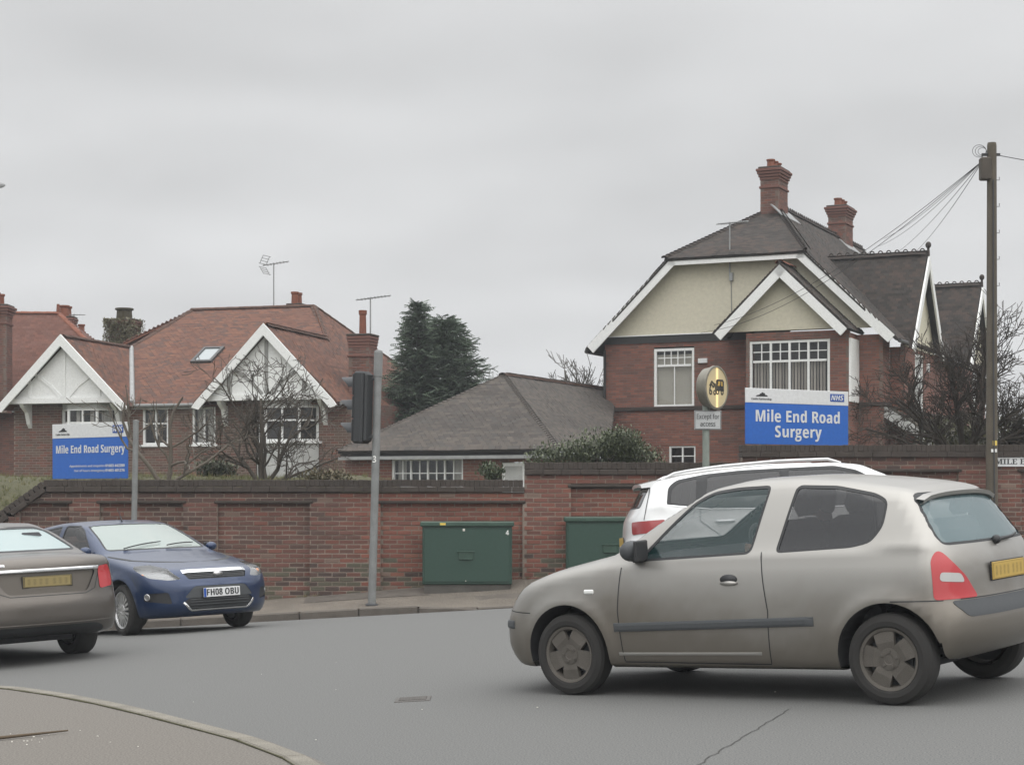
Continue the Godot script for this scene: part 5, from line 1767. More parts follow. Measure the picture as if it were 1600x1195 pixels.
func conifer(label: String, foot: Vector3, tall: float, wide: float, n: int, shape: float, seed_: int) -> void:
	rng.seed = seed_
	var t := thing("conifer_tree", label, "tree", Transform3D(Basis(), foot), "conifers behind the annexe")
	var tg := Geo.new()
	tg.tube([Vector3.ZERO, Vector3(0.05, tall * 0.5, 0), Vector3(0, tall * 0.97, 0)], [wide * 0.07, wide * 0.04, 0.02], 8)
	put("trunk", tg, M.bark_dark, t)
	var places := []
	var cols := []
	var bg := Geo.new()
	var spray := spray_mesh()
	for i in n:
		var s := pow(rng.randf(), 0.8)
		var y := tall * (0.06 + 0.93 * s)
		var reach: float = wide * pow(maxf(1.0 - s, 0.0), shape) * rng.randf_range(0.72, 1.12) + 0.12
		var an := rng.randf() * TAU
		var out := Vector3(cos(an), rng.randf_range(-0.12, 0.35) + 0.25 * s, sin(an)).normalized()
		var a := Vector3(0, y, 0)
		var b := a + out * reach - Vector3(0, reach * 0.12, 0)
		bg.tube([a, b], [0.03, 0.008], 3, false)
		var m := int(4 + reach * 7.0)
		for k in m:
			var q := 0.25 + 0.78 * k / m
			var o := a.lerp(b, q)
			var yaw := atan2(out.x, out.z) + rng.randf_range(-0.9, 0.9)
			var sz := rng.randf_range(0.17, 0.34) * (1.15 - 0.35 * q)
			places.append(Transform3D(Basis(Vector3.UP, yaw) * Basis(Vector3.RIGHT, rng.randf_range(-0.55, 0.45)) * Basis(Vector3.BACK, rng.randf_range(-0.6, 0.6)) * Basis.from_scale(Vector3.ONE * sz), o + Vector3(rng.randfn(0, 0.06), rng.randfn(0, 0.06), rng.randfn(0, 0.06))))
			var v := rng.randf_range(0.65, 1.35)
			cols.append(Color(0.10 * v, 0.135 * v, 0.092 * v))
	var crown := put("crown", bg, M.bark_dark, t)
	many("needle_sprays", spray, M.needles, places, cols, crown)


func leafy(called: String, label: String, category: String, foot: Vector3, size: Vector3, n: int, leaf: float, dark: Color, light: Color, lobes: int, seed_: int, group := "") -> void:
	rng.seed = seed_
	var t := thing(called, label, category, Transform3D(Basis(), foot), group)
	var lb := []
	for i in lobes:
		lb.append([Vector3(rng.randf_range(-0.72, 0.72) * size.x, rng.randf_range(0.25, 0.75) * size.y, rng.randf_range(-0.5, 0.5) * size.z), rng.randf_range(0.28, 0.5)])
	lb.append([Vector3(0, size.y * 0.5, 0), 0.6])
	var wood := Geo.new()
	for l in lb:
		wood.tube([Vector3(rng.randf_range(-0.1, 0.1), 0, 0), (l[0] as Vector3) * Vector3(0.6, 0.5, 0.6), l[0]], [0.03, 0.02, 0.008], 4, false)
	put("stem", wood, M.bark_dark, t)
	var places := []
	var cols := []
	for i in n:
		var l = lb[rng.randi() % lb.size()]
		var d := Vector3(rng.randfn(0, 1), rng.randfn(0, 1), rng.randfn(0, 1)).normalized()
		var r: float = l[1] * pow(rng.randf(), 0.3)
		var p: Vector3 = l[0] + d * size * r * Vector3(0.9, 0.8, 0.9) + Vector3(rng.randfn(0, 0.04), rng.randfn(0, 0.05), rng.randfn(0, 0.04))
		if p.y < 0.0:
			p.y = rng.randf() * 0.2
		places.append(Transform3D(Basis(Vector3.UP, rng.randf() * TAU) * Basis(Vector3.RIGHT, rng.randf_range(0.2, 1.9)) * Basis.from_scale(Vector3.ONE * leaf * rng.randf_range(0.7, 1.3)), p))
		cols.append(dark.lerp(light, rng.randf() * rng.randf()) * rng.randf_range(0.8, 1.2))
	many("foliage", leaf_mesh(), M.leaves, places, cols, t)


func plants() -> void:
	rng.seed = 77
	var how := {"wiggle": 0.17, "lift": 0.05, "levels": 4, "kids": [6, 6, 5, 3], "from": 0.25, "open": 0.75, "shrink": 0.62, "thin": 0.006}
	var st := []
	for k in [[-0.9, 1.0, 0.2, 2.3, 0.075], [-0.35, 1.2, -0.3, 2.5, 0.08], [0.25, 1.25, 0.3, 2.5, 0.085], [0.8, 1.0, -0.2, 2.4, 0.075], [1.3, 0.62, 0.2, 2.3, 0.06], [-1.5, 0.75, -0.1, 2.5, 0.055]]:
		st.append([Vector3(k[0] * 0.1, 0, k[2] * 0.1), Vector3(k[0] * 1.35, k[1], k[2]), k[3] * 0.72, k[4] * 0.8])
	bare_tree("bare_tree", "dark leafless spreading tree behind the tallest wall, beside the telegraph pole", "tree", Vector3(8.15, 1.95, -31.6), st, how, M.bark_dark)
	rng.seed = 31
	st = []
	for k in [[-1.0, 0.55, 0.1, 2.0, 0.06], [-0.5, 1.1, 0.1, 2.1, 0.07], [0.0, 1.2, -0.2, 2.3, 0.085], [0.6, 0.95, 0.2, 2.0, 0.06], [0.9, 0.5, 0.0, 1.8, 0.05], [0.3, 1.2, 0.3, 1.9, 0.055]]:
		st.append([Vector3(k[0] * 0.12, 0, k[2] * 0.1), Vector3(k[0], k[1], k[2]), k[3] * 0.76, k[4] * 0.7])
	var how2 := how.duplicate()
	how2.kids = [5, 4, 3, 2]
	how2.wiggle = 0.2
	how2.open = 0.8
	bare_tree("bare_tree", "grey leafless gnarled shrub in front of the bungalow's right gable", "tree", Vector3(-4.55, 1.62, -32.6), st, how2, M.bark_grey)
	rng.seed = 8
	var how3 := how.duplicate()
	how3.kids = [4, 3, 2, 2]
	how3.wiggle = 0.26
	how3.levels = 3
	how3.open = 0.8
	bare_tree("bare_tree", "pale leafless shrub with crooked stems between the left board and the gnarled shrub", "tree", Vector3(-6.15, 1.6, -31.5), [[Vector3(-0.1, 0, 0), Vector3(-0.5, 1.0, 0), 1.7, 0.045], [Vector3(0.05, 0, 0), Vector3(0.25, 1.1, 0), 1.6, 0.045], [Vector3(0.1, 0, 0), Vector3(0.8, 0.9, 0), 1.3, 0.035]], how3, M.bark_pale)
	var how4 := how.duplicate()
	how4.levels = 4
	how4.thin = 0.016
	how4.kids = [7, 6, 4, 3]
	how4.wiggle = 0.14
	how4.open = 0.6
	rng.seed = 19
	bare_tree("bare_tree", "faint far leafless tree at the left wall of the tall house", "tree", Vector3(3.4, 1.5, -84.0), [[Vector3.ZERO, Vector3(0, 1, 0), 4.2, 0.2]], how4, M.bark_grey, "far leafless trees")
	rng.seed = 23
	bare_tree("bare_tree", "faint far leafless tree just above the ridge of the annexe", "tree", Vector3(1.0, 1.0, -92.0), [[Vector3.ZERO, Vector3(0, 1, 0), 3.9, 0.2]], how4, M.bark_grey, "far leafless trees")
	conifer("narrow pointed dark conifer, the left one behind the annexe", Vector3(-2.85, 1.7, -53.2), 5.45, 1.6, 400, 0.95, 5)
	conifer("broad dark conifer, the wider right one behind the annexe", Vector3(-2.05, 1.7, -53.8), 5.0, 2.35, 620, 0.62, 6)
	leafy("evergreen_bush", "dense rounded evergreen bush over the step in the wall", "bush", Vector3(1.45, 1.72, -30.6), Vector3(1.2, 0.82, 0.8), 13000, 0.058, Color(0.06, 0.075, 0.04), Color(0.17, 0.19, 0.11), 9, 12)
	leafy("ivy_hedge", "olive overgrown hedge at the right edge behind the telegraph pole", "hedge", Vector3(10.2, 2.0, -36.5), Vector3(1.9, 1.1, 0.8), 4200, 0.11, Color(0.05, 0.05, 0.022), Color(0.13, 0.12, 0.06), 8, 13)
	leafy("low_shrub", "low dark green shrub against the bungalow wall", "shrub", Vector3(-6.6, 1.7, -38.5), Vector3(0.6, 0.42, 0.4), 1200, 0.08, Color(0.045, 0.055, 0.03), Color(0.10, 0.11, 0.06), 5, 14)
	leafy("low_shrub", "brown straggly shrub beside the traffic signal, on top of the wall", "shrub", Vector3(-3.35, 1.55, -32.0), Vector3(0.6, 0.32, 0.4), 900, 0.07, Color(0.085, 0.07, 0.035), Color(0.16, 0.13, 0.075), 5, 15)
	leafy("low_shrub", "small green plant against the wall foot of the annexe by its white door", "shrub", Vector3(-0.35, 1.62, -31.0), Vector3(0.45, 0.3, 0.35), 700, 0.07, Color(0.045, 0.06, 0.03), Color(0.11, 0.13, 0.07), 4, 16)
	# rough grass along the top of the wall and on the bank at the left
	rng.seed = 90
	var blade := Geo.new()
	for k in 5:
		var a := TAU * k / 5.0
		var o := Vector3(cos(a), 0, sin(a))
		var s := o.cross(Vector3.UP) * 0.05
		blade.face(o * 0.1 - s, o * 0.1 + s, o * 0.5 + Vector3(0, 0.9 - 0.1 * k, 0), o + Vector3(0, 0.4, 0))
	var places := []
	var cols := []
	for i in 15000:
		var x := rng.randf_range(-13.5, -0.4) if i % 3 else rng.randf_range(-12.0, -7.0)
		var d := 29.0 + absf(rng.randfn(0, 2.2)) if i % 4 else rng.randf_range(29.0, 47.0)
		var y := garden_y(x, d)
		var sz := rng.randf_range(0.06, 0.15)
		places.append(Transform3D(Basis(Vector3.UP, rng.randf() * TAU) * Basis.from_scale(Vector3(sz, sz * rng.randf_range(0.7, 1.4), sz)), Vector3(x, y - 0.02, -d)))
		var k := rng.randf()
		cols.append(Color(0.11, 0.12, 0.045).lerp(Color(0.19, 0.165, 0.08), k * k) * rng.randf_range(0.7, 1.2))
	many("grass", blade.mesh(), M.grass_blade, places, cols)
	rng.seed = 4


# ---------------------------------------------------------------- cars
# A car body is the zero surface of a field made of its side, plan and end profiles, joined with rounded edges.
# Car axes: x runs from the front bumper to the rear, y up from the road, z to the car's left.
class Shell:
	var L := 4.0
	var top: PackedFloat32Array
	var slope: PackedFloat32Array
	var bot: PackedFloat32Array
	var hw: PackedFloat32Array
	var belt: PackedFloat32Array
	var xf: PackedFloat32Array
	var xr: PackedFloat32Array
	var sec: PackedFloat32Array
	var cf := 0.3
	var cr := 0.16
	var kf := 0.12
	var kr := 0.08
	var mid := 2.4
	var crown := 0.05
	var tumble := 0.34
	var kt := 0.07
	var ke := 0.10
	var half := 0.82
	var arches := []
	var flare := 0.018
	var P := PackedVector3Array()
	var N := PackedVector3Array()

	static func table(pts: Array, hi: float, smooth: int) -> PackedFloat32Array:
		var t := PackedFloat32Array()
		var n := int(hi * 100.0) + 1
		var k := 0
		for i in n:
			var x := i * 0.01
			while k < pts.size() - 2 and x > pts[k + 1][0]:
				k += 1
			var a = pts[k]
			var b = pts[k + 1]
			t.append(lerpf(a[1], b[1], clampf((x - a[0]) / (b[0] - a[0]), 0.0, 1.0)))
		for pass_ in 2:
			var s := t.duplicate()
			for i in n:
				var sum := 0.0
				for j in range(-smooth, smooth + 1):
					var q := i + j
					if q < 0:
						sum += 2.0 * t[0] - t[mini(-q, n - 1)]
					elif q >= n:
						sum += 2.0 * t[n - 1] - t[maxi(2 * n - 2 - q, 0)]
					else:
						sum += t[q]
				s[i] = sum / (2 * smooth + 1)
			t = s
		return t

	static func lk(t: PackedFloat32Array, x: float) -> float:
		var f := clampf(x * 100.0, 0.0, t.size() - 1.001)
		var i := int(f)
		return t[i] + (t[i + 1] - t[i]) * (f - i)

	static func smax(a: float, b: float, k: float) -> float:
		var h := maxf(k - absf(a - b), 0.0) / k
		return maxf(a, b) + h * h * k * 0.25

	func setup(d: Dictionary) -> void:
		L = d.L
		half = d.half
		top = table(d.top, L, 5)
		slope = PackedFloat32Array()
		for i in top.size():
			slope.append((top[mini(i + 1, top.size() - 1)] - top[maxi(i - 1, 0)]) / 0.02)
		bot = table(d.bot, L, 4)
		hw = table(d.hw, L, 10)
		belt = table(d.belt, L, 8)
		xf = table(d.xf, 2.0, 3)
		xr = table(d.xr, 2.0, 3)
		sec = table(d.sec, 2.0, d.get("sec_smooth", 4))
		for k in ["cf", "cr", "kf", "kr", "mid", "crown", "tumble", "kt", "ke", "arches", "flare"]:
			if d.has(k):
				set(k, d[k])

	func F(p: Vector3) -> float:
		var x := p.x
		var y := p.y
		var z := absf(p.z)
		var zc := z / half
		var w := lk(hw, x) - lk(sec, y)
		var b := lk(belt, x)
		if y > b:
			w -= (y - b) * (tumble + 0.14 * (y - b))
		for a in arches:
			var r: float = Vector2(x - a[0], y - a[1]).length() - a[2]
			if r > -0.12 and r < 0.14:
				w += flare * exp(-pow((r - 0.015) / 0.055, 2.0))
		var side := (z - w) * 0.95
		var m := smoothstep(mid - 0.5, mid + 0.5, x)
		var xs := x - zc * zc * (kf * (1.0 - m) - kr * m)
		var t := (y - lk(top, xs) + crown * zc * zc) / sqrt(1.0 + pow(lk(slope, xs), 2.0))
		var f := smax(side, t, kt)
		f = smax(f, lk(bot, x) - y, 0.05)
		var z3 := zc * zc * zc
		f = smax(f, lk(xf, y) + cf * z3 - x, ke)
		return smax(f, x - (L - lk(xr, y) - cr * z3), ke)

	func normal(p: Vector3) -> Vector3:
		var e := 0.006
		return Vector3(F(p + Vector3(e, 0, 0)) - F(p - Vector3(e, 0, 0)), F(p + Vector3(0, e, 0)) - F(p - Vector3(0, e, 0)), F(p + Vector3(0, 0, e)) - F(p - Vector3(0, 0, e))).normalized()

	func hit(o: Vector3, d: Vector3, far := 4.0) -> Vector3:
		var t := 0.02
		var last := 0.0
		for i in 40:
			var f := F(o + d * t)
			if f >= 0.0:
				break
			last = t
			t = minf(t + maxf(-f * 0.85, 0.006), far)
		for i in 9:
			var m := (last + t) * 0.5
			if F(o + d * m) < 0.0:
				last = m
			else:
				t = m
		return o + d * t

	func on_side(x: float, y: float, s := 1.0) -> Vector3:
		return hit(Vector3(x, y, 0), Vector3(0, 0, s))

	func on_end(z: float, y: float, s: float) -> Vector3:
		return hit(Vector3(L * 0.5, y, z), Vector3(s, 0, 0))

	func on_top(x: float, z: float) -> Vector3:
		return hit(Vector3(x, 0.55, z), Vector3(0, 1, 0))

	func sample(yc: float, xa: float, xb: float, nx: int, nt: int, nc: int) -> void:
		var rings := []
		for i in nc:
			rings.append([xa, -1.0, cos(PI * 0.5 * i / nc)])
		for i in nx + 1:
			rings.append([lerpf(xa, xb, float(i) / nx), 0.0, 1.0])
		for i in range(nc - 1, -1, -1):
			rings.append([xb, 1.0, cos(PI * 0.5 * i / nc)])
		var g := []
		var gn := []
		for r in rings.size():
			var row := []
			var rn := []
			var c: float = rings[r][2]
			# angles from the axis: first ring looks straight ahead
			var sx := 0.0
			if rings[r][1] != 0.0:
				var i := r if rings[r][1] < 0.0 else rings.size() - 1 - r
				var a := PI * 0.5 * i / nc
				sx = cos(a) * rings[r][1]
				c = sin(a)
			for j in nt + 1:
				var th := lerpf(-PI * 0.5, PI * 0.5, float(j) / nt)
				var d := Vector3(sx, sin(th) * c, cos(th) * c)
				if j == 0 or j == nt:
					d.z = 0.0
				var p := hit(Vector3(rings[r][0], yc, 0), d.normalized())
				row.append(p)
				rn.append(normal(p))
			g.append(row)
			gn.append(rn)
		for r in rings.size() - 1:
			for j in nt:
				var q := [[r, j], [r + 1, j], [r + 1, j + 1], [r, j + 1]]
				for s in [1.0, -1.0]:
					var m := Vector3(1, 1, s)
					for k in [[0, 1, 2], [0, 2, 3]]:
						for e in k:
							P.append(g[q[e][0]][q[e][1]] * m)
							N.append(gn[q[e][0]][q[e][1]] * m)

	# takes the triangles that face `dir` and lie inside poly (in the plane of a and b) out of the body; returns them
	func cut(a: Vector3, b: Vector3, dir: Vector3, poly: PackedVector2Array, thr := 0.2) -> Array:
		var ip := PackedVector3Array()
		var inn := PackedVector3Array()
		var op := PackedVector3Array()
		var on := PackedVector3Array()
		var lo := Vector2(1e9, 1e9)
		var hi := -lo
		for p in poly:
			lo = lo.min(p)
			hi = hi.max(p)
		for i in range(0, P.size(), 3):
			var inside := 0
			var q := PackedVector2Array()
			var ok := (N[i] + N[i + 1] + N[i + 2]).dot(dir) > thr * 3.0
			if ok:
				for k in 3:
					q.append(Vector2(P[i + k].dot(a), P[i + k].dot(b)))
				var tl := q[0].min(q[1]).min(q[2])
				var th := q[0].max(q[1]).max(q[2])
				ok = tl.x < hi.x and th.x > lo.x and tl.y < hi.y and th.y > lo.y
			if ok:
				for k in 3:
					if Geometry2D.is_point_in_polygon(q[k], poly):
						inside += 1
			var area := 0.0
			if ok:
				area = (q[1] - q[0]).cross(q[2] - q[0])
			if not ok or absf(area) < 1e-8:
				var t_in := ok and inside >= 2
				for k in 3:
					(ip if t_in else op).append(P[i + k])
					(inn if t_in else on).append(N[i + k])
				continue
			if inside == 3:
				for k in 3:
					ip.append(P[i + k])
					inn.append(N[i + k])
				continue
			for side in 2:
				var res := Geometry2D.intersect_polygons(q, poly) if side == 0 else Geometry2D.clip_polygons(q, poly)
				for r in res:
					if r.size() < 3:
						continue
					var ix := Geometry2D.triangulate_polygon(r)
					for e in ix:
						var v: Vector2 = r[e] - q[0]
						var u1: float = v.cross(q[2] - q[0]) / area
						var u2: float = (q[1] - q[0]).cross(v) / area
						var pos := P[i] + (P[i + 1] - P[i]) * u1 + (P[i + 2] - P[i]) * u2
						var nr := (N[i] + (N[i + 1] - N[i]) * u1 + (N[i + 2] - N[i]) * u2).normalized()
						(ip if side == 0 else op).append(pos)
						(inn if side == 0 else on).append(nr)
		P = op
		N = on
		return [ip, inn]


func skin(p: PackedVector3Array, n: PackedVector3Array, off: float) -> Geo:
	var g := Geo.new()
	for i in range(0, p.size(), 3):
		g.tri(p[i] + n[i] * off, p[i + 1] + n[i + 1] * off, p[i + 2] + n[i + 2] * off, n[i], n[i + 1], n[i + 2])
	return g


func rounded(pts: Array, r: float) -> PackedVector2Array:
	var out := PackedVector2Array()
	for i in pts.size():
		var a: Vector2 = pts[(i + pts.size() - 1) % pts.size()]
		var b: Vector2 = pts[i]
		var c: Vector2 = pts[(i + 1) % pts.size()]
		var r0 := minf(r, b.distance_to(a) * 0.45)
		var r1 := minf(r, b.distance_to(c) * 0.45)
		var p := b + (a - b).normalized() * r0
		var q := b + (c - b).normalized() * r1
		for k in 5:
			var s := k / 4.0
			out.append(p.lerp(b, s).lerp(b.lerp(q, s), s))
	return out


func ngon(c: Vector2, r: float, n := 40, squash := 1.0) -> PackedVector2Array:
	var out := PackedVector2Array()
	for i in n:
		out.append(c + Vector2.from_angle(TAU * i / n) * Vector2(r, r * squash))
	return out


func views(view: String, s: float) -> Array:
	match view:
		"side":
			return [Vector3(1, 0, 0), Vector3(0, 1, 0), Vector3(0, 0, s)]
		"rear":
			return [Vector3(0, 0, s), Vector3(0, 1, 0), Vector3(1, 0, 0)]
		"front":
			return [Vector3(0, 0, s), Vector3(0, 1, 0), Vector3(-1, 0, 0)]
		"top":
			return [Vector3(1, 0, 0), Vector3(0, 0, s), Vector3(0, 1, 0)]
		"rear_corner":
			return [Vector3(0.7071, 0, -0.7071 * s), Vector3(0, 1, 0), Vector3(0.7071, 0, 0.7071 * s)]
	return [Vector3(0.7071, 0, 0.7071 * s), Vector3(0, 1, 0), Vector3(-0.7071, 0, 0.7071 * s)]


# cut one panel of the body out and give it its own part
func panel(car: Node3D, sh: Shell, called: String, view: String, poly: PackedVector2Array, mt: Material, off := 0.0, both := true, thr := 0.2) -> Array:
	var made := []
	for s in ([1.0, -1.0] if both else [1.0]):
		var v := views(view, s)
		var r := sh.cut(v[0], v[1], v[2], poly, thr)
		if mt != null and r[0].size():
			var o := put(called, skin(r[0], r[1], off), mt, car)
			made.append([o, r])
	return made


# a window: black surround outside, glass inside
func glazed(car: Node3D, sh: Shell, called: String, view: String, pts: Array, r: float, rim: float, mt: Material, both := true, thr := 0.2) -> void:
	var outer := rounded(pts, r)
	var inner := PackedVector2Array()
	var off := Geometry2D.offset_polygon(outer, -rim)
	inner = off[0] if off.size() else outer
	panel(car, sh, called, view, inner, mt, -0.006, both, thr)
	panel(car, sh, called + "_surround", view, outer, M.trim_black, -0.002, both, thr)


# a raised band along the flank through (x, y) points
func band(car: Node3D, sh: Shell, called: String, pts: Array, half: float, thick: float, mt: Material, s := 1.0, end := false, taper := 0.08) -> void:
	var g := Geo.new()
	var rows := []
	var n := 28
	var total := 0.0
	for i in pts.size() - 1:
		total += (pts[i + 1] - pts[i]).length()
	for i in n + 1:
		var d := total * i / n
		var k := 0
		while k < pts.size() - 2 and d > (pts[k + 1] - pts[k]).length():
			d -= (pts[k + 1] - pts[k]).length()
			k += 1
		var c: Vector2 = pts[k].lerp(pts[k + 1], clampf(d / (pts[k + 1] - pts[k]).length(), 0, 1))
		var u: Vector2 = (pts[k + 1] - pts[k]).normalized().orthogonal()
		var e := minf(1.0, minf(i, n - i) * total / n / maxf(taper, 0.001) + 0.15)
		var row := []
		for q in [[-1.0, -0.25], [-0.85, 0.75], [-0.4, 1.0], [0.4, 1.0], [0.85, 0.75], [1.0, -0.25]]:
			var w: Vector2 = c + u * half * q[0]
			var p := sh.on_end(w.x, w.y, s) if end else sh.on_side(w.x, w.y, s)
			row.append(p + sh.normal(p) * thick * q[1] * e)
		rows.append(row)
	for i in n:
		for k in 5:
			var o := sh.normal(rows[i][k])
			g.quad(rows[i][k], rows[i + 1][k], rows[i + 1][k + 1], rows[i][k + 1], o)
	put(called, g, mt, car)


# thin dark gaps between panels
func gaps(car: Node3D, sh: Shell, lines: Array, ends: Array) -> void:
	for spec in [[lines, false], [ends, true]]:
		for l in spec[0]:
			for s in [1.0, -1.0]:
				var g := Geo.new()
				var prev := []
				for i in range(0, 25):
					var f: float = i / 24.0 * (l.size() - 1)
					var k := mini(int(f), l.size() - 2)
					var c: Vector2 = (l[k] as Vector2).lerp(l[k + 1], f - k)
					var u: Vector2 = (l[k + 1] - l[k]).normalized().orthogonal() * 0.0035
					var row := []
					for q in [-1.0, 1.0]:
						var w: Vector2 = c + u * q
						var p := sh.on_end(w.x * s, w.y, 1.0) if spec[1] else sh.on_side(w.x, w.y, s)
						row.append(p + sh.normal(p) * 0.0015)
					if i > 0:
						g.quad(prev[0], prev[1], row[1], row[0], sh.normal(row[0]))
					prev = row
				put("panel_gap", g, M.trim_black, car)


# a wheel whose outer face looks along +z of t
func wheel(car: Node3D, t: Transform3D, R: float, w: float, rim: float, style: String) -> void:
	var wn := part("wheel", car)
	var z := t * Transform3D(Basis(Vector3.RIGHT, PI / 2), Vector3.ZERO)   # lathe axis y -> z
	var g := Geo.new()
	g.lathe(z, [Vector2(rim, w * 0.40), Vector2(rim + 0.015, w * 0.48), Vector2(R - 0.05, w * 0.5), Vector2(R - 0.014, w * 0.42), Vector2(R - 0.002, w * 0.28), Vector2(R, 0), Vector2(R - 0.002, -w * 0.28), Vector2(R - 0.014, -w * 0.42), Vector2(R - 0.05, -w * 0.5), Vector2(rim, -w * 0.45)], 48)
	put("tyre", g, M.rubber, wn)
	var alloy: Material = M.alloy_dirty if style == "five" else (M.alloy if style == "many" else M.signal_hood)
	g = Geo.new()
	g.lathe(z, [Vector2(rim - 0.02, -w * 0.45), Vector2(rim - 0.028, w * 0.2), Vector2(rim - 0.014, w * 0.42), Vector2(rim + 0.004, w * 0.45), Vector2(rim + 0.004, w * 0.38)], 48)
	var n := 5 if style == "five" else 18
	for k in n:
		var a := TAU * (k + 0.25) / n
		var r := t * Transform3D(Basis(Vector3(0, 0, 1), a), Vector3.ZERO)
		var w0 := 0.052 if style == "five" else 0.011
		var w1 := 0.072 if style == "five" else 0.017
		var zf := w * 0.40
		var prof := [[0.03, w0, zf - 0.006], [rim * 0.55, lerpf(w0, w1, 0.5), zf + 0.004], [rim - 0.012, w1, zf - 0.004]]
		for i in 2:
			var p = prof[i]
			var q = prof[i + 1]
			var A := r * Vector3(p[0], -p[1], p[2])
			var B := r * Vector3(q[0], -q[1], q[2])
			var C := r * Vector3(q[0], q[1], q[2])
			var D := r * Vector3(p[0], p[1], p[2])
			var dn := r.basis.z * -0.03
			g.quad(A, B, C, D, r.basis.z)
			g.quad(A, B, B + dn, A + dn, -r.basis.y)
			g.quad(D, C, C + dn, D + dn, r.basis.y)
	g.lathe(z * Transform3D(Basis(), Vector3(0, w * 0.30, 0)), [Vector2(0.075, 0), Vector2(0.07, w * 0.11), Vector2(0.035, w * 0.13), Vector2(0.03, w * 0.115), Vector2(0, w * 0.12)], 20)
	for k in 5:
		var bolt := z * Transform3D(Basis(), Vector3(cos(TAU * k / 5.0) * 0.05, w * 0.42, sin(TAU * k / 5.0) * 0.05))
		g.lathe(bolt, [Vector2(0.011, 0), Vector2(0.010, 0.006), Vector2(0, 0.007)], 8)
	put("rim", g, alloy, wn)
	g = Geo.new()
	g.lathe(z, [Vector2(rim - 0.03, w * 0.04), Vector2(0, w * 0.04)], 32)
	g.lathe(z * Transform3D(Basis(), Vector3(0, w * 0.05, 0)), [Vector2(rim * 0.72, 0), Vector2(rim * 0.70, 0.012), Vector2(0.05, 0.014)], 32)
	put("brake_disc", g, M.trim_grey, wn)


func car_body(car: Node3D, d: Dictionary) -> Shell:
	var sh := Shell.new()
	sh.setup(d)
	sh.sample(d.get("yc", 0.58), d.get("xa", 0.72), d.get("xb", d.L - 0.55), 84, 52, 22)
	# wheel openings, their liners, and the floor over the tyres
	for a in d.arches:
		panel(car, sh, "", "side", ngon(Vector2(a[0], a[1]), a[2], 48), null)
		for s in [1.0, -1.0]:
			sh.cut(Vector3(1, 0, 0), Vector3(0, 0, s), Vector3(0, -1, 0), PackedVector2Array([Vector2(a[0] - a[2], 0.3), Vector2(a[0] + a[2], 0.3), Vector2(a[0] + a[2], 1.2), Vector2(a[0] - a[2], 1.2)]), 0.2)
			var g := Geo.new()
			var r: float = a[2] + 0.012
			for i in 26:
				var t0 := lerpf(-0.5, PI + 0.5, i / 26.0)
				var t1 := lerpf(-0.5, PI + 0.5, (i + 1) / 26.0)
				var p0 := Vector3(a[0] + cos(t0) * r, a[1] + sin(t0) * r, 0)
				var p1 := Vector3(a[0] + cos(t1) * r, a[1] + sin(t1) * r, 0)
				if minf(p0.y, p1.y) < sh.lk(sh.bot, p0.x) - 0.01:
					continue
				var e0: float = sh.on_side(p0.x, clampf(p0.y, sh.lk(sh.bot, p0.x) + 0.02, 2.0), s).z - s * 0.008
				var e1: float = sh.on_side(p1.x, clampf(p1.y, sh.lk(sh.bot, p1.x) + 0.02, 2.0), s).z - s * 0.008
				var zi: float = s * (d.half - 0.36)
				g.quad(Vector3(p0.x, p0.y, e0), Vector3(p1.x, p1.y, e1), Vector3(p1.x, p1.y, zi), Vector3(p0.x, p0.y, zi), Vector3(a[0], a[1], 0) - p0)
				g.face(Vector3(a[0], a[1], zi), Vector3(p0.x, p0.y, zi), Vector3(p1.x, p1.y, zi), Vector3(0, 0, s))
			put("wheel_arch_liner", g, M.cabin, car)
	return sh


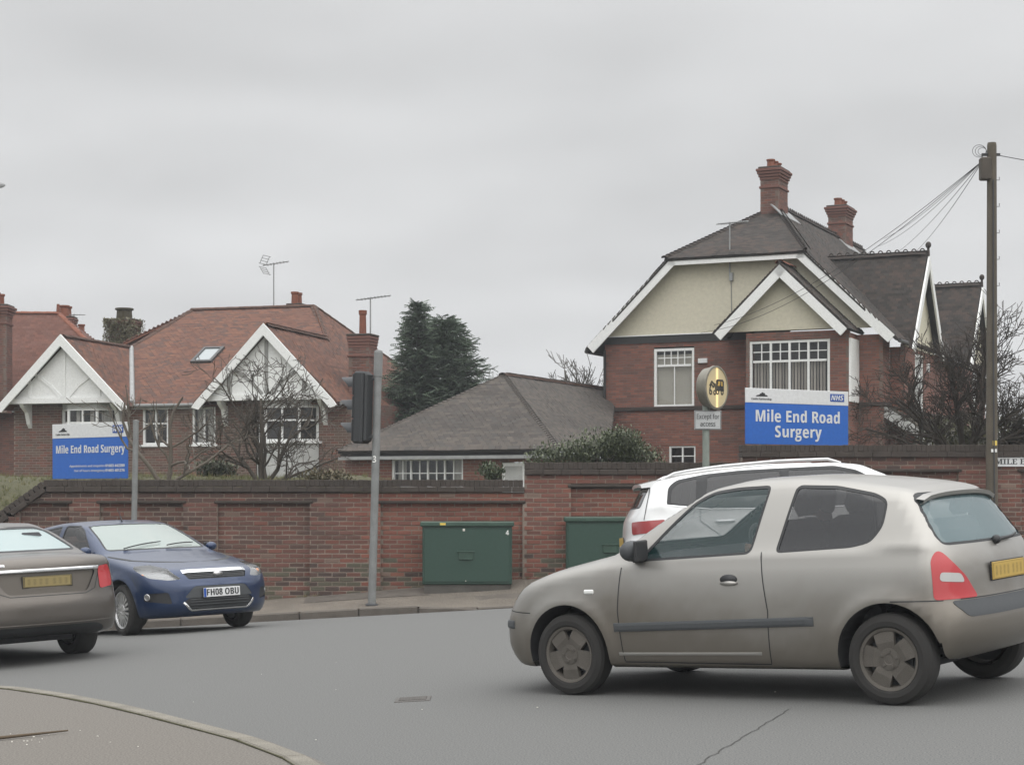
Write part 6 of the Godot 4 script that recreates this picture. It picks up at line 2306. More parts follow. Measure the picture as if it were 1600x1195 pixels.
func finish_body(car: Node3D, sh: Shell, mt: Material, d: Dictionary) -> void:
	var shell := skin(sh.P, sh.N, 0.0)
	if d.get("mud_shade", 0.0) > 0.0:      # road dirt, higher behind the wheels, plus the ground's dark reflection painted in
		var spray := FastNoiseLite.new()
		spray.seed = 3
		spray.frequency = 2.2
		spray.fractal_octaves = 4
		for i in shell.v.size():
			var p := shell.v[i]
			var high := 0.62 + 0.16 * spray.get_noise_3d(p.x * 0.6, p.y, p.z)
			for a in d.arches:
				high += 0.22 * exp(-pow((p.x - a[0] - 0.45) / 0.35, 2.0))
			var k: float = d.mud_shade * smoothstep(high + 0.22, high - 0.32, p.y + 0.06 * spray.get_noise_3d(p.x * 4.0, p.y * 6.0, p.z * 4.0))
			shell.c[i] = Color(1, 1, 1).lerp(Color(0.50, 0.455, 0.40), k)
	put("body", shell, mt, car)
	var g := Geo.new()
	for i in range(0, sh.P.size(), 3):
		if minf(sh.P[i].y, minf(sh.P[i + 1].y, sh.P[i + 2].y)) > 0.34 and sh.P[i].x > d.cabin[0]:
			g.tri(sh.P[i] - sh.N[i] * 0.03, sh.P[i + 1] - sh.N[i + 1] * 0.03, sh.P[i + 2] - sh.N[i + 2] * 0.03, -sh.N[i], -sh.N[i + 1], -sh.N[i + 2])
	put("cabin_lining", g, M.cabin, car)
	g = Geo.new()
	g.bar(Vector3(d.cabin[0], 0.30, -0.6), Vector3(d.cabin[1], 0.34, 0.6))
	g.bar(Vector3(0.5, 0.21, -0.4), Vector3(d.L - 0.4, 0.26, 0.4))
	put("floor_pan", g, M.cabin, car)
	# seats, dashboard and steering wheel (on the car's right)
	var fx: float = d.seats[0]
	var sy: float = d.seats[2]
	for z in [-0.36, 0.36]:
		var s := Geo.new()
		s.soft(Transform3D(Basis(), Vector3(fx - 0.12, sy - 0.06, z)), Vector3(0.54, 0.16, 0.48), 0.05)
		var rest := Transform3D(Basis(Vector3(0, 0, 1), -0.32), Vector3(fx + 0.24, sy + 0.26, z))
		s.soft(rest, Vector3(0.14, 0.62, 0.46), 0.05)
		s.soft(rest * Transform3D(Basis(), Vector3(0.0, 0.42, 0)), Vector3(0.09, 0.17, 0.26), 0.04)
		s.bar(Vector3(fx - 0.3, 0.32, z - 0.15), Vector3(fx + 0.1, sy - 0.1, z + 0.15))
		put("seat", s, M.seat_cloth, car)
	var rs := Geo.new()
	var rx: float = d.seats[1]
	rs.soft(Transform3D(Basis(), Vector3(rx - 0.15, sy - 0.04, 0)), Vector3(0.5, 0.18, 1.16), 0.05)
	rs.soft(Transform3D(Basis(Vector3(0, 0, 1), -0.35), Vector3(rx + 0.2, sy + 0.24, 0)), Vector3(0.14, 0.58, 1.16), 0.05)
	for z in [-0.34, 0.34]:
		rs.soft(Transform3D(Basis(Vector3(0, 0, 1), -0.3), Vector3(rx + 0.30, sy + 0.60, z)), Vector3(0.08, 0.14, 0.24), 0.03)
	put("rear_seat", rs, M.seat_cloth, car)
	var db := Geo.new()
	db.soft(Transform3D(Basis(Vector3(0, 0, 1), 0.12), Vector3(d.dash[0], d.dash[1] - 0.12, 0)), Vector3(0.5, 0.24, 1.24), 0.06)
	put("dashboard", db, M.cabin, car)
	var sw := Geo.new()
	var ring := []
	var rad := []
	for i in 25:
		var an := TAU * i / 24.0
		ring.append(Vector3(0, sin(an) * 0.185, cos(an) * 0.185))
		rad.append(0.015)
	sw.tube(ring, rad, 6, false)
	sw.soft(Transform3D(), Vector3(0.05, 0.12, 0.16), 0.02)
	sw.soft(Transform3D(), Vector3(0.025, 0.04, 0.36), 0.01)
	sw.tube([Vector3(0, 0, 0), Vector3(-0.3, -0.08, 0)], [0.03, 0.03], 6)
	put("steering_wheel", sw, M.trim_black, car, Transform3D(Basis(Vector3(0, 0, 1), 0.42), Vector3(d.dash[0] + 0.36, d.dash[1] - 0.02, -0.36)))


func mirror(car: Node3D, sh: Shell, x: float, y: float, mt: Material, mt2: Material, big := 1.0) -> void:
	for s in [1.0, -1.0]:
		var p := sh.on_side(x, y, s)
		var m := part("door_mirror", car)
		var g := Geo.new()
		g.ball(p + Vector3(-0.02, 0.03, s * 0.10), Vector3(0.06, 0.058, 0.082) * big, 14, 10)
		put("shell", g, mt, m)
		g = Geo.new()
		g.soft(Transform3D(Basis(Vector3.UP, 0.2 * s), p + Vector3(0.055, 0.03, s * 0.10)), Vector3(0.02, 0.115, 0.17) * big, 0.008)
		g.soft(Transform3D(Basis(), p + Vector3(-0.01, -0.03, s * 0.02)), Vector3(0.10, 0.045, 0.09), 0.015)
		put("mirror_glass", g, mt2, m)


func number_plate(car: Node3D, at: Transform3D, mt: Material, text := "") -> void:
	var g := Geo.new()
	g.soft(at, Vector3(0.52, 0.111, 0.008), 0.003)
	var o := put("number_plate", g, mt, car)
	if text.is_empty():
		# dirt and blurred characters that cannot be read
		var q := Geo.new()
		for k in [[-0.24, -0.045], [0.24, -0.045], [0.24, 0.045], [-0.24, -0.045], [0.24, 0.045], [-0.24, 0.045]]:
			q.v.append(at * Vector3(k[0], k[1], 0.0052))
			q.n.append(at.basis.z)
			q.c.append(Color(1, 1, 1))
			q.uv.append(Vector2(k[0] / 0.48 + 0.5, 0.5 - k[1] / 0.09))
		for i in [0, 3]:      # front faces run clockwise
			var keep := q.v[i + 1]
			q.v[i + 1] = q.v[i + 2]
			q.v[i + 2] = keep
			var ku := q.uv[i + 1]
			q.uv[i + 1] = q.uv[i + 2]
			q.uv[i + 2] = ku
		put("plate_print", q, M.plate_smudge if mt == M.plate_yellow else M.plate_smudge_dull, o)
	else:
		lettering(text, 0.455, 0.078, at * Transform3D(Basis(), Vector3(0.01, 0, 0.0055)), M.print_black, o)
		g = Geo.new()
		g.box(at * Transform3D(Basis(), Vector3(-0.241, 0, 0.0)), Vector3(0.034, 0.107, 0.0095))
		put("plate_band", g, M.logo_blue, o)
	g = Geo.new()
	g.soft(at * Transform3D(Basis(), Vector3(0, 0, -0.006)), Vector3(0.535, 0.125, 0.008), 0.003)
	put("plate_frame", g, M.trim_black, o)


func silver_hatchback(at: Transform3D) -> void:
	var car := thing("hatchback_car", "muddy silver three door hatchback turning across the road in front", "car", at)
	var d := {"L": 3.80, "half": 0.82, "yc": 0.58, "xa": 0.70, "xb": 3.22, "tumble": 0.40, "crown": 0.05, "kf": 0.12, "kr": 0.08, "mid": 2.5, "cf": 0.30, "cr": 0.17, "kt": 0.075, "ke": 0.11,
		"top": [[0, 0.60], [0.06, 0.70], [0.2, 0.79], [0.5, 0.895], [0.8, 0.955], [1.06, 1.005], [1.42, 1.222], [1.80, 1.418], [2.1, 1.468], [2.5, 1.470], [2.9, 1.438], [3.2, 1.398], [3.46, 1.345], [3.56, 1.20], [3.70, 0.98], [3.80, 0.90]],
		"bot": [[0, 0.20], [0.4, 0.19], [1.0, 0.20], [3.0, 0.21], [3.5, 0.25], [3.8, 0.30]],
		"hw": [[0, 0.78], [0.5, 0.805], [1.0, 0.815], [2.0, 0.82], [3.1, 0.815], [3.5, 0.79], [3.8, 0.75]],
		"belt": [[0, 0.80], [0.6, 0.86], [1.2, 0.92], [2.0, 0.94], [3.0, 0.97], [3.8, 0.99]],
		"xf": [[0, 0.12], [0.22, 0.06], [0.35, 0.0], [0.52, 0.0], [0.60, 0.035], [0.72, 0.09], [0.9, 0.2], [2.0, 1.0]],
		"xr": [[0, 0.10], [0.30, 0.06], [0.42, 0.0], [0.54, 0.0], [0.62, 0.03], [0.66, 0.05], [0.9, 0.075], [1.0, 0.11], [1.34, 0.36], [2.0, 0.8]],
		"sec": [[0, 0.10], [0.2, 0.055], [0.3, 0.022], [0.45, 0.004], [0.62, 0.0], [0.75, 0.006], [0.86, 0.022], [0.95, 0.055], [1.05, 0.065], [2.0, 0.07]],
		"arches": [[0.79, 0.30, 0.345], [3.262, 0.30, 0.345]], "flare": 0.014, "mud_shade": 0.85, "cabin": [1.1, 3.5], "seats": [2.15, 3.0, 0.62], "dash": [1.42, 0.98]}
	var sh := car_body(car, d)
	glazed(car, sh, "front_side_window", "side", [Vector2(1.38, 0.935), Vector2(1.55, 1.115), Vector2(1.76, 1.325), Vector2(1.90, 1.392), Vector2(2.10, 1.412), Vector2(2.36, 1.415), Vector2(2.29, 0.968)], 0.05, 0.018, M.car_glass)
	glazed(car, sh, "rear_side_window", "side", [Vector2(2.47, 0.970), Vector2(2.55, 1.408), Vector2(2.85, 1.39), Vector2(3.14, 1.33), Vector2(3.23, 1.28), Vector2(3.22, 1.12), Vector2(3.15, 1.02), Vector2(3.02, 0.992)], 0.045, 0.018, M.car_glass_black)
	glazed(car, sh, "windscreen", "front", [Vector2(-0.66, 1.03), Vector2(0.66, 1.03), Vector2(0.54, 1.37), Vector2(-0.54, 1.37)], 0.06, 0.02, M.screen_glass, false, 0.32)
	glazed(car, sh, "rear_window", "rear", [Vector2(-0.64, 0.985), Vector2(0.64, 0.985), Vector2(0.635, 1.08), Vector2(0.55, 1.32), Vector2(-0.55, 1.32), Vector2(-0.635, 1.08)], 0.07, 0.018, M.hatch_glass, false, 0.3)
	# rear lamps: red with a clear lens across the middle
	panel(car, sh, "reversing_lens", "rear_corner", rounded([Vector2(2.03, 0.770), Vector2(2.215, 0.752), Vector2(2.19, 0.81), Vector2(2.04, 0.825)], 0.025), M.lamp_grey, 0.006)
	panel(car, sh, "tail_light", "rear_corner", rounded([Vector2(1.985, 0.655), Vector2(2.315, 0.655), Vector2(2.23, 0.79), Vector2(2.07, 0.95), Vector2(2.03, 0.955), Vector2(1.99, 0.90)], 0.03), M.lamp_red, 0.004)
	panel(car, sh, "bumper_trim", "rear", rounded([Vector2(-0.70, 0.645), Vector2(-0.60, 0.54), Vector2(0.60, 0.54), Vector2(0.70, 0.645)], 0.04), M.trim_grey, 0.003, false)
	panel(car, sh, "bumper_trim", "rear_corner", PackedVector2Array([Vector2(2.12, 0.645), Vector2(2.2, 0.56), Vector2(2.27, 0.54), Vector2(2.60, 0.54), Vector2(2.60, 0.645)]), M.trim_grey, 0.003)
	for s in panel(car, sh, "headlight", "front_corner", rounded([Vector2(0.42, 0.66), Vector2(0.70, 0.67), Vector2(0.80, 0.80), Vector2(0.62, 0.80), Vector2(0.46, 0.74)], 0.04), M.lens, 0.0):
		put("reflector", skin(s[1][0], s[1][1], -0.03), M.reflector, s[0])
	panel(car, sh, "grille", "front", rounded([Vector2(-0.34, 0.62), Vector2(0.34, 0.62), Vector2(0.30, 0.68), Vector2(-0.30, 0.68)], 0.02), M.trim_black, -0.006, false)
	panel(car, sh, "lower_grille", "front", rounded([Vector2(-0.5, 0.28), Vector2(0.5, 0.28), Vector2(0.48, 0.42), Vector2(-0.48, 0.42)], 0.03), M.trim_black, -0.006, false)
	finish_body(car, sh, M.paint_silver, d)
	for s in [1.0, -1.0]:
		band(car, sh, "side_moulding", [Vector2(1.20, 0.485), Vector2(2.76, 0.53)], 0.032, 0.016, M.trim_grey, s, false, 0.05)
		band(car, sh, "sill_crease", [Vector2(1.22, 0.30), Vector2(2.36, 0.315)], 0.011, 0.006, M.paint_silver, s)
		band(car, sh, "front_bumper_strip", [Vector2(0.10, 0.50), Vector2(0.30, 0.50)], 0.03, 0.01, M.trim_grey, s)
		var h := sh.on_side(2.14, 0.80, s)
		var hp := part("door_handle", car)
		var g := Geo.new()
		g.ball(h + Vector3(0, 0.005, s * -0.001), Vector3(0.068, 0.036, 0.007), 16, 8)
		put("recess", g, M.trim_black, hp)
		g = Geo.new()
		g.ball(h + Vector3(0.005, -0.018, s * 0.008), Vector3(0.070, 0.016, 0.012), 16, 8)
		put("pull", g, M.paint_silver, hp)
		g = Geo.new()
		var rp := sh.on_side(1.0, 0.735, s)
		g.soft(Transform3D(Basis(), rp), Vector3(0.085, 0.032, 0.02), 0.008)
		put("side_repeater", g, M.lamp_white, car)
		# wheels
		for a in d.arches:
			wheel(car, Transform3D(Basis() if s > 0 else Basis(Vector3.UP, PI), Vector3(a[0], 0.29, s * 0.715)) * Transform3D(Basis(Vector3(0, 0, 1), 0.4 + a[0] * 0.32), Vector3.ZERO), 0.29, 0.185, 0.195, "five")
	gaps(car, sh, [[Vector2(1.26, 0.25), Vector2(1.24, 0.6), Vector2(1.27, 0.9)], [Vector2(2.42, 0.25), Vector2(2.43, 0.6), Vector2(2.37, 0.98)], [Vector2(1.26, 0.245), Vector2(2.42, 0.245)], [Vector2(3.30, 0.652), Vector2(3.62, 0.652)], [Vector2(0.20, 0.60), Vector2(0.47, 0.585)]], [[Vector2(0.0, 0.652), Vector2(0.62, 0.652)]])
	mirror(car, sh, 1.42, 0.985, M.trim_grey, M.trim_black, 1.25)
	var r := sh.on_end(0.0, 0.80, 1.0)
	number_plate(car, Transform3D(Basis(Vector3.UP, PI / 2), r + Vector3(0.012, 0, 0)), M.plate_yellow)
	var g := Geo.new()
	var wp := sh.on_end(0.02, 0.99, 1.0)
	g.ball(wp + Vector3(0.02, 0, 0), Vector3(0.03, 0.03, 0.035), 10, 6)
	g.tube([wp + Vector3(0.035, 0, 0), sh.on_end(-0.25, 1.0, 1.0) + Vector3(0.03, 0, 0), sh.on_end(-0.42, 1.015, 1.0) + Vector3(0.02, 0, 0)], [0.012, 0.010, 0.006], 5)
	put("rear_wiper", g, M.trim_black, car)
	g = Geo.new()
	var sp := []
	for i in 13:
		var z := lerpf(-0.56, 0.56, i / 12.0)
		sp.append(sh.on_top(3.42 - 0.08 * z * z, z) + Vector3(0, 0.006, 0))
	for i in 12:
		var back := Vector3(0.055, -0.010, 0)
		g.quad(sp[i], sp[i + 1], sp[i + 1] + back, sp[i] + back, Vector3.UP)
		g.quad(sp[i] + back, sp[i + 1] + back, sp[i + 1] + back - Vector3(0.01, 0.025, 0), sp[i] + back - Vector3(0.01, 0.025, 0), Vector3.RIGHT)
		g.quad(sp[i] - Vector3(0, 0.04, 0), sp[i + 1] - Vector3(0, 0.04, 0), sp[i + 1] + back - Vector3(0.01, 0.025, 0), sp[i] + back - Vector3(0.01, 0.025, 0), Vector3.DOWN)
	put("roof_spoiler", g, M.paint_silver, car)
	driver(at * Transform3D(Basis(), Vector3(2.12, 0.56, -0.36)))


func blue_hatchback(at: Transform3D) -> void:
	var car := thing("hatchback_car", "dark blue five door hatchback with chrome grille bar coming towards the junction", "car", at)
	var d := {"L": 4.34, "half": 0.91, "yc": 0.60, "xa": 0.80, "xb": 3.75, "tumble": 0.40, "crown": 0.04, "kf": 0.20, "kr": 0.10, "mid": 2.7, "cf": 0.36, "cr": 0.2, "kt": 0.07, "ke": 0.10,
		"top": [[0, 0.66], [0.05, 0.74], [0.2, 0.80], [0.6, 0.90], [1.0, 0.985], [1.28, 1.05], [1.7, 1.26], [2.1, 1.43], [2.5, 1.492], [2.9, 1.497], [3.4, 1.465], [3.85, 1.38], [4.02, 1.28], [4.2, 1.04], [4.34, 0.95]],
		"bot": [[0, 0.19], [1.0, 0.2], [3.5, 0.21], [4.34, 0.3]],
		"hw": [[0, 0.86], [0.6, 0.895], [1.2, 0.91], [3.2, 0.91], [3.9, 0.88], [4.34, 0.82]],
		"belt": [[0, 0.84], [0.7, 0.90], [1.3, 0.97], [2.2, 0.99], [3.4, 1.03], [4.34, 1.06]],
		"xf": [[0, 0.14], [0.2, 0.07], [0.32, 0.0], [0.56, 0.0], [0.66, 0.03], [0.78, 0.08], [0.9, 0.2], [2.0, 1.2]],
		"xr": [[0, 0.12], [0.3, 0.05], [0.5, 0.0], [0.65, 0.02], [0.95, 0.08], [1.4, 0.45], [2.0, 0.9]],
		"sec": [[0, 0.10], [0.2, 0.06], [0.32, 0.02], [0.5, 0.0], [0.66, 0.0], [0.8, 0.012], [0.92, 0.035], [1.0, 0.06], [2.0, 0.08]],
		"arches": [[0.88, 0.325, 0.365], [3.52, 0.325, 0.365]], "flare": 0.022, "cabin": [1.3, 4.0], "seats": [2.3, 3.2, 0.66], "dash": [1.62, 1.03]}
	var sh := car_body(car, d)
	glazed(car, sh, "front_side_window", "side", [Vector2(1.62, 1.0), Vector2(1.85, 1.18), Vector2(2.12, 1.36), Vector2(2.3, 1.425), Vector2(2.62, 1.44), Vector2(2.60, 1.02)], 0.05, 0.016, M.car_glass_dark)
	glazed(car, sh, "rear_side_window", "side", [Vector2(2.70, 1.025), Vector2(2.72, 1.44), Vector2(3.2, 1.405), Vector2(3.62, 1.29), Vector2(3.75, 1.16), Vector2(3.55, 1.06)], 0.05, 0.016, M.car_glass_dark)
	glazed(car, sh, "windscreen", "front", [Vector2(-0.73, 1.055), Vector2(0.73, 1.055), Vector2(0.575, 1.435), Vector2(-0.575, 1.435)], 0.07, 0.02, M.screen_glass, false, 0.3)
	glazed(car, sh, "rear_window", "rear", [Vector2(-0.66, 1.06), Vector2(0.66, 1.06), Vector2(0.55, 1.36), Vector2(-0.55, 1.36)], 0.07, 0.02, M.car_glass_dark, false, 0.3)
	for s in panel(car, sh, "headlight", "front_corner", rounded([Vector2(0.42, 0.655), Vector2(0.56, 0.645), Vector2(0.80, 0.685), Vector2(1.02, 0.80), Vector2(1.05, 0.84), Vector2(0.86, 0.85), Vector2(0.60, 0.785)], 0.03), M.lens, 0.0):
		put("reflector", skin(s[1][0], s[1][1], -0.045), M.reflector, s[0])
		var c := Vector3.ZERO
		for p in s[1][0]:
			c += p
		c /= maxf(s[1][0].size(), 1)
		var n := sh.normal(sh.on_end(c.z * 0.9, c.y, -1.0))
		var side := n.cross(Vector3.UP).normalized()
		for k in [-0.085, 0.055]:
			var g := Geo.new()
			g.lathe(Transform3D(Basis(side, n, side.cross(n)), c + side * k * signf(c.z) * -1.0 - n * 0.05), [Vector2(0.055, 0.03), Vector2(0.045, 0.005), Vector2(0.02, -0.015), Vector2(0, -0.02)], 18)
			g.ball(c + side * k * signf(c.z) * -1.0 - n * 0.04, Vector3.ONE * 0.018, 10, 8)
			put("bulb_bowl", g, M.chrome, s[0])
		var ag := Geo.new()
		ag.ball(c + side * 0.17 * signf(c.z) * -1.0 - n * 0.03 - Vector3(0, 0.02, 0), Vector3.ONE * 0.03, 10, 8)
		put("indicator_bulb", ag, M.lamp_amber, s[0])
	panel(car, sh, "upper_grille", "front", rounded([Vector2(-0.40, 0.645), Vector2(0.40, 0.645), Vector2(0.45, 0.725), Vector2(-0.45, 0.725)], 0.02), M.trim_black, -0.012, false)
	panel(car, sh, "lower_grille", "front", rounded([Vector2(-0.40, 0.27), Vector2(0.40, 0.27), Vector2(0.50, 0.36), Vector2(0.44, 0.42), Vector2(-0.44, 0.42), Vector2(-0.50, 0.36)], 0.04), M.trim_black, -0.014, false)
	panel(car, sh, "plate_surround", "front", rounded([Vector2(-0.49, 0.42), Vector2(0.49, 0.42), Vector2(0.36, 0.56), Vector2(-0.36, 0.56)], 0.04), M.trim_grey, -0.004, false)
	panel(car, sh, "fog_lamp_recess", "front_corner", rounded([Vector2(0.52, 0.36), Vector2(0.88, 0.41), Vector2(0.84, 0.50), Vector2(0.56, 0.50)], 0.03), M.trim_black, -0.01)
	panel(car, sh, "tail_light", "rear_corner", rounded([Vector2(2.30, 0.95), Vector2(2.55, 0.95), Vector2(2.5, 1.3), Vector2(2.4, 1.3)], 0.03), M.lamp_red, 0.003)
	finish_body(car, sh, M.paint_blue, d)
	band(car, sh, "grille_bar", [Vector2(-0.45, 0.742), Vector2(0.45, 0.742)], 0.022, 0.014, M.chrome, -1.0, true)
	for y in [0.668, 0.69, 0.711]:
		band(car, sh, "grille_slat", [Vector2(-0.40, y), Vector2(0.40, y)], 0.004, 0.003, M.trim_grey, -1.0, true, 0.02)
	for y in [0.30, 0.335, 0.37, 0.40]:
		band(car, sh, "lower_grille_slat", [Vector2(-0.42, y), Vector2(0.42, y)], 0.005, 0.003, M.trim_grey, -1.0, true, 0.02)
	band(car, sh, "lower_chrome", [Vector2(-0.50, 0.37), Vector2(-0.40, 0.268), Vector2(0.40, 0.268), Vector2(0.50, 0.37)], 0.014, 0.012, M.chrome, -1.0, true)
	for s in [1.0, -1.0]:
		var f := sh.on_side(0.32, 0.455, s)
		var fn := sh.normal(f)
		var g := Geo.new()
		var fs := fn.cross(Vector3.UP).normalized()
		g.lathe(Transform3D(Basis(fs, fn, fs.cross(fn)), f - fn * 0.012), [Vector2(0.042, 0.010), Vector2(0.036, 0.014), Vector2(0.034, 0.004), Vector2(0, 0.008)], 16)
		put("fog_lamp", g, M.alloy, car)
		for x in [2.45, 3.25]:
			var h := sh.on_side(x, 0.90, s)
			g = Geo.new()
			g.soft(Transform3D(Basis(), h + Vector3(0, 0, s * 0.012)), Vector3(0.18, 0.028, 0.03), 0.01)
			put("door_handle", g, M.paint_blue, car)
		for a in d.arches:
			var steer := -0.12 if a[0] < 1.0 else 0.0
			wheel(car, Transform3D(Basis(Vector3.UP, steer) * (Basis() if s > 0 else Basis(Vector3.UP, PI)), Vector3(a[0], 0.316, s * 0.79)), 0.316, 0.205, 0.222, "many")
	gaps(car, sh, [[Vector2(1.45, 0.28), Vector2(1.42, 0.6), Vector2(1.5, 0.97)], [Vector2(2.65, 0.28), Vector2(2.66, 0.6), Vector2(2.65, 1.0)], [Vector2(3.35, 0.7), Vector2(3.55, 0.9), Vector2(3.62, 1.05)], [Vector2(1.45, 0.27), Vector2(3.1, 0.27)], [Vector2(0.45, 0.86), Vector2(0.9, 0.915), Vector2(1.3, 0.985)], [Vector2(0.5, 0.60), Vector2(0.58, 0.72)]], [])
	mirror(car, sh, 1.66, 1.04, M.paint_blue, M.trim_black)
	var bp := sh.on_end(0.0, 0.70, -1.0)
	var bg := Geo.new()
	bg.ball(bp + Vector3(-0.012, 0, 0), Vector3(0.014, 0.03, 0.072), 18, 8)
	put("badge", bg, M.alloy, car)
	var fp := sh.on_end(0.0, 0.475, -1.0)
	number_plate(car, Transform3D(Basis(Vector3.UP, -PI / 2), fp + Vector3(-0.014, 0, 0)), M.sign_white, "FH08 OBU")
	var g := Geo.new()
	for z in [[-0.52, 0.05], [0.08, 0.56]]:
		var pts := []
		for i in 7:
			var q := sh.on_top(1.35 + 0.045 * (i % 7) * 0.4 + 0.10 * absf(lerpf(z[0], z[1], i / 6.0)), lerpf(z[0], z[1], i / 6.0))
			pts.append(q + Vector3(-0.01, 0.016, 0))
		g.tube(pts, [0.008, 0.008, 0.008, 0.008, 0.008, 0.008, 0.006], 5)
	put("wiper", g, M.trim_black, car)
	g = Geo.new()
	var ap := sh.on_top(2.32, 0.0)
	g.tube([ap, ap + Vector3(0.05, 0.1, 0), ap + Vector3(0.12, 0.17, 0)], [0.012, 0.005, 0.003], 5)
	put("roof_aerial", g, M.trim_black, car)


func white_suv(at: Transform3D) -> void:
	var car := thing("suv_car", "white estate height car with roof rails, driving uphill behind the silver hatchback", "car", at)
	var d := {"L": 4.70, "half": 0.925, "yc": 0.72, "xa": 0.85, "xb": 4.11, "tumble": 0.34, "crown": 0.045, "kf": 0.18, "kr": 0.10, "mid": 2.7, "cf": 0.34, "cr": 0.22, "kt": 0.08, "ke": 0.10,
		"top": [[0, 0.80], [0.05, 0.92], [0.3, 1.0], [0.65, 1.07], [0.95, 1.15], [1.35, 1.41], [1.75, 1.59], [2.1, 1.635], [2.8, 1.645], [3.5, 1.62], [4.0, 1.575], [4.3, 1.52], [4.42, 1.46], [4.5, 1.31], [4.6, 1.12], [4.7, 1.03]],
		"bot": [[0, 0.24], [1.0, 0.24], [3.8, 0.25], [4.7, 0.34]],
		"hw": [[0, 0.86], [0.6, 0.905], [1.2, 0.925], [3.6, 0.925], [4.26, 0.905], [4.7, 0.84]],
		"belt": [[0, 0.92], [1.3, 1.05], [2.2, 1.08], [3.7, 1.14], [4.7, 1.2]],
		"xf": [[0, 0.36], [0.25, 0.29], [0.4, 0.22], [0.75, 0.24], [0.95, 0.30], [1.1, 0.45], [2.0, 1.2]],
		"xr": [[0, 0.12], [0.35, 0.05], [0.55, 0.0], [0.72, 0.01], [0.85, 0.06], [1.08, 0.08], [1.2, 0.14], [1.5, 0.33], [2.0, 0.7]],
		"sec": [[0, 0.10], [0.25, 0.05], [0.4, 0.012], [0.6, 0.0], [0.8, 0.004], [0.98, 0.014], [1.1, 0.05], [2.0, 0.07]],
		"arches": [[0.9, 0.36, 0.41], [3.80, 0.36, 0.41]], "flare": 0.02, "cabin": [1.1, 4.35], "seats": [2.2, 3.3, 0.78], "dash": [1.4, 1.12]}
	var sh := car_body(car, d)
	glazed(car, sh, "front_side_window", "side", [Vector2(1.30, 1.085), Vector2(1.6, 1.30), Vector2(1.9, 1.49), Vector2(2.15, 1.55), Vector2(2.72, 1.565), Vector2(2.72, 1.11)], 0.04, 0.016, M.car_glass_black)
	glazed(car, sh, "rear_side_window", "side", [Vector2(2.80, 1.112), Vector2(2.80, 1.565), Vector2(3.25, 1.558), Vector2(3.68, 1.535), Vector2(3.76, 1.15)], 0.04, 0.016, M.car_glass_black)
	glazed(car, sh, "quarter_window", "side", [Vector2(3.84, 1.155), Vector2(3.78, 1.53), Vector2(4.02, 1.485), Vector2(4.12, 1.41), Vector2(4.16, 1.22)], 0.05, 0.018, M.car_glass_black)
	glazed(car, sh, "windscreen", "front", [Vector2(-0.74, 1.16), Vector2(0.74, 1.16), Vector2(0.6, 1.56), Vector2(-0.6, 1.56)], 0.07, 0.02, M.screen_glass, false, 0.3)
	glazed(car, sh, "rear_window", "rear", [Vector2(-0.62, 1.19), Vector2(0.62, 1.19), Vector2(0.52, 1.45), Vector2(-0.52, 1.45)], 0.07, 0.02, M.car_glass_black, false, 0.3)
	panel(car, sh, "pillar_trim", "side", rounded([Vector2(1.27, 1.07), Vector2(1.6, 1.325), Vector2(1.9, 1.51), Vector2(2.15, 1.575), Vector2(3.25, 1.578), Vector2(3.7, 1.553), Vector2(4.04, 1.50), Vector2(4.15, 1.42), Vector2(4.19, 1.20), Vector2(3.7, 1.135), Vector2(2.7, 1.09)], 0.05), M.trim_black, -0.001)
	panel(car, sh, "tail_light", "rear_corner", rounded([Vector2(2.36, 1.04), Vector2(2.38, 0.90), Vector2(2.82, 0.88), Vector2(2.86, 1.03)], 0.03), M.lamp_red_dark, 0.008)
	panel(car, sh, "headlight", "front_corner", rounded([Vector2(0.6, 0.80), Vector2(0.95, 0.84), Vector2(1.1, 0.97), Vector2(0.7, 0.93)], 0.03), M.reflector, 0.0)
	for s in [1.0, -1.0]:
		for a in d.arches:
			panel(car, sh, "arch_trim", "side", ngon(Vector2(a[0], a[1]), a[2] + 0.07, 48), M.trim_black, 0.004, true, 0.5)
			break
	panel(car, sh, "sill_trim", "side", PackedVector2Array([Vector2(1.3, 0.15), Vector2(3.4, 0.15), Vector2(3.4, 0.38), Vector2(1.2, 0.38)]), M.trim_black, 0.003, true, 0.1)
	finish_body(car, sh, M.paint_white, d)
	for s in [1.0, -1.0]:
		var pts := []
		var rad := []
		for i in 15:
			var x := lerpf(2.05, 4.2, i / 14.0)
			var p := sh.on_top(x, s * 0.545)
			pts.append(p + Vector3(0, 0.04 if i > 0 and i < 14 else 0.0, 0))
			rad.append(0.018)
		var g := Geo.new()
		g.tube(pts, rad, 7)
		put("roof_rail", g, M.alloy, car)
		band(car, sh, "window_chrome", [Vector2(1.33, 1.075), Vector2(2.7, 1.092), Vector2(3.7, 1.135), Vector2(4.18, 1.205)], 0.009, 0.006, M.chrome, s)
		for x in [2.48, 3.52]:
			var h := sh.on_side(x, 0.985, s)
			g = Geo.new()
			g.soft(Transform3D(Basis(), h + Vector3(0, 0, s * 0.02)), Vector3(0.22, 0.032, 0.025), 0.01)
			put("door_handle", g, M.chrome, car)
		for a in d.arches:
			wheel(car, Transform3D(Basis() if s > 0 else Basis(Vector3.UP, PI), Vector3(a[0], 0.35, s * 0.80)), 0.35, 0.22, 0.235, "many")
	gaps(car, sh, [[Vector2(1.5, 0.42), Vector2(1.45, 0.8), Vector2(1.45, 1.05)], [Vector2(2.66, 0.42), Vector2(2.67, 0.8), Vector2(2.66, 1.1)], [Vector2(3.56, 0.8), Vector2(3.81, 1.0), Vector2(3.80, 1.14)], [Vector2(4.32, 1.5), Vector2(4.42, 1.2), Vector2(4.46, 1.05)]], [])
	var r := sh.on_end(0.0, 0.80, 1.0)
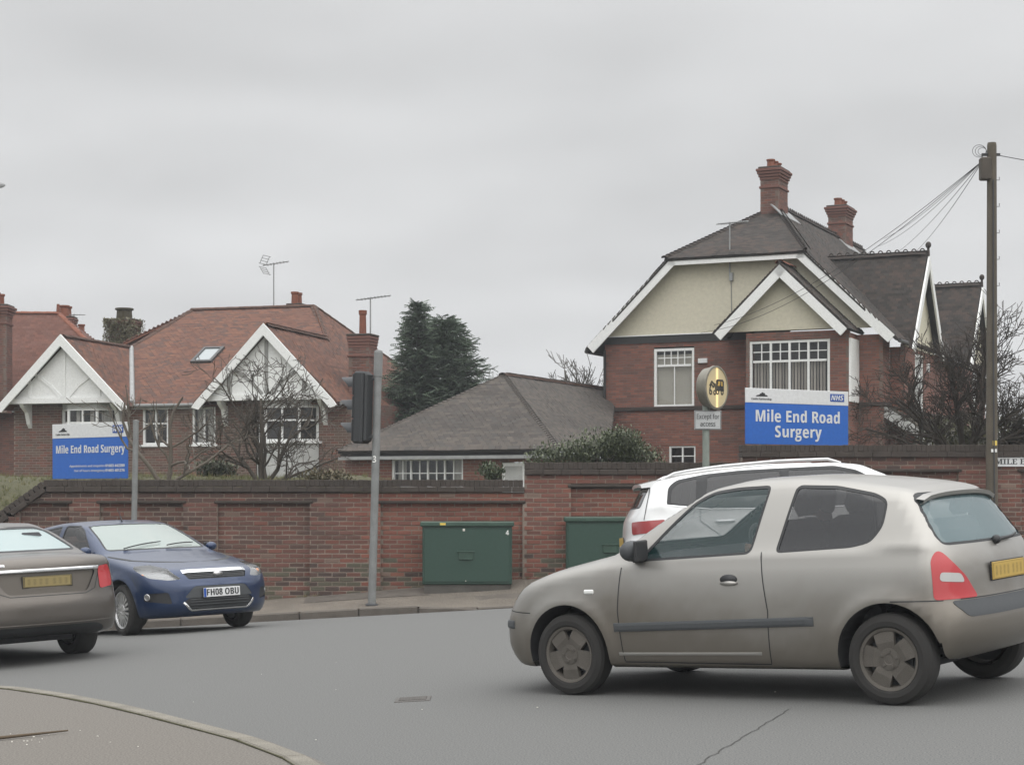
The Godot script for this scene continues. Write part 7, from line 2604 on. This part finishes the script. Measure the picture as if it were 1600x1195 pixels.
	number_plate(car, Transform3D(Basis(Vector3.UP, PI / 2), r + Vector3(0.012, 0, 0)), M.plate_yellow)
	var g := Geo.new()
	var sp := []
	for i in 13:
		var z := lerpf(-0.54, 0.54, i / 12.0)
		sp.append(sh.on_top(4.27 - 0.06 * z * z, z) + Vector3(0, 0.008, 0))
	for i in 12:
		var back := Vector3(0.20, -0.04, 0)
		g.quad(sp[i], sp[i + 1], sp[i + 1] + back, sp[i] + back, Vector3.UP)
		g.quad(sp[i] + back, sp[i + 1] + back, sp[i + 1] + back - Vector3(0.01, 0.035, 0), sp[i] + back - Vector3(0.01, 0.035, 0), Vector3.RIGHT)
		g.quad(sp[i] - Vector3(0, 0.05, 0), sp[i + 1] - Vector3(0, 0.05, 0), sp[i + 1] + back - Vector3(0.01, 0.035, 0), sp[i] + back - Vector3(0.01, 0.035, 0), Vector3.DOWN)
	for i in [0, 12]:
		g.quad(sp[i], sp[i] + Vector3(0.20, -0.04, 0), sp[i] + Vector3(0.19, -0.075, 0), sp[i] - Vector3(0, 0.07, 0), Vector3(0, 0, sp[i].z))
	put("roof_spoiler", g, M.paint_white, car)
	mirror(car, sh, 1.42, 1.14, M.paint_white, M.trim_black)


func bronze_saloon(at: Transform3D) -> void:
	var car := thing("saloon_car", "grey bronze saloon seen from behind at the left edge of the road", "car", at)
	var d := {"L": 4.69, "half": 0.905, "yc": 0.60, "xa": 0.80, "xb": 4.1, "tumble": 0.42, "crown": 0.05, "kf": 0.2, "kr": 0.16, "mid": 2.9, "cf": 0.36, "cr": 0.30, "kt": 0.09, "ke": 0.11,
		"top": [[0, 0.66], [0.05, 0.75], [0.4, 0.87], [1.0, 0.97], [1.45, 1.03], [1.9, 1.24], [2.3, 1.39], [2.7, 1.44], [3.1, 1.43], [3.5, 1.34], [3.85, 1.19], [4.10, 1.095], [4.4, 1.085], [4.60, 1.06], [4.66, 1.0], [4.69, 0.92]],
		"bot": [[0, 0.19], [1.0, 0.2], [3.9, 0.22], [4.69, 0.30]],
		"hw": [[0, 0.85], [0.6, 0.89], [1.2, 0.905], [3.5, 0.905], [4.1, 0.89], [4.69, 0.84]],
		"belt": [[0, 0.84], [0.8, 0.92], [1.5, 0.98], [2.5, 1.0], [3.6, 1.02], [4.69, 1.02]],
		"xf": [[0, 0.14], [0.2, 0.07], [0.35, 0.0], [0.6, 0.02], [0.8, 0.08], [0.9, 0.2], [2.0, 1.2]],
		"xr": [[0, 0.14], [0.28, 0.07], [0.42, 0.0], [0.60, 0.0], [0.68, 0.03], [0.9, 0.07], [0.98, 0.05], [1.06, 0.07], [1.3, 0.4], [2.0, 1.2]],
		"sec": [[0, 0.10], [0.2, 0.06], [0.32, 0.02], [0.5, 0.0], [0.7, 0.002], [0.85, 0.016], [0.98, 0.05], [1.05, 0.065], [2.0, 0.08]],
		"arches": [[0.80, 0.335, 0.37], [3.64, 0.335, 0.37]], "flare": 0.016, "cabin": [1.45, 4.0], "seats": [2.4, 3.25, 0.64], "dash": [1.75, 1.0]}
	var sh := car_body(car, d)
	glazed(car, sh, "front_side_window", "side", [Vector2(1.75, 1.02), Vector2(2.05, 1.22), Vector2(2.35, 1.345), Vector2(2.68, 1.38), Vector2(2.70, 1.03)], 0.05, 0.016, M.car_glass_dark)
	glazed(car, sh, "rear_side_window", "side", [Vector2(2.78, 1.035), Vector2(2.78, 1.385), Vector2(3.15, 1.36), Vector2(3.5, 1.24), Vector2(3.72, 1.08)], 0.05, 0.016, M.car_glass_dark)
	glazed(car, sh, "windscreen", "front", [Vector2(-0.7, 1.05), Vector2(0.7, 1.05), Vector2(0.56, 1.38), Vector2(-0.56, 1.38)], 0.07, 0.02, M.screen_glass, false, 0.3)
	glazed(car, sh, "rear_window", "rear", [Vector2(-0.70, 1.11), Vector2(0.70, 1.11), Vector2(0.55, 1.375), Vector2(-0.55, 1.375)], 0.08, 0.02, M.rear_screen, false, 0.22)
	panel(car, sh, "tail_light", "rear_corner", rounded([Vector2(2.60, 0.735), Vector2(2.82, 0.71), Vector2(2.79, 0.935), Vector2(2.63, 0.95), Vector2(2.57, 0.87)], 0.035), M.lamp_red, 0.004)
	panel(car, sh, "diffuser", "rear", rounded([Vector2(-0.72, 0.20), Vector2(0.72, 0.20), Vector2(0.62, 0.34), Vector2(0.5, 0.375), Vector2(-0.5, 0.375), Vector2(-0.62, 0.34)], 0.03), M.trim_black, -0.004, false, 0.05)
	panel(car, sh, "plate_recess", "rear", rounded([Vector2(-0.42, 0.695), Vector2(0.42, 0.695), Vector2(0.56, 0.905), Vector2(-0.56, 0.905)], 0.05), M.recess_bronze, -0.015, false)
	panel(car, sh, "headlight", "front_corner", rounded([Vector2(0.55, 0.66), Vector2(0.9, 0.70), Vector2(1.05, 0.82), Vector2(0.65, 0.80)], 0.03), M.reflector, 0.0)
	finish_body(car, sh, M.paint_bronze, d)
	band(car, sh, "chrome_strip", [Vector2(-0.60, 0.925), Vector2(0.60, 0.925)], 0.018, 0.014, M.chrome, 1.0, true)
	band(car, sh, "bumper_crease", [Vector2(-0.80, 0.40), Vector2(-0.5, 0.395), Vector2(0.5, 0.395), Vector2(0.80, 0.40)], 0.008, 0.008, M.paint_bronze, 1.0, true)
	band(car, sh, "badge", [Vector2(0.62, 0.985), Vector2(0.42, 0.985)], 0.013, 0.008, M.chrome, 1.0, true, 0.02)
	for s in [1.0, -1.0]:
		for a in d.arches:
			wheel(car, Transform3D(Basis() if s > 0 else Basis(Vector3.UP, PI), Vector3(a[0], 0.325, s * 0.77)), 0.325, 0.24, 0.22, "many")
		for x in [2.5, 3.35]:
			var h := sh.on_side(x, 0.90, s)
			var g := Geo.new()
			g.soft(Transform3D(Basis(), h + Vector3(0, 0, s * 0.015)), Vector3(0.2, 0.03, 0.025), 0.01)
			put("door_handle", g, M.paint_bronze, car)
	gaps(car, sh, [[Vector2(1.6, 0.3), Vector2(1.58, 0.7), Vector2(1.65, 1.0)], [Vector2(2.74, 0.3), Vector2(2.74, 1.02)], [Vector2(4.35, 0.70), Vector2(4.52, 0.72)]], [[Vector2(0.0, 0.675), Vector2(0.4, 0.675), Vector2(0.52, 0.72), Vector2(0.6, 0.90)]])
	mirror(car, sh, 1.8, 1.06, M.paint_bronze, M.trim_black)
	var r := sh.on_end(0.0, 0.815, 1.0)
	number_plate(car, Transform3D(Basis(Vector3.UP, PI / 2), r + Vector3(-0.006, 0, 0)), M.plate_dull)


# ---------------------------------------------------------------- the driver
# The surface where a smooth union of tapered capsules [a, b, ra, rb] crosses zero, as surface nets on a grid.
func nets(g: Geo, caps: Array, cell: float, blend: float) -> void:
	var lo := Vector3.ONE * 1e9
	var hi := -lo
	for c in caps:
		var r: float = maxf(c[2], c[3]) + cell * 2.0
		lo = lo.min(c[0] - Vector3.ONE * r).min(c[1] - Vector3.ONE * r)
		hi = hi.max(c[0] + Vector3.ONE * r).max(c[1] + Vector3.ONE * r)
	var n := Vector3i(((hi - lo) / cell).ceil()) + Vector3i.ONE
	var field := func(p: Vector3) -> float:
		var s := 0.0
		for c in caps:
			var ab: Vector3 = c[1] - c[0]
			var h := clampf((p - c[0]).dot(ab) / maxf(ab.length_squared(), 1e-9), 0.0, 1.0)
			s += exp(-(p.distance_to(c[0] + ab * h) - lerpf(c[2], c[3], h)) / blend)
		return -blend * log(maxf(s, 1e-30))
	var val := PackedFloat32Array()
	val.resize(n.x * n.y * n.z)
	for x in n.x:
		for y in n.y:
			for z in n.z:
				val[(x * n.y + y) * n.z + z] = field.call(lo + Vector3(x, y, z) * cell)
	var at := {}
	var nor := {}
	for x in n.x - 1:
		for y in n.y - 1:
			for z in n.z - 1:
				var sum := Vector3.ZERO
				var k := 0
				for e in [[0, 1], [2, 3], [4, 5], [6, 7], [0, 2], [1, 3], [4, 6], [5, 7], [0, 4], [1, 5], [2, 6], [3, 7]]:
					var a := Vector3i(e[0] >> 2, (e[0] >> 1) & 1, e[0] & 1)
					var b := Vector3i(e[1] >> 2, (e[1] >> 1) & 1, e[1] & 1)
					var va := val[((x + a.x) * n.y + y + a.y) * n.z + z + a.z]
					var vb := val[((x + b.x) * n.y + y + b.y) * n.z + z + b.z]
					if (va < 0.0) != (vb < 0.0):
						sum += Vector3(a).lerp(Vector3(b), va / (va - vb))
						k += 1
				if k:
					var p := lo + (Vector3(x, y, z) + sum / k) * cell
					var key := (x * n.y + y) * n.z + z
					at[key] = p
					var e := cell * 0.5
					nor[key] = Vector3(field.call(p + Vector3(e, 0, 0)) - field.call(p - Vector3(e, 0, 0)), field.call(p + Vector3(0, e, 0)) - field.call(p - Vector3(0, e, 0)), field.call(p + Vector3(0, 0, e)) - field.call(p - Vector3(0, 0, e))).normalized()
	for x in range(1, n.x - 1):
		for y in range(1, n.y - 1):
			for z in range(1, n.z - 1):
				var i := (x * n.y + y) * n.z + z
				for ax in 3:
					var st: int = [n.y * n.z, n.z, 1][ax]
					if (val[i] < 0.0) == (val[i + st] < 0.0):
						continue
					var s1: int = [n.z, 1, n.y * n.z][ax]
					var s2: int = [1, n.y * n.z, n.z][ax]
					var q := [i, i - s1, i - s1 - s2, i - s2]
					if at.has(q[0]) and at.has(q[1]) and at.has(q[2]) and at.has(q[3]):
						g.tri(at[q[0]], at[q[1]], at[q[2]], nor[q[0]], nor[q[1]], nor[q[2]])
						g.tri(at[q[0]], at[q[2]], at[q[3]], nor[q[0]], nor[q[2]], nor[q[3]])


# seated, origin at the hip, facing -x, hands on the wheel
func driver(at: Transform3D) -> void:
	var t := thing("person", "driver in a dark jacket seated in the silver hatchback, hands on the steering wheel", "person", at)
	var g := Geo.new()
	var sh_y := 0.50
	var caps := [[Vector3(0, 0.02, -0.09), Vector3(0, 0.02, 0.09), 0.125, 0.125], [Vector3(0.02, 0.05, 0), Vector3(0.12, 0.30, 0), 0.135, 0.145], [Vector3(0.12, 0.30, 0), Vector3(0.15, 0.44, 0), 0.145, 0.12], [Vector3(0.155, sh_y - 0.05, -0.16), Vector3(0.155, sh_y - 0.05, 0.16), 0.075, 0.075], [Vector3(0.155, 0.48, 0), Vector3(0.14, 0.60, 0), 0.062, 0.055]]
	for s in [-1.0, 1.0]:
		caps.append_array([[Vector3(0.155, sh_y - 0.05, s * 0.18), Vector3(-0.02, 0.22, s * 0.24), 0.062, 0.050], [Vector3(-0.02, 0.22, s * 0.24), Vector3(-0.28, 0.37, s * 0.18), 0.048, 0.033]])
		caps.append_array([[Vector3(0, 0.02, s * 0.09), Vector3(-0.44, 0.10, s * 0.12), 0.092, 0.066], [Vector3(-0.44, 0.10, s * 0.12), Vector3(-0.62, -0.22, s * 0.11), 0.062, 0.045], [Vector3(-0.62, -0.22, s * 0.11), Vector3(-0.76, -0.18, s * 0.11), 0.042, 0.035]])
	nets(g, caps, 0.024, 0.014)
	var body := put("body", g, M.jacket, t)
	# head with face
	var hg := Geo.new()
	var c := Vector3(0.10, 0.74, 0)
	nets(hg, [[c + Vector3(0.02, 0.025, 0), c + Vector3(0.0, 0.03, 0), 0.088, 0.086], [c + Vector3(-0.035, -0.06, 0), c + Vector3(-0.025, 0.0, 0), 0.055, 0.068], [c + Vector3(-0.05, -0.085, 0), c + Vector3(-0.03, -0.07, 0), 0.032, 0.045], [c + Vector3(0.03, -0.08, 0), c + Vector3(0.045, -0.16, 0), 0.052, 0.056], [c + Vector3(-0.085, 0.01, 0), c + Vector3(-0.108, -0.025, 0), 0.010, 0.015], [c + Vector3(0.01, 0.0, 0.083), c + Vector3(0.015, -0.035, 0.081), 0.014, 0.010], [c + Vector3(0.01, 0.0, -0.083), c + Vector3(0.015, -0.035, -0.081), 0.014, 0.010], [c + Vector3(-0.088, -0.058, -0.014), c + Vector3(-0.088, -0.058, 0.014), 0.009, 0.009]], 0.010, 0.008)
	put("head", hg, M.skin, body)
	var eg := Geo.new()
	for s in [-1.0, 1.0]:
		eg.ball(c + Vector3(-0.082, 0.008, s * 0.032), Vector3.ONE * 0.011, 8, 6)
	put("eyes", eg, M.print_black, body)
	var pg := Geo.new()
	nets(pg, [[c + Vector3(0.035, 0.045, 0), c + Vector3(0.0, 0.062, 0), 0.092, 0.088], [c + Vector3(0.06, 0.02, 0), c + Vector3(0.06, -0.06, 0), 0.075, 0.06]], 0.012, 0.01)
	put("hair", pg, M.hair, body)
	# hands: five fingers closed round the rim
	for s in [-1.0, 1.0]:
		var q := Geo.new()
		var w := Vector3(-0.28, 0.37, s * 0.18)
		var palm := w + Vector3(-0.065, 0.03, -s * 0.004)
		var hc := [[w, palm, 0.028, 0.034], [w + Vector3(-0.03, 0.02, s * 0.016), palm + Vector3(-0.02, 0.014, s * 0.022), 0.02, 0.02]]
		for k in 4:
			var y := 0.028 - 0.021 * k
			var ln: float = [0.92, 1.0, 0.95, 0.78][k]
			var a := palm + Vector3(-0.02, y, s * 0.008)
			var b := a + Vector3(-0.036 * ln, 0.004, s * 0.008)
			var e := b + Vector3(-0.012, -0.002, -s * 0.026 * ln)
			var f := e + Vector3(0.018 * ln, -0.003, -s * 0.012)
			hc.append_array([[a, b, 0.0098, 0.009], [b, e, 0.009, 0.0085], [e, f, 0.0085, 0.0075]])
		hc.append_array([[palm + Vector3(0.02, 0.02, -s * 0.012), palm + Vector3(-0.008, 0.048, -s * 0.024), 0.015, 0.011], [palm + Vector3(-0.008, 0.048, -s * 0.024), palm + Vector3(-0.034, 0.052, -s * 0.03), 0.011, 0.009]])
		nets(q, hc, 0.0055, 0.004)
		put("hand", q, M.skin, body)


func overcast() -> Sky:
	var im := Image.create(1024, 512, false, Image.FORMAT_RGBF)
	var f := FastNoiseLite.new()
	f.seed = 6
	f.noise_type = FastNoiseLite.TYPE_SIMPLEX_SMOOTH
	f.frequency = 1.1
	f.fractal_octaves = 5
	f.fractal_gain = 0.45
	for y in 512:
		var el := PI * (0.5 - (y + 0.5) / 512.0)
		for x in 1024:
			var az := TAU * (x + 0.5) / 1024.0
			var d := Vector3(cos(el) * sin(az), sin(el), cos(el) * cos(az))
			# a level cloud sheet seen in perspective
			var q := d / (maxf(d.y, 0.0) + 0.16)
			var c := f.get_noise_3d(q.x * 1.3, d.y * 2.0, q.z * 1.6)
			var v := 0.675 + 0.10 * c - 0.045 * smoothstep(0.02, 0.2, d.y) + 1.45 * smoothstep(0.22, 1.0, d.y)
			if d.y < 0.0:
				v = 0.25
			im.set_pixel(x, y, Color(v * 0.99, v, v * 1.012))
	var p := PanoramaSkyMaterial.new()
	p.panorama = ImageTexture.create_from_image(im)
	var s := Sky.new()
	s.sky_material = p
	return s


# a car standing on the road: x runs from nose to tail along `yaw` (from the world's x, turning away from the camera)
func standing(nose: Vector2, yaw: float) -> Transform3D:
	var x := Vector3(cos(yaw), 0, sin(yaw))
	var a := Vector3(nose.x, road_y(nose.x, nose.y), -nose.y)
	var b := a + x * 4.0
	b.y = road_y(b.x, -b.z)
	x = (b - a).normalized()
	var side := a + Vector3(-x.z, 0, x.x).normalized()
	side.y = road_y(side.x, -side.z)
	var z := (side - a)
	z = (z - x * z.dot(x)).normalized()
	return Transform3D(Basis(x, z.cross(x), z), a)


func _ready() -> void:
	# camera: a level view with the lens shifted up, so that walls stay upright
	var cam := Camera3D.new()
	cam.name = "camera"
	cam.projection = Camera3D.PROJECTION_FRUSTUM
	cam.near = 0.1
	cam.far = 1500.0
	cam.size = 0.1 * 1195.0 / 2775.0
	cam.frustum_offset = Vector2(0.0, 0.1 * 172.5 / 2775.0)
	cam.position = Vector3(0, EYE, 0)
	add_child(cam)
	var env := Environment.new()
	env.background_mode = Environment.BG_SKY
	env.sky = overcast()
	env.tonemap_mode = Environment.TONE_MAPPER_LINEAR
	env.tonemap_exposure = 1.08
	env.fog_enabled = true      # thin pale haze that lifts the dark tones
	env.fog_density = 0.0009
	env.fog_light_color = Color(0.86, 0.88, 0.90)
	env.sdfgi_enabled = true
	env.ssao_enabled = true
	env.ssil_enabled = true
	var we := WorldEnvironment.new()
	we.name = "environment"
	we.environment = env
	add_child(we)
	var sun := DirectionalLight3D.new()
	sun.name = "sun"
	sun.light_energy = 0.5
	sun.light_color = Color(1.0, 0.985, 0.96)
	sun.light_angular_distance = 110.0
	sun.shadow_enabled = true
	sun.rotation_degrees = Vector3(-58, 20, 0)
	add_child(sun)
	rng.seed = 1
	materials()
	prototypes()
	ground()
	garden_walls()
	surgery_house()
	bungalow()
	annexe()
	far_house()
	furniture()
	plants()
	silver_hatchback(clio_place())
	white_suv(standing(Vector2(6.04, 21.7), PI - 0.025))
	blue_hatchback(standing(Vector2(-3.53, 21.7), PI + 0.84))
	bronze_saloon(standing(Vector2(-7.53, 21.05), -0.0 + 0.87))


func clio_place() -> Transform3D:
	return standing(Vector2(0.285, 13.73), 0.66)
